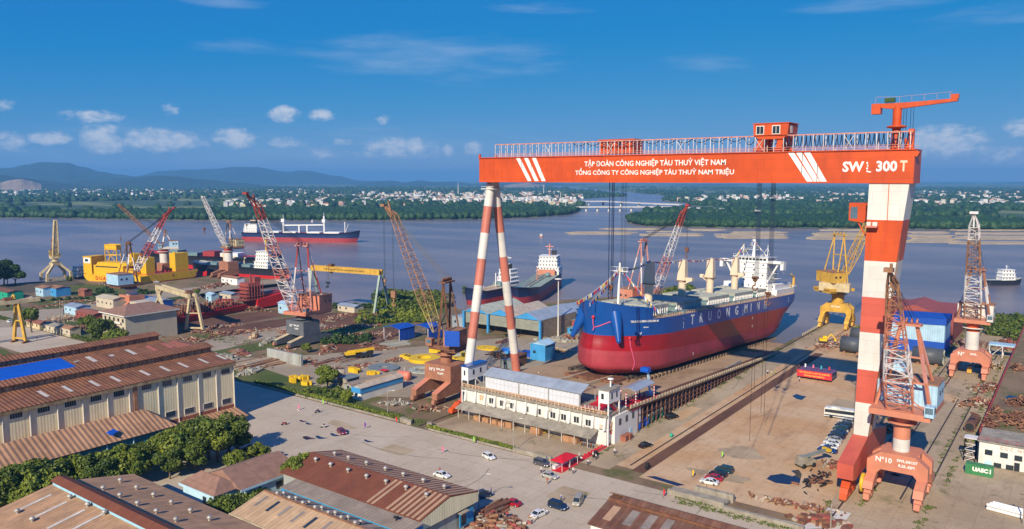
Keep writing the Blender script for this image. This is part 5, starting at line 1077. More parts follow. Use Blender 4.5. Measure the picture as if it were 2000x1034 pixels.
for i, (px, py) in enumerate(((510,980),(533,990),(556,999),(581,1010),(606,1021),(636,1030),(560,961),(582,970),(605,979),(630,989),(657,998),(683,1007),(710,1017),(737,1028))):
    q = G(px, py, 7.2 if i < 6 else 7.0); s = 1.7 if i < 6 else 1.2; a, b = q.y-s, q.y+s; MB().add([(q.x-.42, a, zf(a)+.05), (q.x+.42, a, zf(a)+.05), (q.x+.42, b, zf(b)+.05), (q.x-.42, b, zf(b)+.05)], [(0, 1, 2, 3)]).build('skylight', 'dark_glass' if i in (1, 4) else 'skylight_dim', o, True)
# bottom-right hall
o, r_, zf = hallx('workshop_hall', 'dark brown hall with a raised ridge strip at the bottom right of centre', 'hall', -77, -36, 131.4, 147.2, 5.6, 7.8, 'roof_dark_brown', 'wall_white', .4, 140.4)
mb = MB(); mb.bx(-77, -36, 139.3, 141.7, 7.4, 8.3); mo = mb.build('ridge_monitor', 'rust_steel', o, True); mb = MB(); slab(mb, (139, 8.3), (140.5, 8.9), 0, -74, -36); slab(mb, (140.5, 8.9), (142, 8.3), 0, -77.4, -36); mb.build('monitor_roof', 'roof_dark_brown', mo, True)
for px, py in ((1195,1002),(1233,1012),(1268,1021),(1301,1030)): q = G(px, py, 6.8); a, b = q.y-2.4, q.y+2.4; MB().add([(q.x-.9, a, zf(a)+.05), (q.x+.9, a, zf(a)+.05), (q.x+.9, b, zf(b)+.05), (q.x-.9, b, zf(b)+.05)], [(0, 1, 2, 3)]).build('skylight', 'skylight_dim' if px > 1200 else 'roof_stripe_tan', o, True)
o = thing('shed', 'corner of a grey blue metal roof at the bottom edge below the parked white car', 'shed', (-84, 119, 0)); MB().bx(-92, -80, 112, 122, 0, 3).build('wall', 'wall_grey', o, True); mb = MB(); slab(mb, (111.5, 3), (122.5, 3.6), 0, -92.5, -79.5); mb.build('roof', 'roof_silver', o, True)
# small light-blue house with hipped tiles
o = thing('house', 'small light blue house with a brown hipped roof among the trees at the lower left', 'house', (-162, 105, 0))
mb = MB(); mb.bx(-166.3, -153.5, 96, 102.5, 0, 4.2); mb.bx(-166, -151.5, 102.5, 117.5, 0, 4.4); mb.build('wall', 'wall_lightblue', o, True); mb = MB()
def hip(mb, x0, x1, y0, y1, z, h, inset, o_=.6):
    x0 -= o_; x1 += o_; y0 -= o_; y1 += o_
    if (x1-x0) > (y1-y0): c = (y0+y1)/2; R0, R1 = (x0+inset, c, z+h), (x1-inset, c, z+h); fs = [(0, 1, 5, 4), (2, 3, 4, 5), (3, 0, 4), (1, 2, 5)]
    else: c = (x0+x1)/2; R0, R1 = (c, y0+inset, z+h), (c, y1-inset, z+h); fs = [(1, 2, 5, 4), (3, 0, 4, 5), (0, 1, 4), (2, 3, 5)]
    mb.add([(x0, y0, z), (x1, y0, z), (x1, y1, z), (x0, y1, z), R0, R1], fs+[(3, 2, 1, 0)])
mat('tile_brown', (.27, .15, .105), .8, var=.15, scale=.6, sheet=(1, .5), sheetvar=.12)
hip(mb, -166.3, -153.5, 96, 102.5, 4.3, 2.6, 3.4); hip(mb, -166, -151.5, 101.5, 117.5, 4.45, 2.9, .6); mb.build('roof', 'tile_brown', o, True)
MB().bx(-166.95, -152.9, 95.3, 95.55, 3.7, 4.25).bx(-151.05, -150.85, 101, 118.1, 3.9, 4.4).build('eaves_board', 'wall_lightblue', o, True)
MB().bx(-158.2, -156.8, 95.93, 95.98, 1.1, 3.0).bx(-151.47, -151.42, 111, 114, 1.3, 3.0).build('window', 'dark_glass', o, True)
# ---- the white deckhouse at the slipway head
WB = thing('slipway_building', 'long white two-storey building under the slipway head, with a lean-to canopy', 'building', (-131, 192, 0))
mb = MB(); mb.bx(-156.5, -104.6, 187.4, 197, 0, 8.3); mb.bx(-104.6, -103.4, 190, 206, 0, 8.0); wl = mb.build('wall', 'wall_white', WB, True)
mb = MB(); mb.bx(-157.4, -104, 186.6, 198.5, 8.3, 8.95); mb.build('deck_slab', 'concrete_old', WB, True)
for k in range(14): u = -155.6+k*3.9; MB().prism([(187.4, 8.2), (186.9, 8.2), (186.2, 4.6), (187.4, 4.6)], 0, u-.35, u+.35).build('buttress', 'wall_white', WB, True)
mb = MB(); u = -156.8
while u < -105: mb.bx(u, u+.25, 186.7, 186.95, 8.95, 10.0); u += 1.3
mb.bx(-157.2, -104.4, 186.65, 187.0, 9.9, 10.1); mb.bx(-157.2, -104.4, 186.75, 186.9, 9.35, 9.5); mb.build('balustrade', 'orange_rail', WB, True)
for px, py in ((941,777),(960,783),(981,788),(1001,793),(1028,799),(1052,804),(1080,811),(1101,815),(1126,820),(1149,826)):
    p = onV(px, py, 187.35); f = MB(); f.bx(p.x-.95, p.x+.95, 187.3, 187.4, p.z-.95, p.z+.95); fo = f.build('window', 'window_frame', WB, True); g_ = MB()
    for a in (-.85, .08): g_.bx(p.x+a, p.x+a+.75, 187.25, 187.3, p.z-.85, p.z+.85)
    g_.build('window_pane', 'orange_rail' if px == 941 else 'dark_glass', fo, True)
for px, py in ((991,785),(949,790),(990,797),(1074,801),(1090,806),(1106,826),(1137,832),(1090,822)): p = onV(px, py, 187); mb = MB(); mb.bx(p.x-.6, p.x+.6, 186.85, 187.38, p.z-.42, p.z+.42); mb.lathe([(.05, 186.8), (.33, 186.8), (.33, 186.85), (.05, 186.85)], (p.x, 0, p.z), 10, 1, 'Y'); mb.build('air_conditioner', ['old_white', 'hatch_grey'], WB, True)
mb = MB(); slab(mb, (182.6, 2.9), (187.3, 4.4), 0, -156.6, -107, .16); mb.build('lean_to_roof', 'concrete_old', WB, True)
for k in range(12): u = -155.5+k*4.3; MB().tube((u, 183, 0), (u, 183, 2.9), .1, 6).build('lean_to_post', 'old_white', WB, True)
for k in range(3): MB().bx(-103.38, -103.3, 192.4+k*4, 193.6+k*4, 5.0, 6.8).build('window', 'dark_glass', WB, True)
MB().bx(-103.38, -103.3, 199, 200.2, .1, 2.3).build('door', 'wall_lightblue', WB, True)
gg = random.Random(8)
for k, (u, s, h) in enumerate(((-148.5, 2.6, 1.5), (-145.2, 2.4, 1.5), (-142, 2.6, 1.5), (-139, 2.4, 1.4), (-136.3, 2.2, 1.8), (-126.5, 3.2, 2.3), (-114.5, 4.6, 1.7))):
    mb = MB(); mb.bx(u-s/2, u+s/2, 183.6, 185.6, .12, h); 
    for a in (-.5, 0, .46): mb.bx(u+a*s-.06, u+a*s+.1, 183.55, 183.6, .1, h)
    tag(mb.build('wooden_crate', 'wood_crate'), ('first crate by the left tower, under the white building\'s canopy', 'second wooden crate from the left tower under the canopy', 'third wooden crate from the left tower under the canopy', 'fourth wooden crate from the left tower under the canopy', 'tallish narrow crate, fifth from the left tower under the canopy', 'tall crate alone near the middle of the canopy', 'long low crate near the bicycles under the canopy')[k], 'crate')
for k in range(6):
    u = -110.5+k*.75; o = thing('bicycle', 'bicycle parked in the row under the right end of the canopy', 'bicycle', (u, 183.8, 0), .3, 'bicycles under the canopy'); mb = MB()
    for yy in (-.5, .5): mb.path([(0, yy+.33*math.cos(a), .34+.33*math.sin(a)) for a in np.linspace(0, 6.28, 11)], .04, 4)
    wh_ = mb.build('wheels', 'cable_dark', o); mb = MB(); mb.bar((0, -.5, .34), (0, -.15, .85), .06); mb.bar((0, -.15, .85), (0, .35, .85), .06); mb.bar((0, .5, .34), (0, .35, 1.0), .06); mb.bar((0, -.5, .34), (0, 0, .35), .06); mb.bar((0, 0, .35), (0, .35, .85), .06); mb.bar((-.3, .35, 1.0), (.3, .35, 1.0), .06); mb.box((0, -.2, .92), (.2, .3, .1)); mb.build('frame', 'wall_blue' if k % 2 else 'hull_red', o)
p = G(1055, 845, 0); mb = MB()
for k in range(5): mb.bar((p.x-2+k*.8, p.y-.6, .35), (p.x-1+k*.8, p.y+.8, .5), .3)
tag(mb.build('steel_bundle', 'drum_yellow'), 'small heap of yellow steel parts before the canopy', 'steel parts')
# left tower with window grid, right stair tower
o = thing('stair_tower', 'white tower with tall window grids at the left end of the slipway building', 'tower', (-156.5, 191, 0))
mb = MB(); mb.bx(-157.6, -154.9, 187.2, 196.8, 11.2, 15.4); mb.bx(-157.9, -154.6, 186.9, 197.1, 15.4, 15.7, 1); mb.bx(-157.4, -155.1, 187.6, 191, 0, 11.2, 2)
for u in (-157.6, -155.2): 
    for v in (187.2, 191, 196.5): mb.bx(u, u+.3, v, v+.3, 0, 11.3)
for z in (3.6, 7.3, 11.0): mb.bx(-157.62, -154.88, 187.15, 187.45, z, z+.35); mb.bx(-155.15, -154.85, 187.2, 191.2, z, z+.35)
mb.build('wall', ['ship_white', 'hull_blue', 'wall_grey'], o, True); gl = MB()
for z in (.3, 4.1, 7.8):
    for k in range(3): gl.bx(-157.2+k*.72, -156.65+k*.72, 187.5, 187.58, z, z+1.4); gl.bx(-157.2+k*.72, -156.65+k*.72, 187.5, 187.58, z+1.65, z+3.0); gl.bx(-155.08, -155.0, 187.9+k*1.05, 188.6+k*1.05, z, z+3.0)
gl.build('window', 'dark_glass', o, True); MB().bx(-156.6, -156, 187.13, 187.18, 12.6, 14.2).bx(-154.88, -154.83, 189.6, 190.3, 12.6, 14.2).bx(-154.88, -154.83, 193.2, 193.9, 12.6, 14.2).build('window', 'dark_glass', o, True)
mb = MB(); mb.bar((-155, 191.4, 11), (-155, 195.8, 7.2), .6, .4); mb.bar((-155, 195.8, 7.2), (-155, 192, 3.6), .6, .4); mb.build('stair', 'wall_white', o, True)
o = thing('stair_tower', 'open white stair tower at the right end of the slipway building, with orange rails', 'tower', (-105.5, 190.4, 0))
mb = MB(); mb.bx(-107.2, -103.9, 187.2, 193.8, 12.2, 16.0); mb.bx(-107.6, -103.5, 186.8, 194.2, 16.0, 16.25, 1)
for u in (-107.2, -104.25):
    for v in (187.2, 193.45): mb.bx(u, u+.35, v, v+.35, 0, 12.2)
mb.tube((-105.5, 191, 16.2), (-105.5, 191, 18.2), .25, 8); mb.lathe([(.2, 18.2), (.9, 18.4), (.9, 18.7), (.2, 18.8)], (-105.5, 191, 0), 12)
for z in (4.4, 8.4): mb.bx(-107.0, -104.1, 187.4, 190.0, z, z+.3)
mb.build('wall', ['ship_white', 'concrete_old'], o, True)
MB().bx(-106.3, -105.5, 187.12, 187.18, 13.4, 15.0).bx(-103.88, -103.82, 188.6, 189.3, 13.4, 15.0).bx(-103.88, -103.82, 191.4, 192.1, 13.4, 15.0).build('window', 'dark_glass', o, True)
mb = MB(); z = 0
for a, b, za, zb2 in ((193, 188.5, 0, 4.5), (188.8, 193.2, 4.5, 8.5), (193.2, 188.8, 8.5, 12)): mb.bar((-104.6, a, za), (-104.6, b, zb2), .8, .3)
mb.build('stair', 'red_cloth', o, True); mb = MB()
for a, b, za, zb2 in ((193, 188.5, 0, 4.5), (188.8, 193.2, 4.5, 8.5), (193.2, 188.8, 8.5, 12)):
    for h in (.6, 1.1): mb.bar((-104.1, a, za+h), (-104.1, b, zb2+h), .14)
for z in (4.7, 8.7):
    for h in (.4, .8, 1.1): mb.bar((-107.1, 187.3, z+h), (-104, 187.3, z+h), .12)
mb.build('handrail', 'orange_rail', o, True)
# pavilion on the deck
o = thing('pavilion', 'silver roofed pavilion with a white curtain wall on the deck of the white building', 'pavilion', (-133, 194, 9))
mb = MB(); mb.bx(-150.2, -115.4, 190.2, 190.4, 8.98, 12.9)
for k in range(24): mb.bx(-150.2+k*1.5, -150.16+k*1.5, 190.16, 190.2, 9.2, 12.8, 1)
mb.bx(-150.2, -115.4, 190.15, 190.2, 10.9, 10.95, 1); mb.build('curtain_wall', ['curtain', 'hatch_grey'], o, True); mb = MB(); slab(mb, (189.6, 13.0), (194.2, 14.8), 0, -151, -114.4, .15); slab(mb, (194.2, 14.8), (199, 13.0), 0, -151, -114.4, .15); mb.build('roof', 'roof_silver', o, True)
mb = MB()
for u in (-150.6, -137, -126, -114.9):
    for v in (189.9, 198.6): mb.tube((u, v, 9), (u, v, 13), .15, 6)
    mb.bar((u, 189.9, 13), (u, 198.6, 13), .15); mb.bar((u, 189.9, 13), (u, 194.2, 14.7), .12)
for k in range(28): u = -150.6+k*1.3; mb.bar((u, 189.8, 12.6), (u+.65, 189.8, 13.0), .07); mb.bar((u+.65, 189.8, 13.0), (u+1.3, 189.8, 12.6), .07)
mb.build('truss_frame', 'steel_bright', o, True)
# ceremony stage: red carpets, small silver canopy on candy-striped posts
o = thing('stage_canopy', 'small silver blue canopy on red and white striped posts over a red stage', 'canopy', (-106, 208, 8.6))
mb = MB(); slab(mb, (-103.6, 12.4), (-106.3, 13.2), 1, 203, 216, .12); slab(mb, (-106.3, 13.2), (-109, 12.4), 1, 203, 216, .12); mb.build('roof', 'roof_silver', o, True); mb = MB()
for u, v in ((-103.8, 203.4), (-103.8, 215.6), (-108.8, 203.4), (-108.8, 215.6)):
    for k in range(10): mb.tube((u, v, SLIP(v)+k*.45), (u, v, SLIP(v)+k*.45+.45), .17, 7, m=k % 2)
mb.build('post', ['flag_white', 'flag_red'], o, True)
for k, (u, v) in enumerate(((-108.3, 190), (-104.0, 197.6))):
    o = thing('striped_post', ('red and white candy striped pole beside the pavilion', 'red and white candy striped pole behind the stair tower')[k], 'pole', (u, v, 8.95)); mb = MB()
    for i in range(10): mb.tube((u, v, 8.95+i*.45), (u, v, 9.4+i*.45), .17, 7, m=i % 2)
    mb.build('shaft', ['flag_white', 'flag_red'], o, True)
mb = MB(); mb.add([(u, v, SLIP(max(197, v))+.06 if v > 197.1 else 9.02) for u, v in ((-109.5, 200.5), (-103.2, 200.5), (-103.2, 217), (-109.5, 217))], [(0, 1, 2, 3)]); mb.bx(-103.3, -103.15, 200, 217, 7.2, 8.4); tag(mb.build('stage_carpet', 'red_cloth'), 'bright red carpet under the small silver canopy', 'carpet')
mb = MB(); mb.bx(-114, -108, 188, 198.4, 8.97, 9.03); mb.prism([(-114.2, 9.0), (-108, 9.0), (-108, 10.6), (-114.2, 10.2)], 1, 198.3, 198.5); tag(mb.build('red_cloth', 'red_cloth'), 'red cloth and backdrop on the deck right of the pavilion', 'cloth')
o = thing('boom_lift', 'small blue platform on a leaning mast above the stage canopy', 'lift', (-108, 219, 7.2)); MB().box((-108, 218, 15.6), (2.6, 2.0, 1.0)).box((-108, 218, 14.9), (2.9, 2.3, .2)).build('basket', 'tarp_blue', o, True); MB().bar((-107, 219.5, 7), (-107.4, 218.4, 14.9), .7, .4).box((-107, 219.6, 7.6), (1.6, 2.4, 1.1)).build('mast', 'pale_blue', o, True)
# trestle carrying the slipway edge
o = thing('slipway_trestle', 'brown steel trestle with a pale notched parapet along the sloping slipway edge', 'trestle', (-105, 275, 0))
col = None
for k in range(46):
    v = 204+k*3.15; h = SLIP(v)-.9
    if h < .5: break
    c = MB().bx(-103.6, -103.25, v, v+.35, 0, h).bx(-106.6, -106.3, v, v+.35, 0, h).bx(-106.6, -103.3, v+.05, v+.3, h*.52, h*.52+.25).bar((-106.4, v+.2, .2), (-103.5, v+.2, h*.5), .16).build('trestle_bay', 'trestle_brown', o, True)
mb = MB()
for f in (.35, .7): mb.bar((-103.4, 204, (SLIP(204)-.9)*f), (-103.4, 326, (SLIP(326)-.9)*f), .2); mb.bar((-106.4, 204, (SLIP(204)-.9)*f), (-106.4, 326, (SLIP(326)-.9)*f), .2)
mb.build('long_tie', 'trestle_brown', o, True)
mb = MB(); mb.add([(u, v, SLIP(v)+dz) for dz in (-.45, .03) for u, v in ((-107, 198), (-103, 198), (-103, 340), (-107, 340))], [(3, 2, 1, 0), (4, 5, 6, 7), (0, 1, 5, 4), (1, 2, 6, 5), (2, 3, 7, 6), (3, 0, 4, 7)]); mb.build('walkway', 'rusty_dirt', o, True)
mb = MB(); v = 199
while v < 338: mb.bx(-103.35, -103.0, v, v+1.1, SLIP(v)-.3, SLIP(v)+1.0); mb.bx(-103.3, -103.05, v+1.1, v+2.1, SLIP(v)-.3, SLIP(v)+.45); v += 2.1
mb.build('parapet', 'timber_pale', o, True)
mb = MB(); mb.bx(-107.2, -106.8, 204, 300, 0, 3.0); mb.build('back_wall', 'wall_grey', o, True)
v = 380; k = 0
while v < 423: tag(MB().bx(-105.7, -105.4, v, v+.3, 0, 1.1).bx(-105.75, -105.35, v-.05, v+.35, 1.05, 1.2).build('mooring_post', 'timber_pale'), 'short pale post in the row along the quay edge behind the ship', 'post', 'posts along the quay edge'); v += 2.6
mat('toilet_green', (.02, .36, .22), .5)
for k in range(5): p = (-104.8, 214+k*2.35, 0); o = thing('portable_toilet', 'green portable toilet with a pale lid in the row before the trestle', 'portable toilet', p, 0, 'portable toilets'); MB().bx(-.6, .6, -.6, .6, 0, 2.3).bx(.6, .66, -.4, .4, .15, 2.0).build('cabin', 'toilet_green', o); MB().bx(-.65, .65, -.65, .65, 2.3, 2.5).build('roof', 'old_white', o)
for k, (u, v, r, h) in enumerate(((-104.6, 205.4, 1.4, 2.4), (-105.4, 208.6, 1.2, 2.6), (-104.4, 211.0, 1.2, 2.6), (-105.0, 262, 1.3, 2.6))): tag(MB().lathe([(.1, 0), (r, 0), (r*1.02, h*.4), (r, h*.85), (r*.7, h), (.1, h)], (u, v, 0), 16).build('water_drum', 'tarp_blue'), ('blue drum beside the stair tower\'s red bales', 'blue drum in the middle of three before the trestle', 'blue drum nearest the green toilets', 'blue drum farther along the trestle, on its own')[k], 'drum')
for k, (u, v) in enumerate(((-102.6, 194.4), (-102.4, 196.6))): tag(MB().box((u, v, .8), (1.7, 2.0, 1.6), rz=.1).bar((u-.9, v, 1.65), (u+.9, v, 1.65), .2).build('waste_skip', 'tile_red'), ('rusty red skip nearer the stair tower foot', 'rusty red skip farther from the stair tower foot')[k], 'skip')
# red tent and carpet
o = thing('tent', 'bright red canopy tent at the near end of the red carpet', 'tent', (-105.6, 166.8, 0)); mb = MB(); hip(mb, -107.3, -103.9, 163.2, 170.4, 2.5, 1.1, 3.0, .3); mb.build('canopy', 'red_cloth', o, True)
for u in (-107.4, -103.8):
    for v in (163, 166.8, 170.6): MB().tube((u, v, 0), (u, v, 2.5), .07, 6).build('pole', 'old_white', o, True)
MB().bx(-107.2, -106.2, 163.5, 169.8, .8, 1.0).bx(-107.1, -106.3, 163.6, 169.7, .1, .8).build('reception_table', 'flag_white', o, True)
mb = MB(); mb.bx(-107.0, -103.6, 162.6, 171, .06, .085); mb.bx(-105.8, -103.9, 171, 188.4, .06, .085); 
for k in range(9): mb.bx(-105.85, -105.6, 172+k*1.8, 172.25+k*1.8, .06, .5)
tag(mb.build('red_carpet', 'red_cloth'), 'long red carpet from the tent to the stair tower', 'carpet')
# ---------------------------------------------------------------- trees, bushes, hedges, weeds
def tree_mesh(seed, h, r, n, size, leafm, lobes=9, lift=.38, flat=.8):
    """a parentless prototype: Empty > trunk (with limbs), crown of leaf clumps in lobes"""
    g = random.Random(seed); o = bpy.data.objects.new('tree', None); COL.objects.link(o); mb = MB()
    base = h*lift; C = []; Q = []
    for i in range(lobes):
        a = 6.283*i/lobes+g.uniform(-.4, .4); rr = r*(g.uniform(.25, .85) if i else 0); z = base+(h-base)*g.uniform(.22, .80)
        C.append((rr*math.cos(a), rr*math.sin(a), z)); Q.append(r*g.uniform(.20, .46))
    C.append((0, 0, h-r*.38)); Q.append(r*.42)
    mb.tube((0, 0, 0), (g.uniform(-.3, .3), g.uniform(-.3, .3), base*1.15), .035*h, 7, r2=.024*h)
    for c in C[::2]: mb.tube((0, 0, base*g.uniform(.75, 1.1)), (c[0]*.85, c[1]*.85, c[2]), .016*h, 5, r2=.006*h)
    mb.build('trunk', 'bark', o); V, F = leaves(C, Q, n, size, seed, flat); rawmesh('crown', V, F, leafm, None, o); return o
def bush_obj(name, label, cat, pts, n, size, m, seed, group=None, flat=.75, stems=True):
    """one shrub or thicket: foliage, with a few stems"""
    c = Vector(pts[0][0]); o = thing(name, label, cat, (c.x, c.y, c.z), 0, group); L = [(Vector(p)-c) for p, r in pts]
    V, F = leaves([(p.x, p.y, p.z+r*.55) for p, (q, r) in zip(L, pts)], [r for q, r in pts], n, size, seed, flat); V[:, 2] = np.maximum(V[:, 2], .03); rawmesh('foliage', V, F, m, None, o)
    if stems:
        mb = MB()
        for p, (q, r) in zip(L, pts):
            for k in (-1, 1): mb.tube((p.x, p.y, p.z), (p.x+k*r*.4, p.y+k*r*.2, p.z+r*.8), .06+r*.015, 5)
        mb.build('stem', 'bark', o)
    return o
protos = [tree_mesh(1, 11, 5.4, 5200, .36, 'leaf_mid', 17, .2), tree_mesh(2, 12, 5.8, 5400, .36, 'leaf_bright', 16, .2), tree_mesh(3, 12, 7.0, 7000, .38, 'leaf_mid', 22, .2, .7), tree_mesh(4, 9, 4.4, 3600, .34, 'leaf_bright', 13, .15), tree_mesh(5, 14, 6.5, 2600, .65, 'leaf_dark', 11, .25, .95), tree_mesh(6, 12, 5, 1500, .6, 'leaf_mid', 8, .4)]
used = [False]*6; g = random.Random(12)
def tree(k, p, label, s=1.0, group='trees of the yard'):
    p = Vector(p); rz = g.uniform(0, 6.28)
    if used[k]: o = dup(protos[k], (p.x, p.y, p.z if len(p) > 2 else 0), rz, label)
    else: o = protos[k]; used[k] = True; o.location = (p.x, p.y, 0); o.rotation_euler = (0, 0, rz); tag(o, label, 'tree')
    o['group'] = group; o.scale = (s, s, s); return o
row = ((8,0,1.0),(45,1,.92),(88,0,.95),(128,1,.8),(168,0,.85),(205,3,1.0),(243,1,.74),(282,0,.72),(322,1,.72),(352,1,.8))
for i, (px, k, s) in enumerate(row):
    v = onU(px, 900, -190).y; tree(k, (-190+g.uniform(-2, 2), v, 0), ('leafy green tree in the row before the teal shed, at the picture\'s left edge', 'second tree from the left edge, in the row before the teal shed', 'third tree from the left edge, in the row before the teal shed', 'fourth tree from the left edge, in the row before the teal shed', 'fifth tree from the left edge, in the row before the teal shed', 'small round tree, sixth from the left in the row before the teal shed', 'seventh tree from the left in the row before the teal shed', 'eighth tree from the left in the row before the teal shed', 'bright tree under the right end of the teal shed wall', 'bright tree just left of the big dark spreading tree')[i], s, 'row of trees before the teal shed')
for i, (px, u, k, s) in enumerate(((408,-186,2,1.0),(448,-184,2,.85),(380,-181,0,.8),(330,-181,0,.7),(200,-184,0,.8),(60,-184,3,1.0),(110,-184,3,1.0),(265,-184,3,1.0),(425,-182,1,.9),(350,-186,3,1.1))):
    tree(k, (u, onU(px, 900, u).y, 0), ('big dark spreading tree at the right end of the tree row', 'dark spreading tree nearest the road behind the light blue house', 'tree in front of the big dark spreading tree', 'low tree before the right part of the teal shed', 'low tree in the front rank, middle of the teal shed', 'small tree in the front rank near the left edge', 'small tree in the front rank, second from the left edge', 'small tree in the front rank, before the blue tarpaulin', 'bright tree just left of the light blue house', 'small tree in the front rank below the big dark spreading tree')[i], s, 'row of trees before the teal shed')
for i, (px, py, k, s, lb) in enumerate(((470,925,3,.7,'small tree behind the light blue house, left of two'),(505,905,3,.65,'small tree beside the road above the light blue house roof'),(545,945,0,.55,'tree between the light blue house and the striped hall, darker one'),(592,960,1,.8,'bright tree touching the left end of the striped hall'),(815,1052,3,.55,'round green tree at the bottom edge below the grey annex'),(1247,1062,3,.6,'yellow green tree top poking over the bottom edge before the dark brown hall'),
    (195,672,0,1.1,'large dense tree left of the beige office, by the road'),(178,662,5,.95,'tree on the left side of the clump by the beige office'),(243,690,3,1.15,'yellowish tree right in front of the beige office wall'),(222,684,1,.8,'slim tree at the corner of the beige office'),(62,650,5,1.05,'lone open crowned tree by the left road and the yellow gantry leg'),
    (8,556,4,1.25,'big dark tree on the left shore at the picture edge'),(30,557,4,1.05,'dark tree on the left shore, right of the picture edge one'),(-14,562,4,1.3,'dark tree cut by the left picture edge'),(137,558,5,.55,'small dark tree beside the cream portal crane'),(640,760,1,.72,'bright round tree by the beige tank'),(675,790,3,.55,'small tree before the grey roofs left of the blue and white shed'),(387,583,5,.5,'small dark tree on the bank of the inlet'),(600,690,3,.5,'bush like tree beside the grey crane pedestal'))):
    q = G(px, py); tree(k, q, lb, s)
o = thing('conifer', 'thin pointed conifer standing up from the dark trees on the left shore', 'tree', G(15, 556)); mb = MB(); mb.tube((0, 0, 0), (0, 0, 19), .35, 6, r2=.05); mb.build('trunk', 'bark', o)
V, F = leaves([(0, 0, 6+i*1.5) for i in range(9)], [2.6-.26*i for i in range(9)], 1200, .5, 3, .9); rawmesh('crown', V, F, 'leaf_dark', None, o)
def thicket(name, label, pxs, r0, r1, n, size, m, seed, zat_=0, cat='bushes'):
    gg = random.Random(seed); return bush_obj(name, label, cat, [(G(px+gg.uniform(-4, 4), py+gg.uniform(-1, 1), zat_), gg.uniform(r0, r1)) for px, py in pxs], n, size, m, seed)
thicket('bush_thicket', 'dense green thicket on the river bank behind the rust brown crane', [(x, y) for x in range(740, 872, 11) for y in (583, 592, 600, 606) if not (x > 840 and y > 600)], 3.0, 4.6, 7500, .75, 'leaf_mid', 21)
thicket('bush_thicket', 'sunlit green bushes on the bank left of the rust brown crane', [(x, y) for x in range(700, 835, 14) for y in (612, 622, 630)], 1.2, 2.6, 3800, .6, 'leaf_bright', 22)
thicket('bush_thicket', 'row of low bushes along the shore near the yellow gantry', [(x, 601+.02*(x-640)) for x in range(650, 745, 12)], 1.2, 2.4, 1600, .6, 'leaf_dark', 23)
thicket('bush_thicket', 'dark bushes beside the grey crane pedestal', [(x, y) for x in range(632, 720, 14) for y in (664, 672)], 1.4, 2.8, 2600, .55, 'leaf_dark', 24)
thicket('bush_thicket', 'green bushes behind the ship near the salmon crane house', [(1222, 590), (1228, 586), (1215, 592), (1310, 578), (1322, 574), (1335, 572), (1300, 580), (1345, 573)], 2.5, 4.5, 2600, .7, 'leaf_mid', 25)
thicket('mangrove_thicket', 'broad mangrove thicket on the right bank beyond the red hull block', [(x, y) for x in range(1800, 2010, 13) for y in (622, 632, 642) if not (x > 1925 and y < 630)]+[(x, 655) for x in range(1945, 2030, 13)]+[(1985, 665), (2005, 668), (2020, 675)], 3.2, 4.8, 9000, .75, 'leaf_mid', 26)
thicket('bush_thicket', 'small leafy clump on the bank right of the yellow crane legs', [(1672, 652), (1682, 650), (1690, 655), (1700, 648), (1708, 652)], 1.5, 2.6, 1500, .5, 'leaf_bright', 27)
thicket('floating_weeds', 'clump of mangrove standing in the water left of the tankers', [(885, 583), (878, 581)], 1.6, 2.2, 420, .5, 'leaf_mid', 28, -2)
thicket('floating_weeds', 'single small mangrove in the open water beyond the tankers\' bows', [(907, 566)], 1.4, 1.7, 160, .5, 'leaf_mid', 29, -2); thicket('floating_weeds', 'low mangrove tuft in the water near the tankers', [(906, 573)], 1.0, 1.4, 160, .45, 'leaf_mid', 30, -2)
thicket('bush_thicket', 'reedy bushes on the mud under the tanker bows', [(x, 603) for x in range(1035, 1110, 12)]+[(1000, 607), (985, 608), (1120, 598)], 1.3, 2.4, 1900, .5, 'leaf_bright', 31)
gc = random.Random(32); bush_obj('creeper_thicket', 'dense creeper and shrubs burying the wall of the light blue house', 'bushes', [(Vector((u+gc.uniform(-.5, .5), v, (.2, 1.2, 0, 0)[k])), gc.uniform(1.7, 2.6)) for k, u in enumerate((-150.5, -151.8, -148, -145.5)) for v in np.arange(93.5-k*.5, 109-k*1.2, 2.3)], 9000, .34, 'leaf_mid', 32)
thicket('bush_thicket', 'shrubs along the road side behind the light blue house', [(452, 905), (468, 908), (490, 914), (508, 922), (525, 932), (540, 942)], 1.5, 2.4, 3000, .36, 'leaf_mid', 33)
thicket('bush_thicket', 'overgrown weeds around the beige tank and grey huts', [(x, y) for x in range(600, 700, 12) for y in (768, 776)]+[(690, 770), (662, 764)], .8, 1.7, 2600, .34, 'leaf_mid', 34)
thicket('bush_thicket', 'green scrub beside the crane with the pale blue house', [(x, 572+.0*x) for x in range(195, 222, 9)]+[(270, 572), (282, 575), (300, 573)], 1.5, 3, 1200, .6, 'leaf_dark', 35)
thicket('bush_thicket', 'scrub line across the left yard below the blue sheds', [(x, 588-.06*(x-100)) for x in range(60, 230, 14)], .9, 1.8, 1500, .5, 'leaf_dark', 36)
def hedge(label, u0, u1, v, w, h, n, seed, m='leaf_bright'):
    o = thing('hedge', label, 'hedge', ((u0+u1)/2, v, 0)); gg = np.random.default_rng(seed); k = int((u1-u0)/1.1); L = [((i+.5)/k*(u1-u0)-(u1-u0)/2, gg.uniform(-.2, .2), h*.5) for i in range(k)]
    V, F = leaves(L, [w*gg.uniform(.75, 1.15) for i in range(k)], n, .26, seed, .7); V[:, 2] = np.maximum(V[:, 2], .05); rawmesh('foliage', V, F, m, None, o); mb = MB()
    for i in range(0, k, 2): mb.tube((L[i][0], 0, 0), (L[i][0], 0, h*.6), .06, 4)
    mb.build('stem', 'bark', o); return o
hedge('long clipped hedge along the far side of the concrete road', -243, -164, 170.3, .85, 1.3, 9000, 41)
hedge('clipped hedge before the white slipway building', -156, -123.5, 169.3, .8, 1.2, 4000, 42)
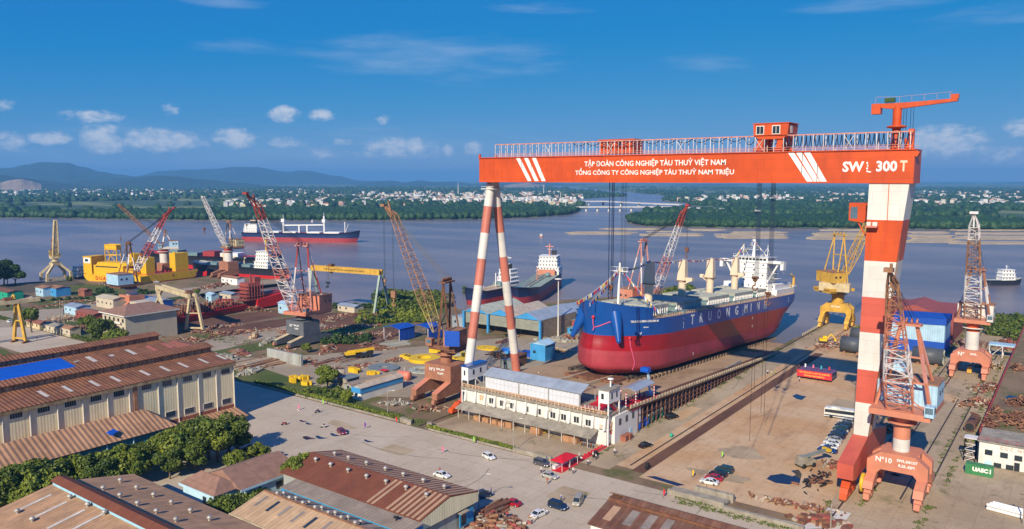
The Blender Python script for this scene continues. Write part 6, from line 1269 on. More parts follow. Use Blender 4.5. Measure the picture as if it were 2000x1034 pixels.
hedge('ragged hedge along the road at the far left', -560, -322, 170.5, 1.3, 1.6, 9000, 43, 'leaf_mid')
# weeds that follow the rails and joints: nobody could count them
gg = np.random.default_rng(9); C = []; Q = []
for u, v0, v1, n, w in ((-43.0,228,460,240,.8),(-38.2,205,460,200,.7),(-26.8,205,460,150,.35),(-23.2,205,460,260,.7),(-21.2,240,330,60,.5),(-37.2,186,200,40,.9),(-24.5,170,196,60,1.0),(-43.6,172,186,30,.8),(-102.8,180,420,120,.3)):
    for i in range(n): C.append((u+gg.normal()*w*.5, gg.uniform(v0, v1), .1)); Q.append(gg.uniform(.25, .8))
for u0, u1, v0, v1, n in ((-74,-46,163,166.5,150),(-42,-36,160,166,80),(-240,-160,172,174,160),(-224,-206,178,190,120),(-48,-38,255,330,120),(-32,-28,300,460,80),(-430,-380,200,216,120),(-340,-290,205,216,160)):
    for i in range(n): C.append((gg.uniform(u0, u1), gg.uniform(v0, v1), .1)); Q.append(gg.uniform(.3, .9))
V, F = leaves(C, Q, 16000, .22, 10, .5); V[:, 2] = np.abs(V[:, 2])*.8+.04; o = rawmesh('weeds', V, F, 'grass_blades'); tag(o, 'weeds growing along rails and concrete joints', 'weeds', None, 'stuff')
# ---------------------------------------------------------------- vehicles
CP = {}
for nm, c in (('white', (.78, .78, .76)), ('red', (.42, .012, .03)), ('wine', (.20, .012, .06)), ('silver', (.44, .42, .38)), ('grey', (.09, .085, .10)), ('black', (.012, .013, .018)), ('navy', (.012, .03, .075)), ('blue', (.012, .05, .19)), ('champagne', (.40, .36, .29)), ('teal', (.015, .06, .085))):
    mat('paint_'+nm, c, .22, .15, var=.03, spec=.6); CP[nm] = 'paint_'+nm
mat('tyre', (.018, .018, .018), .8); mat('lamp_clear', (.8, .8, .75), .15); mat('lamp_red', (.4, .01, .01), .2); mat('chrome', (.6, .6, .6), .2, .9)
KINDS = {  # length, width, roof height, belt height, (rear, roof rear, roof front, bonnet start), bonnet height
 'sedan': (4.6, 1.8, 1.46, .92, (-1.65, -.85, .35, 1.15), .86), 'hatch': (4.1, 1.75, 1.52, .95, (-1.95, -1.5, .25, 1.05), .9), 'suv': (4.8, 1.92, 1.78, 1.08, (-2.3, -2.0, .45, 1.15), 1.05),
 'van': (4.7, 1.85, 1.85, 1.05, (-2.3, -2.15, .9, 1.7), 1.0), 'pickup': (5.3, 1.9, 1.8, 1.05, (-.55, -.35, .75, 1.45), 1.05)}
def car(label, kind, col, p, q, group=None, name='car', cat='car'):
    """p: rear, q: front (points on the ground)"""
    L, Wd, Hh, belt, (a, b, c, d), bh = KINDS[kind]; p, q = Vector(p), Vector(q); dr = (q-p); ang = math.atan2(dr.y, dr.x); m = (p+q)/2
    o = thing(name, label, cat, (m.x, m.y, .035), ang, group); w = Wd/2; mb = MB(); x0, x1 = -L/2, L/2
    S = [(x0, .35, .72, .80), (x0+.12, .30, belt-.06, .93), (a, .24, belt, 1.0), (0, .22, belt, 1.0), (d, .22, bh+.04, 1.0), (x1-.45, .26, bh-.08, .96), (x1-.06, .32, .62, .86), (x1, .36, .55, .78)]
    R_ = []
    for x, zl, zt, ws in S: R_.append([(x, -w*ws, zl), (x, -w*ws, zl+(zt-zl)*.62), (x, -w*ws*.93, zt), (x, w*ws*.93, zt), (x, w*ws, zl+(zt-zl)*.62), (x, w*ws, zl)])
    n = 6; mb.add([p_ for r in R_ for p_ in r], [(i*n+k, i*n+(k+1) % n, (i+1)*n+(k+1) % n, (i+1)*n+k) for i in range(len(S)-1) for k in range(n)]+[tuple(range(n))[::-1], tuple(range((len(S)-1)*n, len(S)*n))])
    if kind == 'pickup': mb.bx(x0+.15, a-.1, -w*.8, w*.8, belt, belt+.01)
    rw = w*.74; mb.add([(b, -rw, Hh), (c, -rw, Hh), (c, rw, Hh), (b, rw, Hh), (b-.1, -rw*1.04, Hh-.07), (c+.12, -rw*1.04, Hh-.07), (c+.12, rw*1.04, Hh-.07), (b-.1, rw*1.04, Hh-.07)], [(0, 1, 2, 3), (0, 4, 5, 1), (1, 5, 6, 2), (2, 6, 7, 3), (3, 7, 4, 0)])
    for sy in (-1, 1):
        for xa, xb in ((a, b-.1), (d, c+.12), (-.25, -.25), ): mb.bar((xa, sy*w*.90, belt), (xb, sy*rw*1.04, Hh-.07), .09)
    body = mb.build('body', CP[col], o)
    g_ = MB(); e = .03; g_.add([(a+e, -w*.9, belt-.01), (d-e, -w*.9, bh+.02), (d-e, w*.9, bh+.02), (a+e, w*.9, belt-.01), (b-.08, -rw*1.02, Hh-.06), (c+.1, -rw*1.02, Hh-.06), (c+.1, rw*1.02, Hh-.06), (b-.08, rw*1.02, Hh-.06)], [(0, 1, 5, 4), (1, 2, 6, 5), (2, 3, 7, 6), (3, 0, 4, 7)]); g_.build('windows', 'dark_glass', o)
    for sx in (x0+L*.19, x1-L*.19):
        for sy in (-1, 1): MB().lathe([(.05, -.11), (.31, -.11), (.34, -.06), (.34, .06), (.31, .11), (.05, .11)], (sx, sy*(w-.1), .33), 12, 0, 'Y').lathe([(.04, -.13), (.2, -.13), (.2, .13), (.04, .13)], (sx, sy*(w-.1), .33), 8, 1, 'Y').build('wheel', ['tyre', 'chrome'], o)
    for sy in (-1, 1): MB().box((x1-.12, sy*w*.62, .68), (.16, .38, .14)).build('headlight', 'lamp_clear', o); MB().box((x0+.03, sy*w*.66, .80), (.10, .34, .16)).build('tail_light', 'lamp_red', o); MB().box((d-.35, sy*(w+.08), belt+.06), (.14, .2, .14)).build('mirror', CP[col], o)
    return o
for lb, k, c, a, b in (('white hatchback driving along the road below the white building\'s lamp post', 'hatch', 'white', (942,890), (968,902)), ('white saloon beside the striped roof, a figure in red near it', 'sedan', 'white', (848,928), (878,936)), ('dark grey SUV parked by the red tent', 'suv', 'grey', (1044,905), (1074,914)), ('silver saloon in the middle of the road below the dark grey SUV', 'sedan', 'silver', (1057,929), (1090,938)), ('bright red saloon beside the scrap pipes at the bottom', 'sedan', 'red', (1018,992), (982,981)), ('dark navy SUV behind the lamp post at the striped hall\'s corner', 'suv', 'navy', (929,975), (957,968)), ('white saloon with its boot open at the bottom edge', 'sedan', 'white', (1037,1016), (1068,1001)), ('big navy blue SUV between the white saloon and the champagne minivan', 'suv', 'navy', (1070,987), (1110,1000)), ('champagne minivan facing the viewer at the bottom', 'van', 'champagne', (1134,975), (1123,993)), ('wine red hatchback alone on the wide concrete apron', 'hatch', 'wine', (660,842), (676,853)), ('black saloon on the concrete lane near the red carpet', 'sedan', 'black', (1249,877), (1272,870)), ('black SUV on the lane beside the blue drums', 'suv', 'black', (1301,820), (1323,815)),
    ('white saloon nearest the viewer in the row of four cars by the low wall', 'sedan', 'white', (1402,949), (1369,942)), ('red saloon second in the row of four cars by the low wall', 'sedan', 'red', (1411,941), (1377,934)), ('black saloon third in the row of four cars by the low wall', 'sedan', 'black', (1419,933), (1386,926)), ('dark teal SUV farthest in the row of four cars by the low wall', 'suv', 'teal', (1432,926), (1396,918)),
    ('blue car parked in the shade under the nearest portal crane', 'suv', 'blue', (1752,915), (1747,934)), ('white car on the far left road', 'sedan', 'white', (26,632), (11,628)), ('dark grey car on the far left road behind the yellow gantry leg', 'suv', 'grey', (38,640), (20,636)), ('small white car parked below the long yellow barge', 'hatch', 'white', (299,553), (312,552))):
    car(lb, k, c, G(*a), G(*b))
for i, (c, lb, k) in enumerate((('blue', 'navy pickup truck at the near end of the car row by the gantry leg', 'pickup'), ('white', 'white saloon next to the pickup in the car row by the gantry leg', 'sedan'), ('white', 'second white saloon from the pickup in the car row by the gantry leg', 'sedan'), ('silver', 'silver saloon between white and dark cars by the gantry leg', 'sedan'), ('navy', 'dark car just beyond the silver saloon in the row by the gantry leg', 'suv'), ('navy', 'dark car in the middle of the row by the gantry leg', 'sedan'), ('teal', 'dark teal car toward the bus end of the row by the gantry leg', 'suv'), ('navy', 'dark car second from the bus in the row by the gantry leg', 'suv'), ('silver', 'pale car nearest the bus in the row by the gantry leg', 'suv'))):
    p = G(1616+(1652-1616)*i/8, 883+(828-883)*i/8); car(lb, k, c, (p[0]+2, p[1]-.3, 0), (p[0]-2, p[1]+.3, 0), name='pickup_truck' if k == 'pickup' else 'car', cat='pickup' if k == 'pickup' else 'car')
o = thing('bus', 'white and dark striped coach parked behind the row of cars', 'bus', (*G(1646, 818)[:2], .04), R(8)); mat('bus_white', (.66, .65, .6), .35)
mb = MB(); mb.prism([(-5.4, .45), (5.2, .45), (5.45, .9), (5.35, 2.2), (5.0, 3.2), (-5.1, 3.25), (-5.4, 3.0)], 1, -1.25, 1.25); mb.bx(-3.4, -.8, -.8, .8, 3.25, 3.5); mb.build('body', 'bus_white', o); MB().bx(-5.2, 4.9, -1.28, 1.28, 1.75, 2.75).bx(5.2, 5.42, -1.1, 1.1, 1.5, 2.6).bx(-5.43, -5.3, -1.1, 1.1, 1.8, 2.8).build('windows', 'dark_glass', o); MB().bx(-5.3, 5.2, -1.27, 1.27, .75, 1.1).build('stripe', 'paint_navy', o)
for x in (-3.3, 3.4):
    for y in (-1.1, 1.1): MB().lathe([(.05, -.15), (.5, -.15), (.5, .15), (.05, .15)], (x, y, .5), 12, 0, 'Y').build('wheel', 'tyre', o)
# ---------------------------------------------------------------- people
mat('skin', (.36, .19, .12), .6); mat('hair', (.015, .012, .01), .6)
for nm, c in (('white', (.74, .74, .73)), ('navy', (.02, .03, .07)), ('blue', (.10, .24, .50)), ('red', (.50, .02, .03)), ('black', (.02, .02, .022)), ('khaki', (.25, .2, .12)), ('lime', (.35, .6, .1))): mat('cloth_'+nm, c, .85)
def skinned(name, vs, es, rad, m, root=0):
    me = bpy.data.meshes.new(name); me.from_pydata(vs, es, []); o = bpy.data.objects.new(name, me); COL.objects.link(o); mo = o.modifiers.new('s', 'SKIN')
    if not me.skin_vertices: bpy.context.view_layer.update()
    for i, r in enumerate(rad): d = me.skin_vertices[0].data[i]; d.radius = (r, r) if not isinstance(r, tuple) else r; d.use_root = (i == root)
    o.modifiers.new('d', 'SUBSURF').levels = 1; bpy.context.view_layer.update(); dg = bpy.context.evaluated_depsgraph_get(); dg.update()
    r = bpy.data.meshes.new_from_object(o.evaluated_get(dg)); bpy.data.objects.remove(o); r.name = name; r.materials.clear(); r.materials.append(MATS[m]); r.polygons.foreach_set('use_smooth', [True]*len(r.polygons)); return r
def figure(pose):
    """body, shirt, trousers as skinned meshes for one pose"""
    if pose == 'sit': hip, kn, an, toe, el, ha = (0, 0, .82), (.42, .16, .80), (.38, .17, .38), (.52, .17, .34), (.18, .24, 1.08), (.48, .24, 1.05)
    elif pose == 'walk': hip, kn, an, toe, el, ha = (0, 0, .92), (.14, .09, .50), (.16, .09, .08), (.30, .09, .04), (.10, .25, 1.14), (.24, .24, .98)
    else: hip, kn, an, toe, el, ha = (0, 0, .92), (.02, .10, .50), (-.02, .11, .08), (.12, .12, .04), (-.03, .25, 1.14), (.08, .26, .92)
    hz = hip[2]; up = lambda z: z-.92+hz
    vs = [hip, (.0, 0, up(1.12)), (0, 0, up(1.38)), (0, 0, up(1.50)), (.02, 0, up(1.60)), (.01, 0, up(1.70))]; es = [(0, 1), (1, 2), (2, 3), (3, 4), (4, 5)]; ra = [(.15, .11), (.15, .11), (.17, .11), .055, .095, .07]
    for s in (1, -1):
        k2 = kn if s > 0 or pose != 'walk' else (-.04, .09, .50); a2 = an if s > 0 or pose != 'walk' else (-.24, .09, .14); t2 = toe if s > 0 or pose != 'walk' else (-.12, .09, .05)
        e2 = el if s > 0 or pose != 'walk' else (-.12, .25, 1.14); h2 = ha if s > 0 or pose != 'walk' else (-.10, .25, .92); b = len(vs); Y = lambda p: (p[0], p[1]*s, p[2])
        vs += [(hip[0], s*.10, hz-.04), Y(k2), Y(a2), Y(t2)]; es += [(0, b), (b, b+1), (b+1, b+2), (b+2, b+3)]; ra += [.095, .065, .045, .035]
        c = len(vs); vs += [(0, s*.19, up(1.42)), Y((e2[0], e2[1], up(e2[2]) if pose != 'sit' else e2[2])), Y((h2[0], h2[1], up(h2[2]) if pose != 'sit' else h2[2])), Y((h2[0]+.03, h2[1], (up(h2[2]) if pose != 'sit' else h2[2])-.09))]; es += [(2, c), (c, c+1), (c+1, c+2), (c+2, c+3)]; ra += [.06, .045, .033, .03]
    body = skinned('body', vs, es, ra, 'skin')
    sh = [0, 1, 2, 10, 11, 18, 19]; idx = {a: i for i, a in enumerate(sh)}; sleeve = [v for v in sh]
    shirt = skinned('shirt', [vs[a] for a in sh], [(idx[a], idx[b]) for a, b in es if a in idx and b in idx], [tuple(x*1.16 for x in ra[a]) if isinstance(ra[a], tuple) else ra[a]*1.3 for a in sh], 'cloth_white')
    tr = [0, 6, 7, 8, 14, 15, 16]; idx = {a: i for i, a in enumerate(tr)}
    trou = skinned('trousers', [vs[a] for a in tr], [(idx[a], idx[b]) for a, b in es if a in idx and b in idx], [tuple(x*1.12 for x in ra[a]) if isinstance(ra[a], tuple) else ra[a]*1.25 for a in tr], 'cloth_navy')
    face = MB(); hz2 = up(1.60)
    for s in (1, -1): face.ball((.105, s*.035, hz2+.02), .014, 0, 6); face.box((.0, s*.10, hz2), (.04, .03, .06), 1)
    face.box((.125, 0, hz2-.01), (.03, .025, .05), 1); face.box((.108, 0, hz2-.055), (.02, .05, .012), 2)
    hair = MB(); hair.ball((-.01, 0, hz2+.05), .115, 0, 10, .95); cap = MB(); cap.ball((.005, 0, hz2+.075), .135, 0, 12, .8); cap.lathe([(.02, hz2+.05), (.17, hz2+.05), (.17, hz2+.065), (.02, hz2+.065)], (.02, 0, 0), 12)
    return dict(body=body, shirt=shirt, trousers=trou, face=face, hair=hair, cap=cap)
FIG = {p: figure(p) for p in ('stand', 'walk', 'sit')}; FM = {}
def person(label, p, ang, pose='stand', shirt='white', trousers='navy', head='hair', hc='hair', group=None):
    o = thing('person', label, 'person', p, ang, group); f = FIG[pose]
    def part(nm, m):
        k = (pose, nm, m)
        if k not in FM:
            if isinstance(f[nm], MB): 
                x = f[nm].build(nm, [m, 'skin', 'lamp_red'] if nm == 'face' else m); FM[k] = x.data; bpy.data.objects.remove(x)
            else: me = f[nm].copy(); me.materials.clear(); me.materials.append(MATS[m]); FM[k] = me
        x = bpy.data.objects.new({'cap': 'helmet'}.get(nm, nm), FM[k]); COL.objects.link(x); x.parent = o; return x
    part('body', 'skin'); part('face', 'hair'); part('shirt', 'cloth_'+shirt); part('trousers', 'cloth_'+trousers); part(head, hc); return o
H_ = R(200)
for i, (px, py, pose, sh, tr, hd, hc, lb) in enumerate(((1131,897,'stand','white','navy','cap','flag_white','person in white shirt and white cap by the red tent, nearest it'),(1135,903,'walk','white','black','hair','hair','person in white shirt walking at the tent corner of the carpet'),(1148,909,'walk','white','navy','hair','hair','person in white shirt walking away right of the tent group'),(1158,895,'stand','white','black','cap','flag_white','left one of two people in white beside the carpet'),(1164,898,'stand','white','navy','hair','hair','right one of two people in white beside the carpet'),(1112,921,'walk','white','black','cap','flag_white','left one of the pair walking on the road below the tent'),(1119,926,'walk','white','black','cap','flag_white','right one of the pair walking on the road below the tent'),(1200,888,'walk','white','navy','cap','flag_white','person in white alone between the carpet and the black saloon'),(1067,903,'stand','blue','navy','hair','hair','person in blue standing behind the dark grey SUV'),(1069,946,'walk','red','khaki','hair','hair','person in a red top walking in front of the silver saloon'),(1096,981,'stand','blue','navy','cap','flag_white','person in light blue with white cap behind the navy SUV'),(959,966,'stand','blue','navy','hair','hair','person in blue standing by the dark SUV at the striped hall'),(1057,925,'stand','white','black','cap','flag_white','person with white cap behind the silver saloon'),(859,926,'stand','red','navy','hair','hair','person in red beyond the white saloon by the striped roof'),(1039,1024,'stand','white','navy','hair','hair','person in white at the open boot of the white saloon'),
    (1499,731,'stand','white','navy','hair','hair','left one of three people in the girder\'s shadow on the lane'),(1507,733,'stand','white','lime','hair','hair','middle one of three people in the girder\'s shadow on the lane'),(1514,732,'stand','lime','khaki','hair','hair','person in lime among three in the girder\'s shadow'),(1560,720,'stand','navy','navy','hair','hair','dark dressed person behind the red banner platform\'s left end'),(1561,746,'stand','white','navy','cap','flag_white','person with white cap in front of the banner platform\'s left end'),(1592,668,'stand','navy','black','hair','hair','dark dressed person beside the small yellow excavator'),(1052,735,'stand','white','khaki','hair','hair','person in white behind the silver pavilion, alone'),(1655,850,'stand','white','blue','hair','hair','person in white between the car row and the gantry leg'))):
    z = SLIP(210) if px == 1052 else .04; person(lb, G(px, py, z), g.uniform(0, 6.28), pose, sh, tr, hd, hc)
pg = random.Random(5)
for k in range(26): person('guest seated in red and white rows on the deck right of the pavilion', (-113.2+(k % 9)*.62, 188.2+(k//9)*1.0+pg.uniform(-.1, .1), 8.6), R(90)+pg.uniform(-.3, .3), 'sit', pg.choice(('red', 'white', 'white', 'blue')), 'navy', 'hair', 'hair', 'guests on the deck beside the pavilion')
for k in range(14): v = 204.5+(k % 7)*1.7; person('guest standing on the red stage under the small canopy', (-108.2+(k//7)*1.6+pg.uniform(-.2, .2), v, SLIP(v)+.07), pg.uniform(0, 6), 'stand', pg.choice(('navy', 'white', 'black')), 'navy', 'hair', 'hair', 'guests on the red stage')
for k in range(5): person('person climbing the orange railed stair tower', (-105.8+pg.uniform(-.4, .9), 188.4+pg.uniform(0, 1), (4.7, 4.7, 8.7, 8.7, 8.7)[k]), pg.uniform(0, 6), 'stand', pg.choice(('navy', 'blue')), 'navy', 'hair', 'hair', 'people on the stair tower')
mat('seat_red', (.5, .03, .06), .8)
for k in range(26): o = thing('chair', 'red and white chair in the rows on the deck right of the pavilion', 'chair', (-113.2+(k % 9)*.62, 188.05+(k//9)*1.0, 8.97), 0, 'chairs on the deck'); MB().bx(-.24, .24, -.2, .26, .38, .46).bx(-.24, .24, -.26, -.2, .4, .95).build('seat', 'seat_red' if k % 2 else 'flag_white', o); MB().bx(-.22, -.18, -.22, .22, 0, .4).bx(.18, .22, -.22, .22, 0, .4).build('leg', 'flag_white', o)
# motorbikes and riders
for (px, py, ang, c, lb, rl, sh) in ((620,807,R(250),'navy','blue and dark motorbike highest on the apron','rider of the highest motorbike on the apron','navy'),(555,831,R(240),'red','red motorbike at the left of the apron','rider in white on the red motorbike','white'),(632,836,R(230),'white','white motorbike right of the oil stains','rider in dark clothes on the white motorbike','black')):
    q = G(px, py); o = thing('motorbike', lb, 'motorbike', (q.x, q.y, .04), ang)
    for x in (-.62, .62): MB().lathe([(.05, -.06), (.28, -.06), (.31, 0), (.28, .06), (.05, .06)], (x, 0, .31), 12, 0, 'Y').build('wheel', 'tyre', o)
    MB().prism([(-.8, .62), (-.2, .5), (.25, .45), (.5, .85), (.35, .95), (.0, .72), (-.75, .8)], 1, -.14, .14).bar((.62, 0, .31), (.38, 0, 1.0), .12).build('body', CP[c], o); MB().box((-.3, 0, .80), (.7, .26, .1)).build('seat', 'cable_dark', o); MB().bar((.36, -.34, 1.05), (.36, .34, 1.05), .06).box((.5, 0, .9), (.1, .2, .2)).build('handlebar', 'chrome', o)
    person(rl, (q.x-.25*math.cos(ang), q.y-.25*math.sin(ang), .08), ang, 'sit', sh, 'navy', 'cap', 'flag_white' if sh != 'white' else 'flag_red')
# feather banners
for nm, c in (('pink', (.80, .16, .28)), ('green', (.30, .62, .10)), ('purple', (.16, .02, .30)), ('red', (.65, .02, .03)), ('yellow', (.75, .5, .02)), ('teal', (.02, .4, .5)), ('white', (.75, .75, .78))): mat('banner_'+nm, c, .8)
for px, py, c, lb in ((582,802,'pink','small pink feather banner on the apron nearest the warehouse'),(630,792,'green','pale green feather banner by the long hedge'),(712,838,'purple','purple feather banner on the apron right of the wine red car'),(773,827,'red','red banner at the end of the long hedge by the blocks'),(863,886,'pink','pink feather banner standing alone on the road'),(924,867,'green','pale green banner on the kerb of the building\'s hedge'),(1295,972,'red','red feather banner on the road near the low wall'),(1352,933,'yellow','yellow feather banner beside the row of four cars'),(1409,896,'green','lime feather banner in the brown yard beyond the four cars'),(72,665,'pink','pink banner on the far left road')):
    q = G(px, py); o = thing('feather_banner', lb, 'banner', q); o.scale = (.62,)*3; MB().tube((0, 0, 0), (0, 0, 3.4), .05, 6).lathe([(.05, .02), (.35, .02), (.35, .14), (.05, .14)], (0, 0, 0), 10).build('pole', 'chrome', o)
    mb = MB(); P = [(.05, .8), (.55, 1.0), (.75, 1.8), (.72, 2.6), (.45, 3.2), (.05, 3.4)]; X = Vector((math.cos(HEAD), math.sin(HEAD))); mb.add([(X.x*a, X.y*a+s, z) for s in (.03, -.03) for a, z in P], [tuple(range(6)), tuple(range(6, 12))[::-1]]+[(i, i+6, (i+1) % 6+6, (i+1) % 6) for i in range(6)]); mb.build('sail', 'banner_'+c, o)
# lamp posts
def lamp(label, px, py, top, arm=1.6, ax=None):
    q = G(px, py); h = zat(q, top); o = thing('lamp_post', label, 'lamp post', q); X = Vector((math.cos(HEAD), math.sin(HEAD), 0)); MB().tube((0, 0, 0), (0, 0, h-.5), .11, 8, r2=.07).path([X*(arm*(1-math.cos(t)))*.6+Vector((0, 0, h-.5+.5*math.sin(t))) for t in np.linspace(0, R(90), 5)], .06, 6).tube(X*arm*.6+Vector((0, 0, h)), X*arm+Vector((0, 0, h+.05)), .06, 6).lathe([(.1, 0), (.25, 0), (.25, .25), (.1, .25)], (0, 0, 0), 8).build('pole', 'steel_bright', o); MB().box(X*(arm+.4)+Vector((0, 0, h+.02)), (.9, .3, .16), rz=HEAD).build('lamp_head', 'old_white', o)
lamp('tall lamp post before the white slipway building', 1003, 882, 818); lamp('lamp post at the road edge left of the rust brown crane', 757, 812, 763); lamp('lamp post beside the striped hall\'s gable end', 935, 990, 926, 1.9); lamp('lamp post by the trees near the beige office', 177, 662, 627, 1.4)
q = G(1090, 657); h = zat(q, 545); o = thing('flood_mast', 'tall floodlight mast beside the blue hangar', 'light mast', q); MB().tube((0, 0, 0), (0, 0, h), .42, 10, r2=.22).build('pole', 'old_white', o); MB().lathe([(.2, h-.3), (1.9, h-.2), (1.9, h+.1), (.2, h+.3)], (0, 0, 0), 12).build('lamp_ring', 'old_white', o)
# ---------------------------------------------------------------- sheds and stores of the yard
mat('yellow_paint', (.75, .47, .008), .55, var=.1, dirt=.2, dirtcol=(.5, .3, .02)); mat('grey_plate', (.20, .23, .23), .6, var=.15, dirt=.3); mat('pale_plate', (.40, .42, .34), .7, var=.15); mat('tank_dark', (.075, .085, .10), .5, var=.15); mat('tank_beige', (.52, .42, .31), .5, dirt=.3, rust=.12); mat('tank_pink', (.66, .20, .13), .5); mat('green_box', (.05, .24, .09), .5, var=.1, corr=(0, .35), cdepth=.06, dirt=.2); mat('shutter', (.27, .28, .23), .7, var=.1, dirt=.3); mat('module_red', (.33, .075, .06), .65, var=.12, dirt=.4, streak=True); mat('blue_panel', (.05, .30, .62), .55, var=.12, corr=(0, .8), cdepth=.06, dirt=.2, dirtcol=(.2, .35, .45)); mat('brick_side', (.30, .235, .17), .85, var=.2, scale=.6, dirt=.5); mat('puddle', (.018, .014, .030), .06, spec=.6)
o = thing('hangar', 'blue framed hangar with three gabled bays and half closed grey shutters', 'hangar', (-224, 312, 0)); U0, U1 = -247.5, -201.2; bw = (U1-U0)/3
mb = MB(); mb.bx(U1-.3, U1, 296.6, 328, 0, 9.2); mb.bx(U0, U1, 327.7, 328, 0, 9.2); mb.bx(U0, U0+.3, 296.6, 328, 0, 9.2); mb.build('wall', 'brick_side', o, True)
for k in range(3):
    a, b = U0+k*bw, U0+(k+1)*bw; c = (a+b)/2; mb = MB(); slab(mb, (a-.1, 9.3), (c, 12.6), 1, 296, 328.6, .15); slab(mb, (c, 12.6), (b+.1, 9.3), 1, 296, 328.6, .15); mb.build('roof', ('pale_plate', 'tank_beige', 'roof_silver')[k], o, True)
    MB().prism([(a+.3, 9.2), (b-.3, 9.2), (c, 12.3)], 1, 296.2, 296.5).build('gable', 'blue_panel', o, True); MB().bx(a+.8, b-.8, 296.7, 296.9, 3.6+.2*k, 9).build('shutter', 'shutter', o, True)
for k in range(4): MB().bx(U0+k*bw-.5, U0+k*bw+.5, 295.6, 296.6, 0, 9.4).build('column', 'blue_panel', o, True)
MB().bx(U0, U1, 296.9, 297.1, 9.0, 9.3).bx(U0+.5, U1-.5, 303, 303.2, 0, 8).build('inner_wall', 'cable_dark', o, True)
def shed(label, u0, u1, v0, v1, h, rh, wm, rm, ax='v', name='shed', cat='shed', over=.4):
    o = thing(name, label, cat, ((u0+u1)/2, (v0+v1)/2, 0)); MB().bx(u0, u1, v0, v1, 0, h).build('wall', wm, o, True); mb = MB()
    if ax == 'v': c = (u0+u1)/2; slab(mb, (u0-over, h-.05), (c, h+rh), 1, v0-over, v1+over, .14); slab(mb, (c, h+rh), (u1+over, h-.05), 1, v0-over, v1+over, .14); mb.prism([(u0, h), (u1, h), (c, h+rh-.2)], 1, v0+.02, v1-.02)
    elif ax == 'u': c = (v0+v1)/2; slab(mb, (v0-over, h-.05), (c, h+rh), 0, u0-over, u1+over, .14); slab(mb, (c, h+rh), (v1+over, h-.05), 0, u0-over, u1+over, .14); mb.prism([(v0, h), (v1, h), (c, h+rh-.2)], 0, u0+.02, u1-.02)
    else: hip(mb, u0, u1, v0, v1, h, rh, rh*2)
    mb.build('roof', rm, o, True); w = MB()
    for k in range(max(1, int((u1-u0)/5))): w.bx(u0+1.5+k*5, u0+2.7+k*5, v0-.05, v0-.01, h*.42, h*.42+1.2)
    w.build('window', 'dark_glass', o, True); return o
shed('long blue and white striped shed beside the hedge and the rust brown crane', -198.3, -194, 177.5, 197.6, 4.4, .9, 'wall_white', 'tank_beige'); tag(MB().bx(-194.0, -193.85, 177.2, 197.8, 2.5, 4.35).bx(-198.5, -193.9, 177.2, 177.35, 2.5, 4.4).build('awning', 'blue_panel'), 'bright blue curtain band around the top of the striped shed', 'awning')
shed('small pale shed with a tan roof behind the blue and white shed', -203.5, -200, 187, 199, 3, .8, 'wall_lightblue', 'roof_sand'); shed('grey flat roofed hut beside the beige tank', -214.5, -209.5, 185, 191, 3.6, .4, 'concrete_old', 'grey_plate'); shed('grey corrugated store among the weeds beside the beige tank', -207.5, -203.8, 182, 197, 3, .5, 'wall_grey', 'roof_grey')
shed('tall bright blue workshop box right of the striped legs', -183, -175.5, 262, 269.5, 6.8, 1.4, 'blue_panel', 'pale_blue'); shed('rusty brown container block by the blue workshop box', -185.5, -179.8, 249, 255, 4.2, .15, 'trestle_brown', 'rust_steel'); shed('grey louvred container in front of the right striped leg', -184.5, -178.2, 243.5, 247.2, 3.4, .1, 'grey_plate', 'grey_plate'); shed('low blue skip wall left of the blue workshop box', -189.5, -183.5, 265, 267.5, 2.2, .1, 'sheet_blue', 'sheet_blue'); shed('small blue hut behind the floodlight mast', -200, -195, 318, 322, 3, .5, 'blue_panel', 'roof_silver')
shed('low silver roofed shed behind the hangar beside the ship\'s bow', -200, -180, 322, 345, 6, 2.6, 'module_red', 'roof_silver'); shed('wide silver roof behind the hangar, left of the bow', -228, -202, 332, 350, 7, 3, 'brick_side', 'roof_silver'); shed('grey lean-to at the left end of the blue hangar', -256, -248, 297, 312, 6, .2, 'roof_silver', 'roof_silver')
for k, (px, py, lb) in enumerate(((780, 662, 'left one of two blue tarpaulin shelters on white frames'), (835, 660, 'right blue tarpaulin shelter, partly behind the rust brown crane'))):
    q = G(px, py); o = thing('shelter', lb, 'shelter', q); mb = MB()
    for x in (-5, 5):
        for y in (-5, 5): mb.bar((x, y, 0), (x, y, 6), .25)
        mb.bar((x, -5, 0), (x, 5, 6), .15); mb.bar((x, 5, 0), (x, -5, 6), .15)
    mb.build('frame', 'rail_white', o); mb = MB(); slab(mb, (-5.5, 6), (0, 7), 1, -5.6, 5.6, .1); slab(mb, (0, 7), (5.5, 6), 1, -5.6, 5.6, .1); mb.build('canopy', 'sheet_blue', o); MB().bx(5.05, 5.15, -5, 5, .3, 6).build('side_sheet', 'sheet_blue', o)
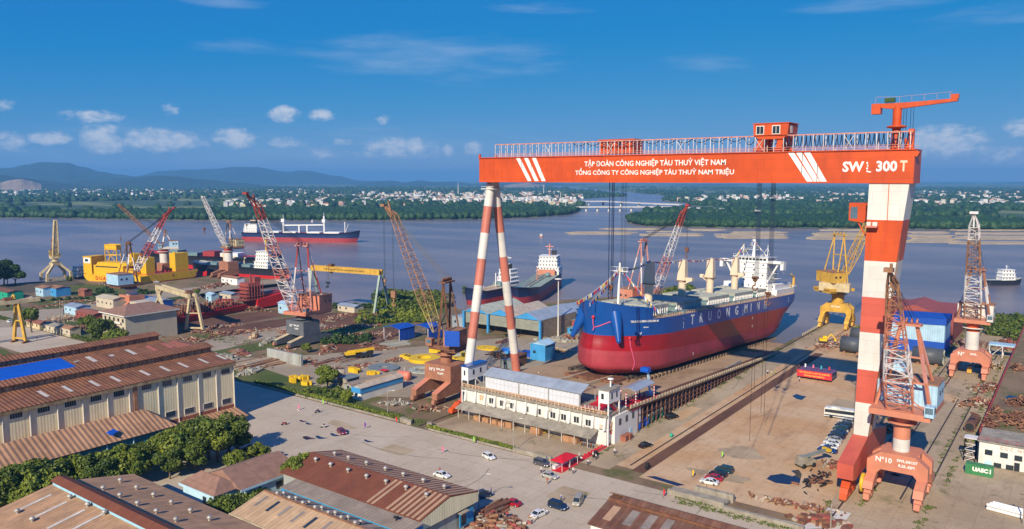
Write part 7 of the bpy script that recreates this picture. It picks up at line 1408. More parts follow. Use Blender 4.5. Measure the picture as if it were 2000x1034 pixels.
# left: office and small houses, the blue sheds
o = thing('office_building', 'beige three storey office with an overhanging maroon hipped roof', 'building', (-358, 190, 0)); MB().bx(-371, -350, 178, 203, 0, 12.4).bx(-380, -371, 196, 203, 0, 14.5).build('wall', 'wall_beige', o, True); mb = MB(); mb.bx(-372.2, -348.8, 176.8, 204.2, 12.4, 12.9); mb.build('eaves', 'wall_white', o, True); mb = MB(); hip(mb, -371.6, -349.4, 177.4, 203.6, 12.92, 3.4, 8); mb.build('roof', 'tile_brown', o, True)
for z in (1.6, 5.6, 9.4):
    for k in range(5): MB().bx(-369+k*4, -367.4+k*4, 177.9, 177.97, z, z+1.7).build('window', 'dark_glass', o, True)
    MB().bx(-369.5, -353, 177.0, 178, z-.7, z-.4).bx(-369.5, -353, 177.0, 177.15, z-.4, z+.4).build('balcony', 'wall_white', o, True)
for px, py, w, d, h, wm, rm, lb in ((152,612,14,8,4.5,'pale_blue','roof_silver','blue house with a striped grey roof in the left yard'),(180,622,20,8,3.6,'module_red','tile_red','low brick red roofed building beside the blue house'),(92,577,11,9,5.5,'pale_blue','rust_light','left one of two pale blue sheds with brown roofs on the left shore'),(116,577,12,9,5.5,'blue_panel','rust_light','right one of two pale blue sheds with brown roofs on the left shore'),(220,600,20,9,6,'wall_beige','wall_beige','flat roofed cream house behind the trees near the salmon crane'),(75,640,15,5,3,'crane_cream','tile_red','small yellow gatehouse with a red roof by the left road'),(112,648,16,6,3.4,'wall_beige','concrete_old','low pale walled yard building by the left road'),(138,655,10,5,4,'wall_beige','rust_light','small beige building with a brown roof by the trees'),(15,582,24,9,5,'toilet_green','rust_steel','green and red shed at the left edge below the shore'),(290,597,36,10,4.5,'hull_blue','roof_silver','long blue shed behind the cream gantry'),(360,690,16,8,3.5,'wall_grey','tile_red','small red roofed hut past the warehouse end'),(167,578,8,5,4,'tile_red','tile_red','small red hut on the grass near the barges'),(455,555,19,6,5,'ship_white','rust_light','white site office on the inlet pier'),(450,588,12,7,5,'wall_beige','roof_silver','cream hut on the inlet bank behind the red hull'),(415,590,6,5,5,'pale_blue','pale_blue','pale blue box hut on the inlet bank'),(685,608,14,7,3.5,'wall_beige','roof_silver','small cream pump house by the pale green gantry leg'),(562,612,9,6,6,'pale_blue','pale_blue','light blue cabin behind the grey pedestal crane')):
    q = G(px, py); shed(lb, q.x-w/2, q.x+w/2, q.y-d/2, q.y+d/2, h, .9, wm, rm, 'u', 'hut' if w < 12 else 'shed')
# right: hull modules, tanks, white office at the dock, container
o = thing('hull_block', 'ship block wrapped in light and dark blue sheeting beyond the gantry leg', 'hull block', (-55, 384, 0)); MB().bx(-66, -45, 375, 393, 5, 14.5).build('sheeting', 'pale_blue', o, True); MB().bx(-66.2, -44.8, 374.8, 393.2, 0, 5).prism([(-66.4, 11.8), (-44.6, 12.6), (-44.6, 15.2), (-66.4, 14.6)], 1, 374.7, 393.3).build('blue_band', 'sheet_blue', o, True)
tag(MB().bx(-80, -45, 402, 440, 0, 13.5).bx(-79.8, -45.2, 401.9, 402, 9.6, 10.1).prism([(-70, 13.5), (-54, 13.5), (-62, 16)], 1, 405, 436).build('hull_block', 'module_red'), 'huge rusty red hull block beyond the blue wrapped one', 'hull block')
for k, (px, py, r, L, lb) in enumerate(((1664,690,3.3,9,'nearer dark steel drum lying by the gantry leg'),(1682,668,3,9,'farther dark steel drum lying behind the nearer one'),(1745,716,3.2,10,'dark steel drum lying right of the gantry leg'),(1812,712,3.3,11,'large dark steel drum in the shade of the blue block'))):
    q = G(px, py); o = thing('steel_drum', lb, 'drum', q); MB().lathe([(.1, -L/2), (r, -L/2), (r, L/2), (r*.92, L/2), (r*.9, L/2-.3), (.1, L/2-.3)], (0, 0, r+.4), 22, 0, 'X').build('shell', 'tank_dark', o); MB().bx(-L*.35, -L*.25, -r*.8, r*.8, 0, .9).bx(L*.25, L*.35, -r*.8, r*.8, 0, .9).build('cradle', 'rust_light', o)
    mb = MB(); [mb.bar((L/2+.03, 0, r+.4), (L/2+.03, (r-.2)*math.cos(a), r+.4+(r-.2)*math.sin(a)), .25) for a in np.linspace(0, 5.5, 8)]; mb.build('end_brace', 'pale_plate', o)
q = G(1745, 770); o = thing('funnel_block', 'pale blue rounded hull piece standing between the gantry leg and the crane', 'hull piece', q); MB().prism([(-4, 0), (4, 0), (3.6, 9), (1.5, 12), (-2.5, 11), (-4, 8)], 1, -3, 3).build('plating', 'pale_blue', o)
o = thing('dock_building', 'white dockside office with dark windows at the right edge', 'building', (-8, 240, 0)); MB().bx(-18.4, 20, 233.4, 246, 0, 6.3).build('wall', 'wall_white', o, True); MB().bx(-18.8, 20.4, 233, 246.4, 6.3, 6.6).build('parapet', 'concrete_old', o, True)
for px, py in ((1931,884),(1961,890),(1989,896),(1948,910),(1972,914),(1930,906)): p = onV(px, py, 233.35); MB().bx(p.x-.85, p.x+.85, 233.3, 233.38, p.z-.7, p.z+.7).build('window', 'dark_glass' if px != 1930 else 'wall_lightblue', o, True)
MB().bx(-10.4, -9.2, 233.3, 233.38, 0, 2.2).build('door', 'dark_glass', o, True); mb = MB()
for x in np.arange(-18.6, 20, 2.1): mb.bar((x, 233.1, 6.6), (x, 233.1, 7.7), .08)
for h in (7.1, 7.7): mb.bar((-18.6, 233.1, h), (20, 233.1, h), .08)
mb.build('roof_rail', 'crane_red', o, True); text('C Ụ C   N Ổ I', 'lettering', 1.1, (-10.5, 233.28, 5.4), (1, 0, 0), 'salmon', o, .01); mb = MB()
for z in (1.5, 3.2, 4.9):
    for u in (-21.8, -19.2): mb.bar((u, 234, 0), (u, 234, 6.4), .2); mb.bar((u, 237, 0), (u, 237, 6.4), .2)
    mb.bar((-21.8, 234, z), (-19.2, 234, z), .15); mb.bar((-21.8, 234, z-1.5), (-19.2, 234, z), .12)
mb.bx(-22, -19, 233.8, 237.2, 6.3, 6.5); mb.build('scaffold', 'rail_white', o, True)
o = thing('dock_wall', 'raised dock deck with a rusty railed edge along the weedy rails', 'dock', (-10, 330, 0)); MB().bx(-19.2, 90, 246.5, 452, 0, 5.4).build('wall', 'concrete_old', o, True); MB().bx(-19.1, 90, 246.6, 451.9, 5.4, 5.46).build('deck', 'yard_ground', o, True); MB().bx(-19.6, -19.25, 246.5, 452, 4.6, 5.9).build('edge_beam', 'crane_red', o, True)
o = thing('shipping_container', 'green shipping container with white lettering before the white dockside office', 'container', (-17.3, 225.2, 0)); c_ = MB().bx(-20.4, -14.3, 224, 226.4, .05, 2.65).build('shell', 'green_box', o, True); text('UASC', 'lettering', 1.35, (-17.1, 223.95, 1.5), (1, 0, 0), 'letter_white', o, .01, .09); text('I', 'lettering', 1.6, (-14.9, 223.95, 1.5), (1, 0, 0), 'letter_white', o, .01, .06)
for k in range(6): tag(MB().tube((-13.6+k%3*.5, 201.5+k%3*1.1, .4+k//3*.8), (-3.5, 200+k%3*1.1, .4+k//3*.8), .38, 8).build('white_pile', 'ship_white'), 'white concrete pile in the stack at the right edge', 'pile', 'white piles at the right edge')
# the red banner platform
o = thing('banner_platform', 'low platform truck with a red banner front and purple top', 'platform', (-77.5, 300, 0)); mat('purple_cloth', (.14, .075, .17), .8)
MB().bx(-83.6, -71.4, 296.6, 304.4, 1.0, 3.2).build('body', 'paint_navy', o, True); MB().bx(-83.7, -71.3, 296.5, 304.5, 3.2, 3.3).build('top', 'purple_cloth', o, True); MB().bx(-83.8, -71.2, 296.35, 296.5, .9, 3.5).build('banner', 'flag_red', o, True); text('CHÀO MỪNG LỄ HẠ THỦY TÀU 65.000 TẤN', 'lettering', .78, (-77.5, 296.3, 2.7), (1, 0, 0), 'flag_yellow', o, .01, .02, xs=.72); text('TRUONG MINH DREAM 01', 'lettering', .78, (-77.5, 296.3, 1.6), (1, 0, 0), 'flag_yellow', o, .01, .02, xs=.8)
for u in (-82, -79, -76, -73):
    for v in (297.5, 303.5): MB().lathe([(.1, -.3), (.5, -.3), (.5, .3), (.1, .3)], (u, v, .5), 10, 0, 'X').build('wheel', 'tyre', o, True)
for k, (c, lb) in enumerate((('white', 'left white flag'), ('pink', 'pink flag'), ('teal', 'teal flag'), ('red', 'right red and white flag'))):
    f = thing('small_flag', lb+' standing on the purple banner platform', 'flag', (-81.8+k*2.9, 299, 3.3)); MB().tube((0, 0, 0), (0, 0, 2.2), .05, 5).build('pole', 'chrome', f); MB().prism([(0, .7), (.5, .8), (.55, 2.0), (0, 2.2)], 1, -.03, .03).build('sail', 'banner_'+c, f)
# plates, rings, tanks and machines of the centre-left yard
def ring(label, px, py, r0, r1, h, m, sy=1.0, arms=0):
    q = G(px, py); o = thing('ring_plate', label, 'plate', q); n = 30; mb = MB(); P = lambda r, i, z: (r*math.cos(6.2832*i/n), sy*r*math.sin(6.2832*i/n), z)
    for i in range(n): mb.add([P(r0, i, h), P(r1, i, h), P(r1, i+1, h), P(r0, i+1, h), P(r0, i, .05), P(r1, i, .05), P(r1, i+1, .05), P(r0, i+1, .05)], [(0, 1, 2, 3), (1, 5, 6, 2), (0, 3, 7, 4)])
    mb.build('ring', m, o); mb = MB()
    for k in range(arms): mb.box((-r1*.9-k*2.2, -r1*.3+k*.5, h*.5), (3.2, 3.4, h*.9), rz=.3)
    for i in range(0, n, 5): mb.box(P((r0+r1)/2, i, .3), (.6, .6, .7))
    mb.build('rib', m, o); return o
ring('big yellow steel ring with a stepped tail, lying left of the rust crane column', 829, 704, 2.8, 6.6, 1.3, 'yellow_paint', 1.0, 3); ring('yellow steel ring just right of the rust crane column', 884, 708, 2.2, 6.0, 1.3, 'yellow_paint'); ring('broad yellow plate half hidden behind the left tower', 900, 722, .8, 5.6, .8, 'yellow_paint'); ring('yellow grating frame lying beyond the striped legs', 953, 681, .1, 5.8, .5, 'yellow_paint', .7); ring('pale green steel ring lying in front of the yellow one', 826, 724, 3.0, 5.6, .4, 'pale_plate'); ring('pale steel ring lying behind the yellow plates', 891, 690, 3.2, 5.8, .5, 'pale_plate')
o = ring('grey round deck plate with a red square and an opening', 749, 720, 1.8, 6.6, .7, 'grey_plate', .9); MB().bx(2.4, 6.0, -5.2, -2.4, .72, .78).build('red_square', 'flag_red', o)
for k, (px, py, s, lb) in enumerate(((592,742,1.3,'yellow steel float farthest right of the pair by the weeds'),(574,745,1.6,'large yellow steel float by the hedge end'),(597,752,1.2,'yellow drum on its side by the hedge end'),(690,728,1.5,'yellow steel frame behind the beige tank'),(728,732,1.2,'orange steel bracket before the grey deck plate'),(852,690,1.4,'yellow steel fitting behind the big yellow ring'),(905,697,1.6,'yellow steel fitting right of the rust crane column'),(868,695,1.3,'yellow lump of machinery near the crane column'))):
    q = G(px, py); mb = MB(); gg = random.Random(k)
    for j in range(4): mb.box((gg.uniform(-1.5, 1.5)*s, gg.uniform(-1, 1)*s, s*.6), (s*gg.uniform(.8, 2), s*gg.uniform(.6, 1.4), s*gg.uniform(.8, 1.3)), rz=gg.uniform(0, 3))
    mb.lathe([(.1, -s*1.4), (s*.55, -s*1.4), (s*.55, s*1.4), (.1, s*1.4)], (0, s, s*.6), 10, 0, 'X'); x = mb.build('steel_fitting', 'yellow_paint'); x.location = q; tag(x, lb, 'steel part')
def tank(label, px, py, r, L, m, ang, hgt):
    q = G(px, py); o = thing('storage_tank', label, 'tank', q, ang); MB().lathe([(.1, -L/2-.5), (r*.7, -L/2-.35), (r, -L/2), (r, L/2), (r*.7, L/2+.35), (.1, L/2+.5)], (0, 0, hgt), 18, 0, 'X').build('shell', m, o)
    for x in (-L*.3, L*.3): MB().bx(x-.4, x+.4, -r*.7, r*.7, 0, hgt-r*.55).build('saddle', 'concrete_old', o)
    MB().tube((0, 0, hgt+r), (0, 0, hgt+r+1.4), .12, 6).build('vent_pipe', 'old_white', o)
tank('beige tank lying on two concrete saddles among weeds', 655, 748, 1.4, 6.5, 'tank_beige', R(50), 3.6); tank('pink tank lying on the ground beside the blue and white shed', 790, 742, 1.7, 4.6, 'tank_pink', R(8), 1.7); tank('dark red tank in the clutter behind the red hull', 440, 598, 2, 9, 'hull_red', R(40), 2.4)
q = G(700, 700); o = thing('truck_crane', 'yellow truck crane parked with its boom folded among steel beams', 'crane truck', q, R(63)); MB().bx(-6, 6, -1.3, 1.3, 1.0, 1.9).bx(3.8, 6.2, -1.3, 1.3, 1.9, 3.1).build('chassis', 'cable_dark', o); MB().bar((-4.5, 0, 3.0), (6.8, 0, 3.5), 1.1, 1.1).bx(-5.5, -1.5, -1.2, 1.2, 1.9, 3.0).bx(-1, 1.5, .5, 1.4, 1.9, 3.4).build('boom', 'yellow_paint', o)
for x in (-4.8, -3.4, 1.2, 3.2, 5): MB().lathe([(.1, -1.35), (.6, -1.35), (.6, 1.35), (.1, 1.35)], (x, 0, .6), 10, 0, 'Y').build('wheel', 'tyre', o)
q = G(1608, 670); o = thing('excavator', 'small yellow excavator near the quay by the steel scrap', 'excavator', q, R(20)); MB().bx(-2, 2, -1.4, -.7, 0, .9).bx(-2, 2, .7, 1.4, 0, .9).build('track', 'cable_dark', o); MB().bx(-1.8, 1.4, -1.2, 1.2, 1.0, 2.2).bx(-.2, 1.4, .1, 1.2, 2.2, 3.2).build('body', 'yellow_paint', o); MB().bar((1, -.3, 1.8), (3.2, -.3, 4.4), .5).bar((3.2, -.3, 4.4), (5, -.3, 2.2), .4).box((5, -.3, 1.7), (.9, 1, .9)).build('arm', 'yellow_paint', o)
q = G(1574, 911); o = thing('mobile_crane', 'small grey mobile crane with a yellow headed boom in the brown yard', 'crane', q, R(58)); MB().bx(-2.6, 2.0, -1.3, 1.3, .7, 2.0).bx(-2.4, -.4, -1.1, 1.1, 2.0, 2.9).build('body', 'concrete_old', o); MB().bar((-1.4, 0, 2.6), (6.8, 0, 3.6), .7).build('boom', 'grey_plate', o); MB().box((6.8, 0, 3.7), (1, 2.4, .7)).build('boom_head', 'yellow_paint', o)
for x in (-1.8, 1.4): MB().lathe([(.1, -1.45), (.65, -1.45), (.65, 1.45), (.1, 1.45)], (x, 0, .65), 12, 0, 'Y').build('wheel', 'tyre', o)
for (px, py), pts in (((1530, 935), ((1497,936),(1505,929),(1528,926),(1548,931),(1555,928),(1545,920),(1560,918),(1566,927),(1562,944),(1540,947),(1515,944))), ((1563, 776), ((1547,774),(1556,770),(1564,773),(1575,775),(1566,782),(1556,780))), ((1260, 938), ((1262,931),(1280,931),(1338,948),(1322,950)))): sheet('puddle_water', [G(*p)[:2] for p in pts], .07, 'puddle')
for px, py, a, b, s, r in ((592,823,3,1,.4,0), (604,828,3,1,.4,0), (603,856,4,2,.5,.2), (627,855,4,1.4,.4,.3), (655,850,4,1.2,.3,.3), (720,862,3.5,1,.3,.2)):
    q = G(px, py); sheet('oil_stain', [(q.x+(a*math.cos(t)+b*.5*math.sin(3*t))*.55, q.y+(b*math.sin(t)+a*.2*math.cos(2*t))*.55) for t in np.linspace(0, 5.9, 12)], .045, 'rusty_dirt' if False else 'puddle')
# scrap, beams and stacks: every heap its own thing
def heap(label, px, py, w, d, h, n, seed, m=('rust_steel', 'rust_light', 'trestle_brown'), kind='mix', name='scrap_heap', cat='scrap heap', z=0, rz=None):
    q = G(px, py, z); gg = random.Random(seed); mb = MB()
    for k in range(int(n*1.5)):
        x, y = gg.gauss(0, .33)*w, gg.gauss(0, .33)*d; f = max(.08, 1-(abs(x)/w+abs(y)/d)); zz = h*f*gg.random()+.15
        if kind == 'beam': L = w*gg.uniform(.5, .95); mb.box((x*.25, y, zz), (L, gg.uniform(.25, .6), gg.uniform(.2, .5)), gg.randrange(len(m)), rz=gg.gauss(0, .06))
        elif kind == 'plate': mb.box((x*.6, y*.6, zz), (gg.uniform(1.5, 4), gg.uniform(1, 2.6), .18), gg.randrange(len(m)), rz=gg.gauss(0, .4), rx=gg.gauss(0, .1))
        elif kind == 'pipe': a = gg.gauss(.4, .7); L = gg.uniform(.8, 2.4); mb.tube((x-L/2*math.cos(a), y-L/2*math.sin(a), zz), (x+L/2*math.cos(a), y+L/2*math.sin(a), zz+gg.gauss(0, .25)), gg.uniform(.14, .4), 8, m=gg.randrange(len(m)))
        elif kind == 'block': mb.box((x, y, zz), (gg.uniform(.8, 2), gg.uniform(.7, 1.6), gg.uniform(.6, 1.5)), gg.randrange(len(m)), rz=gg.uniform(0, 3))
        else: mb.box((x, y, zz), (gg.uniform(.4, 2.4), gg.uniform(.12, .6), gg.uniform(.1, .5)), gg.randrange(len(m)), rz=gg.uniform(0, 3.1), rx=gg.gauss(0, .4), ry=gg.gauss(0, .4))
    x = mb.build(name, list(m)); x.location = q
    if rz is not None: x.rotation_euler = (0, 0, rz)
    return tag(x, label, cat)
YH_ = R(90)
for i, a in enumerate((('heap of rusty pipes at the bottom edge beside the striped hall',965,1025,11,7,2.4,190,'pipe'),('pile of rusty beams beside the lamp post at the bottom',965,998,9,3,2,40,'beam'),('rusty bundle behind the light blue house by the road',488,884,7,4,2,50,'mix'),('steel beams beside the yellow truck crane',672,703,11,5,1.4,50,'beam'),('rusty plates stacked beyond the truck crane',742,682,12,6,1.6,60,'plate'),('dark beams stacked left of the blue shelters',728,672,14,5,1.6,50,'beam'),('grey steel bars laid out before the blue shelters',770,672,14,8,.7,40,'beam'),('long row of brown beams across the paver yard',645,708,16,3,.8,30,'beam'),('pale timber grid piled by the concrete wall',505,712,22,9,1.6,110,'beam'),('white crate and rusty oddments at the warehouse corner',490,728,10,4,1.5,30,'block'),('rusty lumps under the grey crane pedestal\'s left foot',540,690,10,6,2.6,60,'mix'),('rusty lumps under the grey crane pedestal\'s right foot',640,683,14,5,2.2,70,'mix'),('brown oddments on the pavers before the grey pedestal',600,708,11,4,.8,30,'mix'),('black coiled chain heap between the striped legs',975,697,13,5,1.2,110,'mix'),('rusty oddments in front of the grey louvred container',965,722,6,4,1,30,'mix'),('blue fenders heaped behind the chain',998,688,8,3,1.4,26,'block'),('pale nets and rope heap beside the blue workshop box',1090,686,7,4,1.6,60,'mix'),('grey tarpaulin bundles left of the ship\'s bow',1090,666,12,5,1.6,50,'block'),('brown timber and blocks at the slip side by the bow',1095,708,12,3,1,50,'beam'),('orange blocks under the floodlight mast',1112,662,6,4,1.8,20,'block'),
    ('rusty scrap along the quay beside the excavator',1625,678,12,6,2,90,'mix'),('rusty scrap farther down the quay by the bushes',1650,662,12,5,2.2,80,'mix'),('steel plates on the quay beside the cable trench',1603,678,7,3,.4,10,'plate'),('dark lattice boom sections and hoses in the brown yard',1592,943,11,5,1.0,30,'pipe'),('scrap beneath the gantry foot beside the car row',1640,912,5,6,1.6,60,'mix'),('scrap behind the salmon crane by the gantry leg',1735,840,7,9,2,110,'mix'),('rusty scrap beside the blue cab of the nearest portal crane',1800,745,9,9,2,80,'mix'),('timber stack by the far crane, right',1935,718,7,10,3.6,60,'beam'),('rusty stack below the dock edge, midway',1912,790,5,14,3,110,'mix'),('red brown scrap below the dock edge near the far crane',1935,760,5,12,2.6,90,'mix'),('rust brown scrap under the pale platform, far right',1895,672,16,8,2.5,70,'beam'),('brown block stack behind the far crane',1970,680,9,7,4.5,70,'block'),('scrap along the bottom wall among the weeds',1560,990,14,3,1,60,'mix'),('rubble and stones at the bottom of the pale concrete patch',1600,1020,8,3,1.2,40,'block'),('grey debris by the rust brown crane\'s foot',770,790,7,4,.7,40,'mix'),('rusty bogie parts in front of the rust brown crane',835,800,7,4,1.6,60,'mix'),
    ('scrap spread on the rust field right of the grey crane',690,640,26,10,1.0,130,'mix'),('scrap spread on the rust field left of the grey crane',470,650,24,10,1.0,120,'mix'),('brown frames and scrap in front of the red hull',430,640,20,5,1.6,90,'mix'),('rusty scrap at the cream gantry\'s left feet',300,635,16,6,1.6,70,'mix'),('rubble strip on the bank of the inlet',440,603,30,6,1.5,120,'mix'),('machinery litter on the pier behind the inlet',420,560,26,8,2,90,'block'),('white stones heaped by the rail track, left of the grey pedestal',525,668,10,3,1.2,50,'block'),('beige boxes stacked on the rust field',498,660,4,3,2.6,18,'block'),('timber and iron litter in the left yard by the poles',115,625,26,10,1.4,90,'mix'),('red brown litter beside the blue house',165,640,18,6,1.6,70,'mix'),('wreckage on the shore below the lettered barge',210,556,24,6,2.2,80,'mix'),('brown sheets beside the blue sheds on the shore',60,585,16,5,1.4,40,'plate'),('dark iron heaps by the left gantry leg',20,705,18,10,1.0,120,'mix'),('stack of frames at the inlet side behind the red hull',500,607,14,6,3,80,'mix'),('brown steel heap between the pedestal cranes',730,655,18,6,2,90,'mix'),('iron litter on the grass by the pump house',620,655,22,7,1.2,90,'mix'),('rusty beams beyond the pavers, right of the grey pedestal',690,690,9,4,1.2,30,'beam'),('flat rusty plates before the truck crane',668,718,9,5,.5,18,'plate'),('brown pipes on the pavers left of the grey deck plate',705,716,8,4,.8,40,'pipe'),('orange brown frames behind the grey deck plate',770,705,9,5,1,40,'mix'),('rusty oddments left of the striped legs',905,742,9,4,1.2,50,'mix'),('brown beams lying behind the striped legs',985,668,10,3,.6,14,'beam'),('timber lengths in front of the blue hangar\'s middle bay',1000,660,9,3,.6,20,'beam'),('rusty offcuts right of the blue shelters',870,672,10,5,.9,50,'mix'),('scrap at the rust brown crane\'s far foot',835,757,8,5,1.3,60,'mix'),('rusty steel sections on the dirt lane left of the grey pedestal',560,652,18,6,1.5,80,'mix'),('brown plates stacked behind the timber grid',470,690,14,6,1.4,50,'plate'),('grey rubble by the retaining wall',440,700,9,5,1.2,40,'block'),('rust heap between the red hull and the office roof',370,665,14,6,1.5,80,'mix'),('iron frames in front of the long red hull, middle',400,650,12,5,1.8,70,'mix'),('iron frames behind the long red hull',380,600,26,7,2.4,120,'mix'),('dark litter on the shore lane below the blue sheds',150,590,26,6,1.0,80,'mix'),('rusty litter left of the crane with the pale blue house',210,592,16,6,1.2,70,'mix'),('brown litter along the scrub line',100,598,24,5,.9,70,'mix'),('red brown heap near the gatehouse',90,632,12,6,1.2,60,'mix'),('rusty gear at the inlet head',360,588,14,6,1.4,60,'mix'),('scattered iron on the rust field below the pump house',655,622,24,8,1.1,110,'mix'),('scattered pale plates on the rust field near the bushes',705,625,16,5,.6,30,'plate'))):
    m = ('cable_dark', 'rust_steel', 'tyre') if 'black' in a[0] or 'hoses' in a[0] else ('tarp_blue', 'blue_panel', 'tarp_blue') if 'blue fend' in a[0] else ('timber_pale', 'tank_beige', 'rust_light') if a[0].startswith(('pale', 'timber', 'beige')) else ('concrete_old', 'concrete_old', 'hatch_grey') if a[0].startswith(('white', 'grey')) else ('rust_steel', 'rust_light', 'trestle_brown', 'rust_steel', 'rust_light', 'tank_beige', 'module_red', 'concrete_old')
    heap(a[0], *a[1:7], 100+i, m, a[7], rz=YH_ if a[7] == 'beam' and i not in (0, 6) else .2*i)
for i, (px, py, w, d, n, lb) in enumerate(((1992,825,9,9,260,'big tangled heap of rusty scrap on the raised dock'),(2003,792,7,7,130,'farther heap of rusty scrap on the raised dock'),(1945,808,2.2,5,40,'small junk heap by the dock edge, nearer'),(1932,832,2,4,30,'white and brown junk at the near dock edge'),(1985,722,3,7,50,'junk heap by the dock edge near the far timber stack'))): heap(lb, px, py, w, d, 3.2, n, 300+i, z=5.5)
sheet('puddle_water', [G(*p, 5.48)[:2] for p in ((1964,777),(1970,772),(1984,774),(1990,776),(1978,781),(1968,780))], 5.49, 'puddle')
# concrete walls, barriers, poles
mb = MB(); mb.bx(-76, -62, 166.2, 167, 0, 1.4); mb.bx(-76, -62, 167, 170, 0, .9); mb.bx(-62, -44, 165, 166, 0, 1.1); tag(mb.build('low_wall', 'concrete_old'), 'low stained concrete wall and planter along the bottom road', 'wall')
tag(MB().bx(-71, -61.5, 170.5, 171.6, 0, 1.9).build('concrete_blocks', 'concrete_old'), 'row of grey concrete blocks in front of the parked row of four cars', 'blocks'); mb = MB(); mb.bx(-155, -110, 168.2, 168.5, 0, .5); mb.bx(-123, -110.5, 168.0, 168.6, 0, 1.2); tag(mb.build('kerb_wall', 'concrete_old'), 'low kerb wall before the white slipway building', 'wall'); tag(MB().bx(-243, -163, 168.7, 169.1, 0, .5).build('kerb_wall', 'concrete_old'), 'low kerb wall along the long clipped hedge', 'wall')
tag(MB().bx(-272, -250, 197, 198, 0, 4.6).build('concrete_wall', 'wall_grey'), 'old concrete retaining wall left of the pale timber grid', 'wall')
for k, (px, py) in enumerate(((800,829),(793,826),(787,824),(840,834))): tag(MB().box((*G(px, py)[:2], .7), (1.6, 1.2, 1.4), rz=.3).build('concrete_block', 'concrete_old'), ('rightmost of three concrete blocks at the long hedge\'s end', 'middle of three concrete blocks at the long hedge\'s end', 'leftmost of three concrete blocks at the long hedge\'s end', 'lone concrete block beyond the rail gap')[k], 'block')
for px, py, top, lb in ((120,650,585,'left one of two bare utility poles in the left yard'),(127,655,588,'right one of two bare utility poles in the left yard'),(1622,1034,985,'bent rusty pole with brackets by the bottom wall'),(1998,1025,962,'thin grey pole at the right picture edge'),(1795,640,580,'thin lattice mast behind the red hull block')):
    q = G(px, py); h = zat(q, top); o = thing('utility_pole', lb, 'pole', q); MB().tube((0, 0, 0), (0, 0, h), .16, 6).build('shaft', 'concrete_old', o); MB().bar((-1, 0, h-.6), (1, 0, h-.6), .12).bar((-.8, 0, h-1.6), (.8, 0, h-1.6), .12).build('crossarm', 'rust_steel', o)
o = thing('platform_frame', 'pale blue platform on white legs beyond the far portal crane', 'platform', (-24, 384, 0)); MB().bx(-29, -19.5, 381, 387, 5, 5.6).build('top', 'pale_blue', o, True); mb = MB()
for u in (-28.7, -24, -19.8): mb.bar((u, 381.2, 0), (u, 381.2, 5), .3); mb.bar((u, 386.8, 0), (u, 386.8, 5), .3)
mb.bar((-28.7, 381.2, 0), (-24, 381.2, 5), .2); mb.build('leg', 'rail_white', o, True)
tag(MB().tube((-23.4, 262, 1.6), (-23.0, 273, 1.6), 1.5, 14).tube((-23.42, 261.95, 1.6), (-23.42, 262.05, 1.6), 1.2, 14, m=1).build('steel_pipe', ['trestle_brown', 'cable_dark']), 'wide rusty pipe lying below the dock edge', 'pipe')
q = G(1912, 731); o = thing('forklift', 'small yellow machine standing under the far portal crane', 'forklift', (-32, 344, 0)); MB().bx(-.8, .8, -1.4, 1.4, .3, 1.5).bx(-.7, .7, -.8, .8, 1.5, 2.6).build('body', 'crane_yellow', o); MB().lathe([(.1, -.9), (.45, -.9), (.45, .9), (.1, .9)], (0, -.9, .45), 10, 0, 'X').build('wheel', 'tyre', o)
tag(MB().lathe([(.05, 0), (.45, 0), (.45, 1.1), (.05, 1.1)], (*G(1311, 854)[:2], .05), 10).build('green_barrel', 'toilet_green'), 'small green barrel on the lane between the black cars', 'barrel')
for px, py, lb in ((1264,917,'black tyre stop at the near end of the cable trench'),(1163,893,'black tyre stop by the red carpet')): tag(MB().lathe([(.3, -.3), (.9, -.3), (.9, .3), (.3, .3)], (*G(px, py)[:2], .9), 14, 0, 'X').build('tyre_stop', 'tyre'), lb, 'tyre')
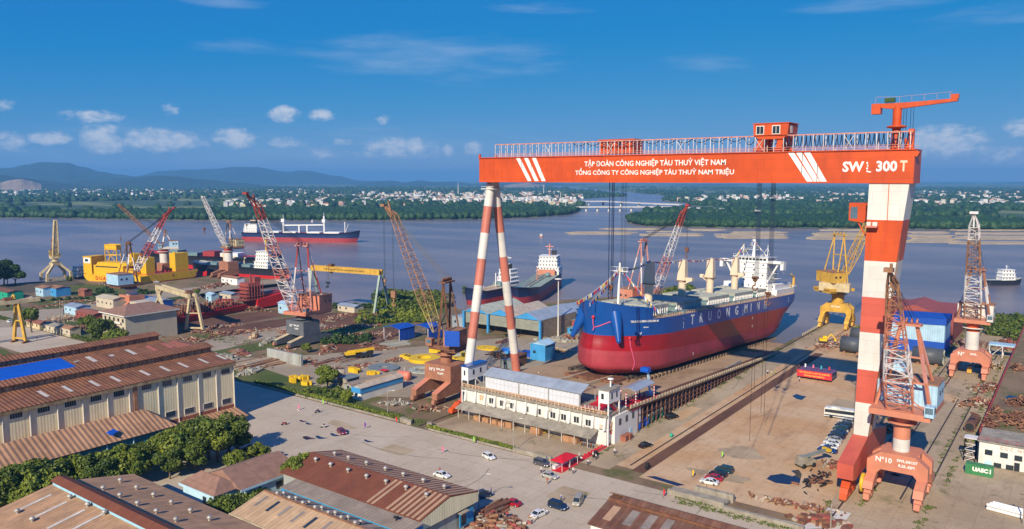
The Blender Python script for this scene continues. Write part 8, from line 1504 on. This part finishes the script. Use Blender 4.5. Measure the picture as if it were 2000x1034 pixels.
# ---------------------------------------------------------------- other vessels
mat('hull_black', (.018, .02, .03), .4, dirt=.3, dirtcol=(.06, .04, .04), streak=True); mat('hull_navy', (.015, .03, .10), .4); mat('boot_red', (.36, .04, .04), .5, dirt=.4, dirtcol=(.22, .05, .05), streak=True); mat('bright_red', (.50, .012, .012), .5, var=.12); mat('ship_yellow', (.72, .42, .01), .5, var=.07, dirt=.25, dirtcol=(.55, .28, .02), streak=True)
def vessel(name, label, bow, stern, beam, zd, zr, mats, fore=1.8, cat='ship', house=None, deckm='hatch_grey', fc=.08, full=.18, zb=None):
    """floating hull between two points of the waterline; zd deck height, zr top of the red, over the water; house: (start, end along the length from the stern, tiers, width share, material)"""
    zb = ZW if zb is None else zb; b, s = Vector(bow[:2]), Vector(stern[:2]); L = (b-s).length; d = (b-s)/L; ang = math.atan2(d.y, d.x); o = thing(name, label, cat, (s.x, s.y, zb), ang); V = []; F = []; M = []; rows = [-1.5, zr*.5, zr, (zr+zd)/2, zd]; n = 26
    for sg in (1, -1):
        o_ = len(V)
        for i in range(n+1):
            f = i/n; t = min(1, (1-f)/full); ta = min(1, f/.1+.55)
            for j, z in enumerate(rows):
                rise = fore*max(0, (f-1+fc*2)/(fc*2)) if j == 4 else 0; rk = 1+.03*(z/zd) if f > .9 else 1
                V.append((f*L*rk, sg*beam/2*(1-(1-t)**2.2)**(.7-.12*z/zd)*ta, z+rise))
        for i in range(n):
            for j in range(4): a = o_+i*5+j; q = (a, a+5, a+6, a+1); F.append(q[::-1] if sg > 0 else q); M.append(1 if j < 2 else 0)
    h = len(V)//2
    for i in range(n): F.append((i*5+4, i*5+9, h+i*5+9, h+i*5+4)); M.append(2)
    for j in range(4): F.append((j, j+1, h+j+1, h+j)); M.append(1 if j < 2 else 0)
    rawmesh('hull', V, F, [mats[0], mats[1], deckm], M, o)
    if house:
        a, c, tiers, w, hm = house; mb = MB(); wi = MB()
        for k in range(tiers):
            x0, x1, ww = L*a+k*.2, L*c-k*.35, beam*w*(1-.025*k-.12*(k > 1))/2; z = zd+k*2.6; mb.bx(x0, x1, -ww, ww, z, z+2.4); mb.bx(x0-.5, x1+.4, -ww-.5, ww+.5, z+2.4, z+2.6)
            for y in np.arange(-ww+.8, ww-.6, 2.2): wi.bx(x1+.02, x1+.08, y, y+.9, z+1, z+1.8)
            for x in np.arange(x0+.8, x1-.8, 2.4): wi.bx(x, x+.9, -ww-.08, -ww-.02, z+1, z+1.8); wi.bx(x, x+.9, ww+.02, ww+.08, z+1, z+1.8)
        zt = zd+tiers*2.6; mb.tube((L*(a+c)/2, 0, zt), (L*(a+c)/2, 0, zt+beam*.38), .25, 6); mb.bx(L*(a+c)/2-.2, L*(a+c)/2+.2, -1.6, 1.6, zt+beam*.25, zt+beam*.25+.3); ho = mb.build('superstructure', hm, o); wi.build('window', 'dark_glass', ho)
    return o, L
def deck(o, nm, m, fn): mb = MB(); fn(mb); return mb.build(nm, m, o)
o, L = vessel('cargo_ship', 'dark hulled cargo ship with white gantries anchored in mid river', G(697,474,ZW), G(477,470,ZW), 20, 11, 5.5, ('hull_navy', 'boot_red'), 4, house=(.03, .15, 4, .85, 'ship_white'), deckm='boot_red', fc=.07)
deck(o, 'funnel', ['cable_dark', 'timber_pale'], lambda m: (m.bx(L*.07, L*.12, -2.5, 2.5, 21.4, 27), m.bx(L*.07, L*.12, -2.55, 2.55, 25, 26.2, 1)))
for i, f in enumerate((.36, .72)): deck(o, 'derrick_post', 'ship_white', lambda m: (m.tube((L*f, 0, 11), (L*f, 0, 28+4*i), 1.1, 8), m.bx(L*f-2, L*f+2, -2, 2, 24, 28), m.tube((L*f, 0, 28), (L*f, 0, 33+3*i), .3, 6)))
deck(o, 'boom', 'ship_white', lambda m: (m.bar((L*.37, 0, 20), (L*.71, 0, 21), 1.3), m.bar((L*.5, 0, 11), (L*.5, 0, 20), 1.6), m.bar((L*.57, 0, 11), (L*.57, 0, 20), 1.6))); deck(o, 'foremast', 'ship_white', lambda m: (m.tube((L*.9, 0, 11), (L*.9, 0, 25), .6, 6), m.bar((L*.9, 0, 11), (L*.93, 0, 22), .4)))
deck(o, 'hatch_covers', 'ship_white', lambda m: [m.bx(L*a, L*b, -7, 7, 11, 12.6) for a, b in ((.18, .34), (.38, .49), (.59, .70), (.74, .87))])
o, L = vessel('cargo_ship', 'black and red cargo ship with a white bridge house beside the inlet', G(386,536,ZW), G(556,549,ZW), 17, 9.5, 4.4, ('hull_black', 'bright_red'), 2, house=(.11, .26, 5, .8, 'ship_white'), full=.12)
deck(o, 'funnel', 'hull_navy', lambda m: m.prism([(L*.05, 9.5), (L*.11, 9.5), (L*.105, 21), (L*.055, 21)], 1, -3.5, 3.5)); deck(o, 'mast', 'drum_yellow', lambda m: (m.tube((L*.19, 0, 22), (L*.19, 0, 33), .7, 6), m.bar((L*.19, -3, 29), (L*.19, 3, 29), .3)))
deck(o, 'deck_crane', 'cream', lambda m: (m.tube((L*.66, 0, 9.5), (L*.66, 0, 19), 1.6, 10), m.box((L*.66, 0, 17), (3.4, 3.4, 3)), m.bar((L*.64, 0, 15.5), (L*.42, 0, 15.8), .9), m.bar((L*.44, 0, 9.5), (L*.44, 0, 15.6), .7))); deck(o, 'hatch_covers', 'pipe_teal', lambda m: [m.bx(L*a, L*b, -5.5, 5.5, 9.5, 11.2) for a, b in ((.32, .44), (.47, .62), (.7, .82))])
o, L = vessel('cargo_ship', 'black and red hull moored behind the yellow barges, bow to the left', G(298,525,ZW), G(520,533,ZW), 18, 13, 5.5, ('hull_black', 'bright_red'), 3, deckm='boot_red', full=.12)
deck(o, 'deck_gear', ['boot_red', 'pipe_teal', 'ship_white'], lambda m: [m.bx(L*a, L*b, -5, 6, 13, 13+h, k) for a, b, h, k in ((.2, .35, 3, 2), (.4, .5, 4, 0), (.55, .68, 2.5, 1), (.86, .93, 3, 0), (.72, .8, 4, 1))])
o, L = vessel('tanker', 'navy and red tanker with a tall white bridge, bow to the viewer', G(1014,599,ZW), G(1078,556,ZW), 17, 9.5, 5.8, ('hull_navy', 'hull_pink'), 2.6, house=(.02, .16, 5, .95, 'ship_white'), deckm='pipe_green', full=.25, fc=.1)
deck(o, 'deck_piping', ['pipe_teal', 'cream', 'salmon'], lambda m: ([m.tube((L*.2, y, 10.2), (L*.85, y, 10.2), .35, 6, m=k) for y, k in ((-2, 0), (-1, 1), (1, 0), (2, 1))], m.tube((L*.5, 0, 9.5), (L*.5, 0, 18), .4, 6, m=2), m.bx(L*.17, L*.2, -6, 6, 9.5, 13, 2), m.lathe([(.2, 9.5), (2, 10), (2, 12), (.2, 12.6)], (L*.3, 3, 0), 10, 0))); deck(o, 'radar_mast', ['rail_pink', 'cable_dark'], lambda m: (m.tube((L*.09, 0, 22), (L*.09, 0, 31), .6, 6), m.bx(L*.09-.5, L*.09+.5, -3, 3, 28.6, 29.2), m.bx(L*.03, L*.06, 1, 4, 22.5, 25.5, 1)))
o, L = vessel('tanker', 'smaller navy tanker seen from its bow, moored left of the larger one', G(915,596,ZW), G(1004,577,ZW), 13, 8, 3.0, ('hull_navy', 'boot_red'), 3.0, house=(.05, .24, 4, .85, 'ship_white'), deckm='cream', full=.25, fc=.1)
deck(o, 'deck_piping', ['cream', 'ship_white', 'pipe_teal'], lambda m: ([m.tube((L*.27, y, 8.9), (L*.85, y, 8.9), .3, 6) for y in (-2, -1, 1, 2)], [m.tube((L*f, 0, 8), (L*f, 0, 17), .4, 6, m=1) for f in (.42, .7)], m.bx(L*.3, L*.4, -3, 3, 8, 11, 2))); deck(o, 'radar_mast', ['ship_white', 'cable_dark', 'flag_red'], lambda m: (m.tube((L*.15, 0, 18), (L*.15, 0, 27), .4, 6), m.bx(L*.15-.3, L*.15+.3, -3, 3, 25.6, 26.1), m.bx(L*.09, L*.12, -1.5, 1.5, 18, 21.5, 1), m.bx(L*.02, L*.06, 1, 1.1, 12, 15, 2)))
vessel('tugboat', 'black and white tugboat under way at the right edge', G(1992,556,ZW), G(1923,557,ZW), 8, 3.6, .8, ('hull_black', 'hull_black'), 1.6, 'tug', (.40, .78, 3, .75, 'ship_white'), full=.35)
vessel('tugboat', 'blue and white workboat beside the yellow lettered barge', G(135,546,.3), G(178,540,.3), 7, 4, 1, ('hull_navy', 'hull_navy'), 1.5, 'boat', (.2, .75, 3, .8, 'ship_white'))
for nm, x, y, w, lb in (('boat', 1057, 463, 9, 'small open boat alone in mid river'), ('boat', 167, 425, 24, 'long pale boat by the far left mangrove shore'), ('boat', 368, 420, 18, 'white passenger boat by the far shore behind the cranes'), ('boat', 1289, 414, 8, 'small white boat near the bridge and the wooded point'), ('boat', 1629, 444, 7, 'small red boat on the far right shore'), ('boat', 30, 420, 6, 'tiny white boat at the far left shore'), ('boat', 610, 434, 5, 'tiny boat beyond the anchored cargo ship')):
    vessel(nm, lb, G(x+w/2, y, ZW), G(x-w/2, y, ZW), 5 if w > 10 else 2.6, 2.2 if w > 10 else 1.2, .4, ('wood_crate' if x in (1057, 1629) else 'ship_white', 'boot_red'), 1, 'boat', (.25, .7, 2 if w > 10 else 1, .7, 'ship_white'), full=.3)
# the two yellow barges with their towers
A_, B_ = G(176, 551), G(262, 556); d = (B_-A_); o = thing('barge', 'yellow barge with red lettering, blocky deckhouse and lattice frame', 'barge', A_, math.atan2(d.y, d.x)); L = d.length
mb = MB(); mb.prism([(-3, 1.2), (1, 0), (L+6, 0), (L+6, 5.6), (-6, 5.6), (-5, 3)], 1, 0, 16); ho = mb.build('hull', 'ship_yellow', o)
MB().bx(-1, L+6.05, -.05, 16.05, -.02, .8).build('boot_top', 'rust_light', o)
MB().bx(-9, -1, 3, 15, 5.6, 18).bx(-9.3, -.5, 2.6, 15.4, 18, 18.4).build('tower', 'ship_yellow', o); MB().bx(-8.4, -2, 2.9, 2.98, 13.4, 17.4).build('poster', 'ship_white', o); MB().bx(-7, -4, 2.84, 2.9, 14.6, 16.4).build('poster_mark', 'paint_navy', o)
MB().bx(2, L*.72, 2, 14, 5.6, 12.5).prism([(3.5, 12.5), (L*.72+4, 12.5), (L*.72+2, 14.6), (5, 14.6)], 1, 3, 13).bx(L*.72, L*.72+7, 4, 13, 5.6, 10.5).build('deckhouse', 'ship_yellow', o); MB().bx(4, L*.6, 1.93, 1.98, 11, 11.8).build('window', 'dark_glass', o)
mb = MB()
for x in (4, 15):
    for y in (11, 15): mb.bar((x, y, 12), (x, y, 27), .5)
for z in (19, 24, 26.8):
    mb.bar((4, 11, z), (15, 11, z), .5); mb.bar((4, 15, z), (15, 15, z), .5)
mb.bar((4, 11, 13), (15, 11, 24), .3); mb.bar((15, 11, 13), (4, 11, 24), .3); mb.bx(4, 15, 11, 15, 23, 26.6); mb.build('lattice_frame', 'ship_yellow', o)
text('DUAFAT', 'lettering', 3.6, A_+(B_-A_)*.36+Vector((0, 0, 3.0))+Vector((d.y, -d.x, 0)).normalized()*.08, d, 'bright_red', None, .02, .12, space=1.35, xs=1.1).parent = None
t = [x for x in bpy.data.objects if x.name.startswith('lettering')][-1]; tw = t.location.copy(); t.parent = o; t.matrix_parent_inverse = Matrix.Identity(4); t.location = o.matrix_basis.inverted() @ tw; t.rotation_euler = (0, 0, -o.rotation_euler.z)
A_, B_ = G(292, 554), G(382, 543); d = (B_-A_); o = thing('barge', 'long yellow flat barge with three box towers', 'barge', A_, math.atan2(d.y, d.x)); L = d.length
MB().prism([(2.5, .8), (L-1, .8), (L+2.5, 6.2), (-1.5, 6.2)], 1, 0, 27).build('hull', 'ship_yellow', o); MB().prism([(3, 0), (L-1.5, 0), (L-1.1, .85), (2.6, .85)], 1, .1, 27).build('boot_top', 'boot_red', o); MB().bx(0, L+1, .6, 26.5, 6.2, 6.35).build('deck', 'boot_red', o)
for a, y, w, h in ((0.5, 4, 7, 12), (L*.60, 2, 11, 13.5), (1, 19, 7.5, 14)): MB().bx(a, a+w, y, y+7, 6.3, 6.3+h).bx(a+1, a+2, y+2, y+4, 6.3+h, 7.2+h).build('tower', 'ship_yellow', o)
mb = MB(); gg = random.Random(2)
for k in range(30): mb.box((gg.uniform(6, L), gg.uniform(3, 24), 7), (gg.uniform(.5, 3), gg.uniform(.5, 2), gg.uniform(.6, 2.2)), rz=gg.uniform(0, 3))
mb.build('deck_gear', 'boot_red', o)
for x in (3, 7, L-6, L-2): MB().bar((x, -.1, 5.8), (x+3, -.1, 2), .3, .1).build('fender_mark', 'timber_pale', o)
MB().lathe([(.1, -.1), (.8, -.1), (.8, 0), (.1, 0)], (L*.5, 0, 4), 10, 0, 'Y').build('emblem', 'boot_red', o)
# red hulls being built ashore
A_, B_ = G(336, 637), G(482, 607); d = B_-A_; o = thing('ship_hull', 'long low bright red hull with bare rusty frames on the left slipway', 'hull', A_, math.atan2(d.y, d.x)); L = d.length
MB().prism([(0, .9), (-.4, 3.6), (14, 3.6), (14, .9)], 0, 0, L).build('plating', 'bright_red', o); MB().bx(2, L, .15, 13.8, .3, 1.0).build('keel_plates', 'boot_red', o)
mb = MB(); gg = random.Random(7); x = 0
while x < L: 
    for y in (1, 5, 9, 13): mb.bx(x, x+.35, y, y+1.2, 3.6, 3.6+gg.uniform(1, 4.2))
    if gg.random() < .5: mb.bar((x, 1, 5.5), (x+3, 3, 6), .4)
    x += 1.9
mb.build('frames', 'rust_steel', o)
A_, B_ = G(504, 606), G(560, 597); d = B_-A_; o = thing('ship_hull', 'bright red bow section with a rust brown deckhouse block behind', 'hull', A_, math.atan2(d.y, d.x)); L = d.length
MB().prism([(0, 1), (0, 6), (L*1.1, 8.4), (L*.9, 1.5)], 1, 0, 14).build('plating', 'bright_red', o); mb = MB()
for k in range(5):
    mb.bx(-7+k*.5, 6, 1+k*.3, 13, 6+k*1.9, 6.25+k*1.9)
    for q in range(7): mb.bx(-6.5+q*1.9, -6.2+q*1.9, 1.4, 1.8, 6+k*1.9, 7.9+k*1.9)
    mb.bx(-4, 4, 3, 11, 6.25+k*1.9, 7.9+k*1.9)
mb.bx(5, L*.9, 3, 11, 6.5, 8.6); mb.box((3, 6, 17), (4, 5, 3)); mb.bar((0, 6, 15), (0, 6, 21), .5); mb.build('deckhouse', 'module_red', o)
# ---------------------------------------------------------------- log rafts in the river, bridges
mat('raft_log', (.42, .33, .22), .9, var=.2, scale=.05); gg = random.Random(6)
for i, (x0, x1, y, n) in enumerate(((1111,1245,456,3),(1172,1292,448,2),(1255,1372,459,3),(1265,1330,453,1),(1340,1425,450,2),(1402,1532,462,5),(1430,1540,455,2),(1520,1608,442.5,1),(1572,1700,465,4),(1590,1700,458,3),(1600,1690,450,2),(1772,1868,470,5),(1770,1862,462,3),(1772,1850,455,2),(1860,2040,475,3),(1870,2040,465,4),(1850,2040,457,2),(1860,2040,450.5,1))):
    o = thing('log_raft', 'pale log raft lying in a long strip on the river', 'raft', G((x0+x1)/2, y, ZW), 0, 'log rafts on the river'); mb = MB()
    for k in range(n*2):
        a, b = G(x0+gg.uniform(0, 26), y-n*.8+k*.85, ZW), G(x1-gg.uniform(0, 26), y-n*.8+k*.85, ZW); w = 3.2; dd = (b-a).normalized(); nn = Vector((-dd.y, dd.x, 0))*w; mb.add([a-dd*6, a+nn, b+nn, b+dd*6, b-nn, a-nn]+[p+Vector((0, 0, .7)) for p in (a-dd*6, a+nn, b+nn, b+dd*6, b-nn, a-nn)], [(6, 11, 10, 9, 8, 7)]+[(j, (j+1) % 6, (j+1) % 6+6, j+6) for j in range(6)])
    mb.build('logs', 'raft_log', o, True)
mat('bridge_white', (.62, .60, .58), .8)
def bridge(label, pts, zdk, wd, piers, span=2.2):
    P = [G(px, py, zdk) for px, py in pts]; o = thing('bridge', label, 'bridge', (P[0].x, P[0].y, 0)); mb = MB()
    for a, b in zip(P[:-1], P[1:]): mb.bar(a, b, wd, span); mb.bar(a+Vector((0, 0, 1.6)), b+Vector((0, 0, 1.6)), wd*1.04, .4)
    mb.build('deck', 'bridge_white', o, True)
    for px in piers:
        for a, b, (x0, _), (x1, _) in zip(P[:-1], P[1:], pts[:-1], pts[1:]):
            if x0 <= px <= x1: q = a.lerp(b, (px-x0)/(x1-x0)); MB().bx(q.x-1.8, q.x+1.8, q.y-1.8, q.y+1.8, ZW-1, zdk-.9).bx(q.x-4, q.x+4, q.y-2, q.y+2, zdk-2.6, zdk-.95).build('pier', 'bridge_white', o, True)
bridge('long low white bridge across the side channel beneath the gantry girder', ((1085,405.5),(1127,404.8),(1300,404.6),(1400,408.5),(1490,412.5)), 8, 13, (1145,1167,1189,1211,1233,1264,1300,1330,1360,1395,1430,1460)); bridge('second white bridge farther up the channel', ((1125,394),(1178,393.5),(1280,398.5),(1330,400)), 9, 14, (1150,1178,1215,1250,1285), 3)
# ---------------------------------------------------------------- the town on the far bank
for nm, c in (('cream', (.66, .60, .50)), ('white', (.74, .73, .70)), ('pink', (.62, .42, .36)), ('grey', (.45, .45, .45)), ('yellow', (.62, .52, .32))): mat('house_'+nm, c, .8)
mat('house_roof_red', (.36, .13, .08), .8); mat('house_roof_grey', (.35, .35, .36), .8); HM = []; gg = random.Random(11)
for k in range(10):
    w, d, h = gg.uniform(8, 13), gg.uniform(8, 16), gg.choice((5, 7, 9, 12, 14)); mb = MB(); mb.bx(-w/2, w/2, -d/2, d/2, 0, h)
    if k % 3: mb.prism([(-w/2-.4, h), (w/2+.4, h), (0, h+w*.28)], 1, -d/2-.4, d/2+.4, 1)
    else: mb.bx(-w/2+1, w/4, -d/2+1, d/4, h, h+3)
    for z in np.arange(1.5, h-1.5, 3.2):
        for x in np.arange(-w/2+1, w/2-1.5, 2.6): mb.bx(x, x+1.2, -d/2-.05, -d/2-.01, z, z+1.4, 2)
    o = mb.build('house', ['house_'+('white', 'cream', 'white', 'pink', 'white', 'grey', 'yellow', 'cream', 'white', 'white')[k], 'house_roof_red' if k in (1, 4, 7, 8) else 'house_roof_grey', 'dark_glass']); HM.append(o.data); bpy.data.objects.remove(o)
Z_ = [(610,1140,384,402,.40,left_bank,'pale house among the dense white town across the river'),(700,1100,377,388,.10,left_bank,'pale house in the town centre farther inland across the river'),(440,640,396,407,.08,left_bank,'house by the mangrove belt behind the anchored cargo ship'),(0,470,371,386,.10,left_bank,'scattered house on the green plain at the far left'),(270,640,372,384,.09,left_bank,'house in the far strip of buildings below the hills'),(1310,1500,384,402,.06,right_bank,'house on the far bank beyond the long bridge'),(1480,1690,378,400,.08,right_bank,'house on the far bank seen beneath the girder\'s right part'),(1790,2010,376,408,.14,right_bank,'house on the far bank at the right edge')]
tot = 0; WS = []
while tot < 1500:
    z = gg.choices(Z_, [q[4] for q in Z_])[0]; px = gg.uniform(z[0], z[1]); py = z[3]-(z[3]-z[2])*gg.random()**.8
    if z is Z_[0] and abs(px-980)/420 > gg.random()+.35: continue
    q = G(px, py, -1)
    if not inpoly(q.x, q.y, z[5]): continue
    WS.append((q, z[6])); tot += 1
WS.sort(key=lambda a: a[0].length)
for q, lb in WS[:290]:
    o = bpy.data.objects.new('house', gg.choice(HM)); COL.objects.link(o); o.location = q; o.rotation_euler = (0, 0, HEAD+gg.choice((0, 1.57, .4, -.5))); o.scale = (1.0,)*3; tag(o, lb, 'house', lb.replace('house', 'houses').replace('pale houses', 'pale houses'))
mb = MB()
for q, lb in WS[290:]:
    w, d, h, r = gg.uniform(7, 15), gg.uniform(7, 16), gg.uniform(5, 13), gg.uniform(0, 1.5); mb.box((q.x, q.y, h/2-1), (w, d, h), gg.choice((0, 0, 1, 2)), rz=r); mb.box((q.x, q.y, h-.6), (w*1.04, d*1.04, .9), gg.choice((3, 4, 0)), rz=r)
o = mb.build('far_town', ['house_white', 'house_cream', 'house_pink', 'house_roof_red', 'house_roof_grey']); tag(o, 'distant mass of small pale town houses', 'town', None, 'stuff')
for px, py, h, w in ((895,386,60,3),(1062,384,55,3),(965,388,45,2.4),(1095,402,40,2.2),(1105,411,26,2)):
    q = G(px, py, -1); mb = MB(); mb.tube((0, 0, 0), (0, 0, h), w, 5, r2=w*.3); mb.box((0, 0, h*.6), (w*2, w*2, .5)); o = thing('mast', 'thin pale mast rising above the town across the river', 'mast', q, 0, 'masts in the far town'); mb.build('shaft', 'bridge_white', o)
# ---------------------------------------------------------------- air between here and the hills
HZ = bpy.data.materials.new('haze'); HZ.use_nodes = True; t = HZ.node_tree; t.nodes.clear(); vn = N(t, 'ShaderNodeVolumePrincipled', {'Color': (.20, .55, 1.0, 1), 'Density': 0.00010, 'Anisotropy': 0.0}); t.links.new(vn.outputs[0], N(t, 'ShaderNodeOutputMaterial').inputs['Volume']); MATS['haze'] = HZ
o = MB().bx(-26000, 26000, -26000, 26000, -7.5, 350).build('haze', 'haze'); o['kind'] = 'stuff'
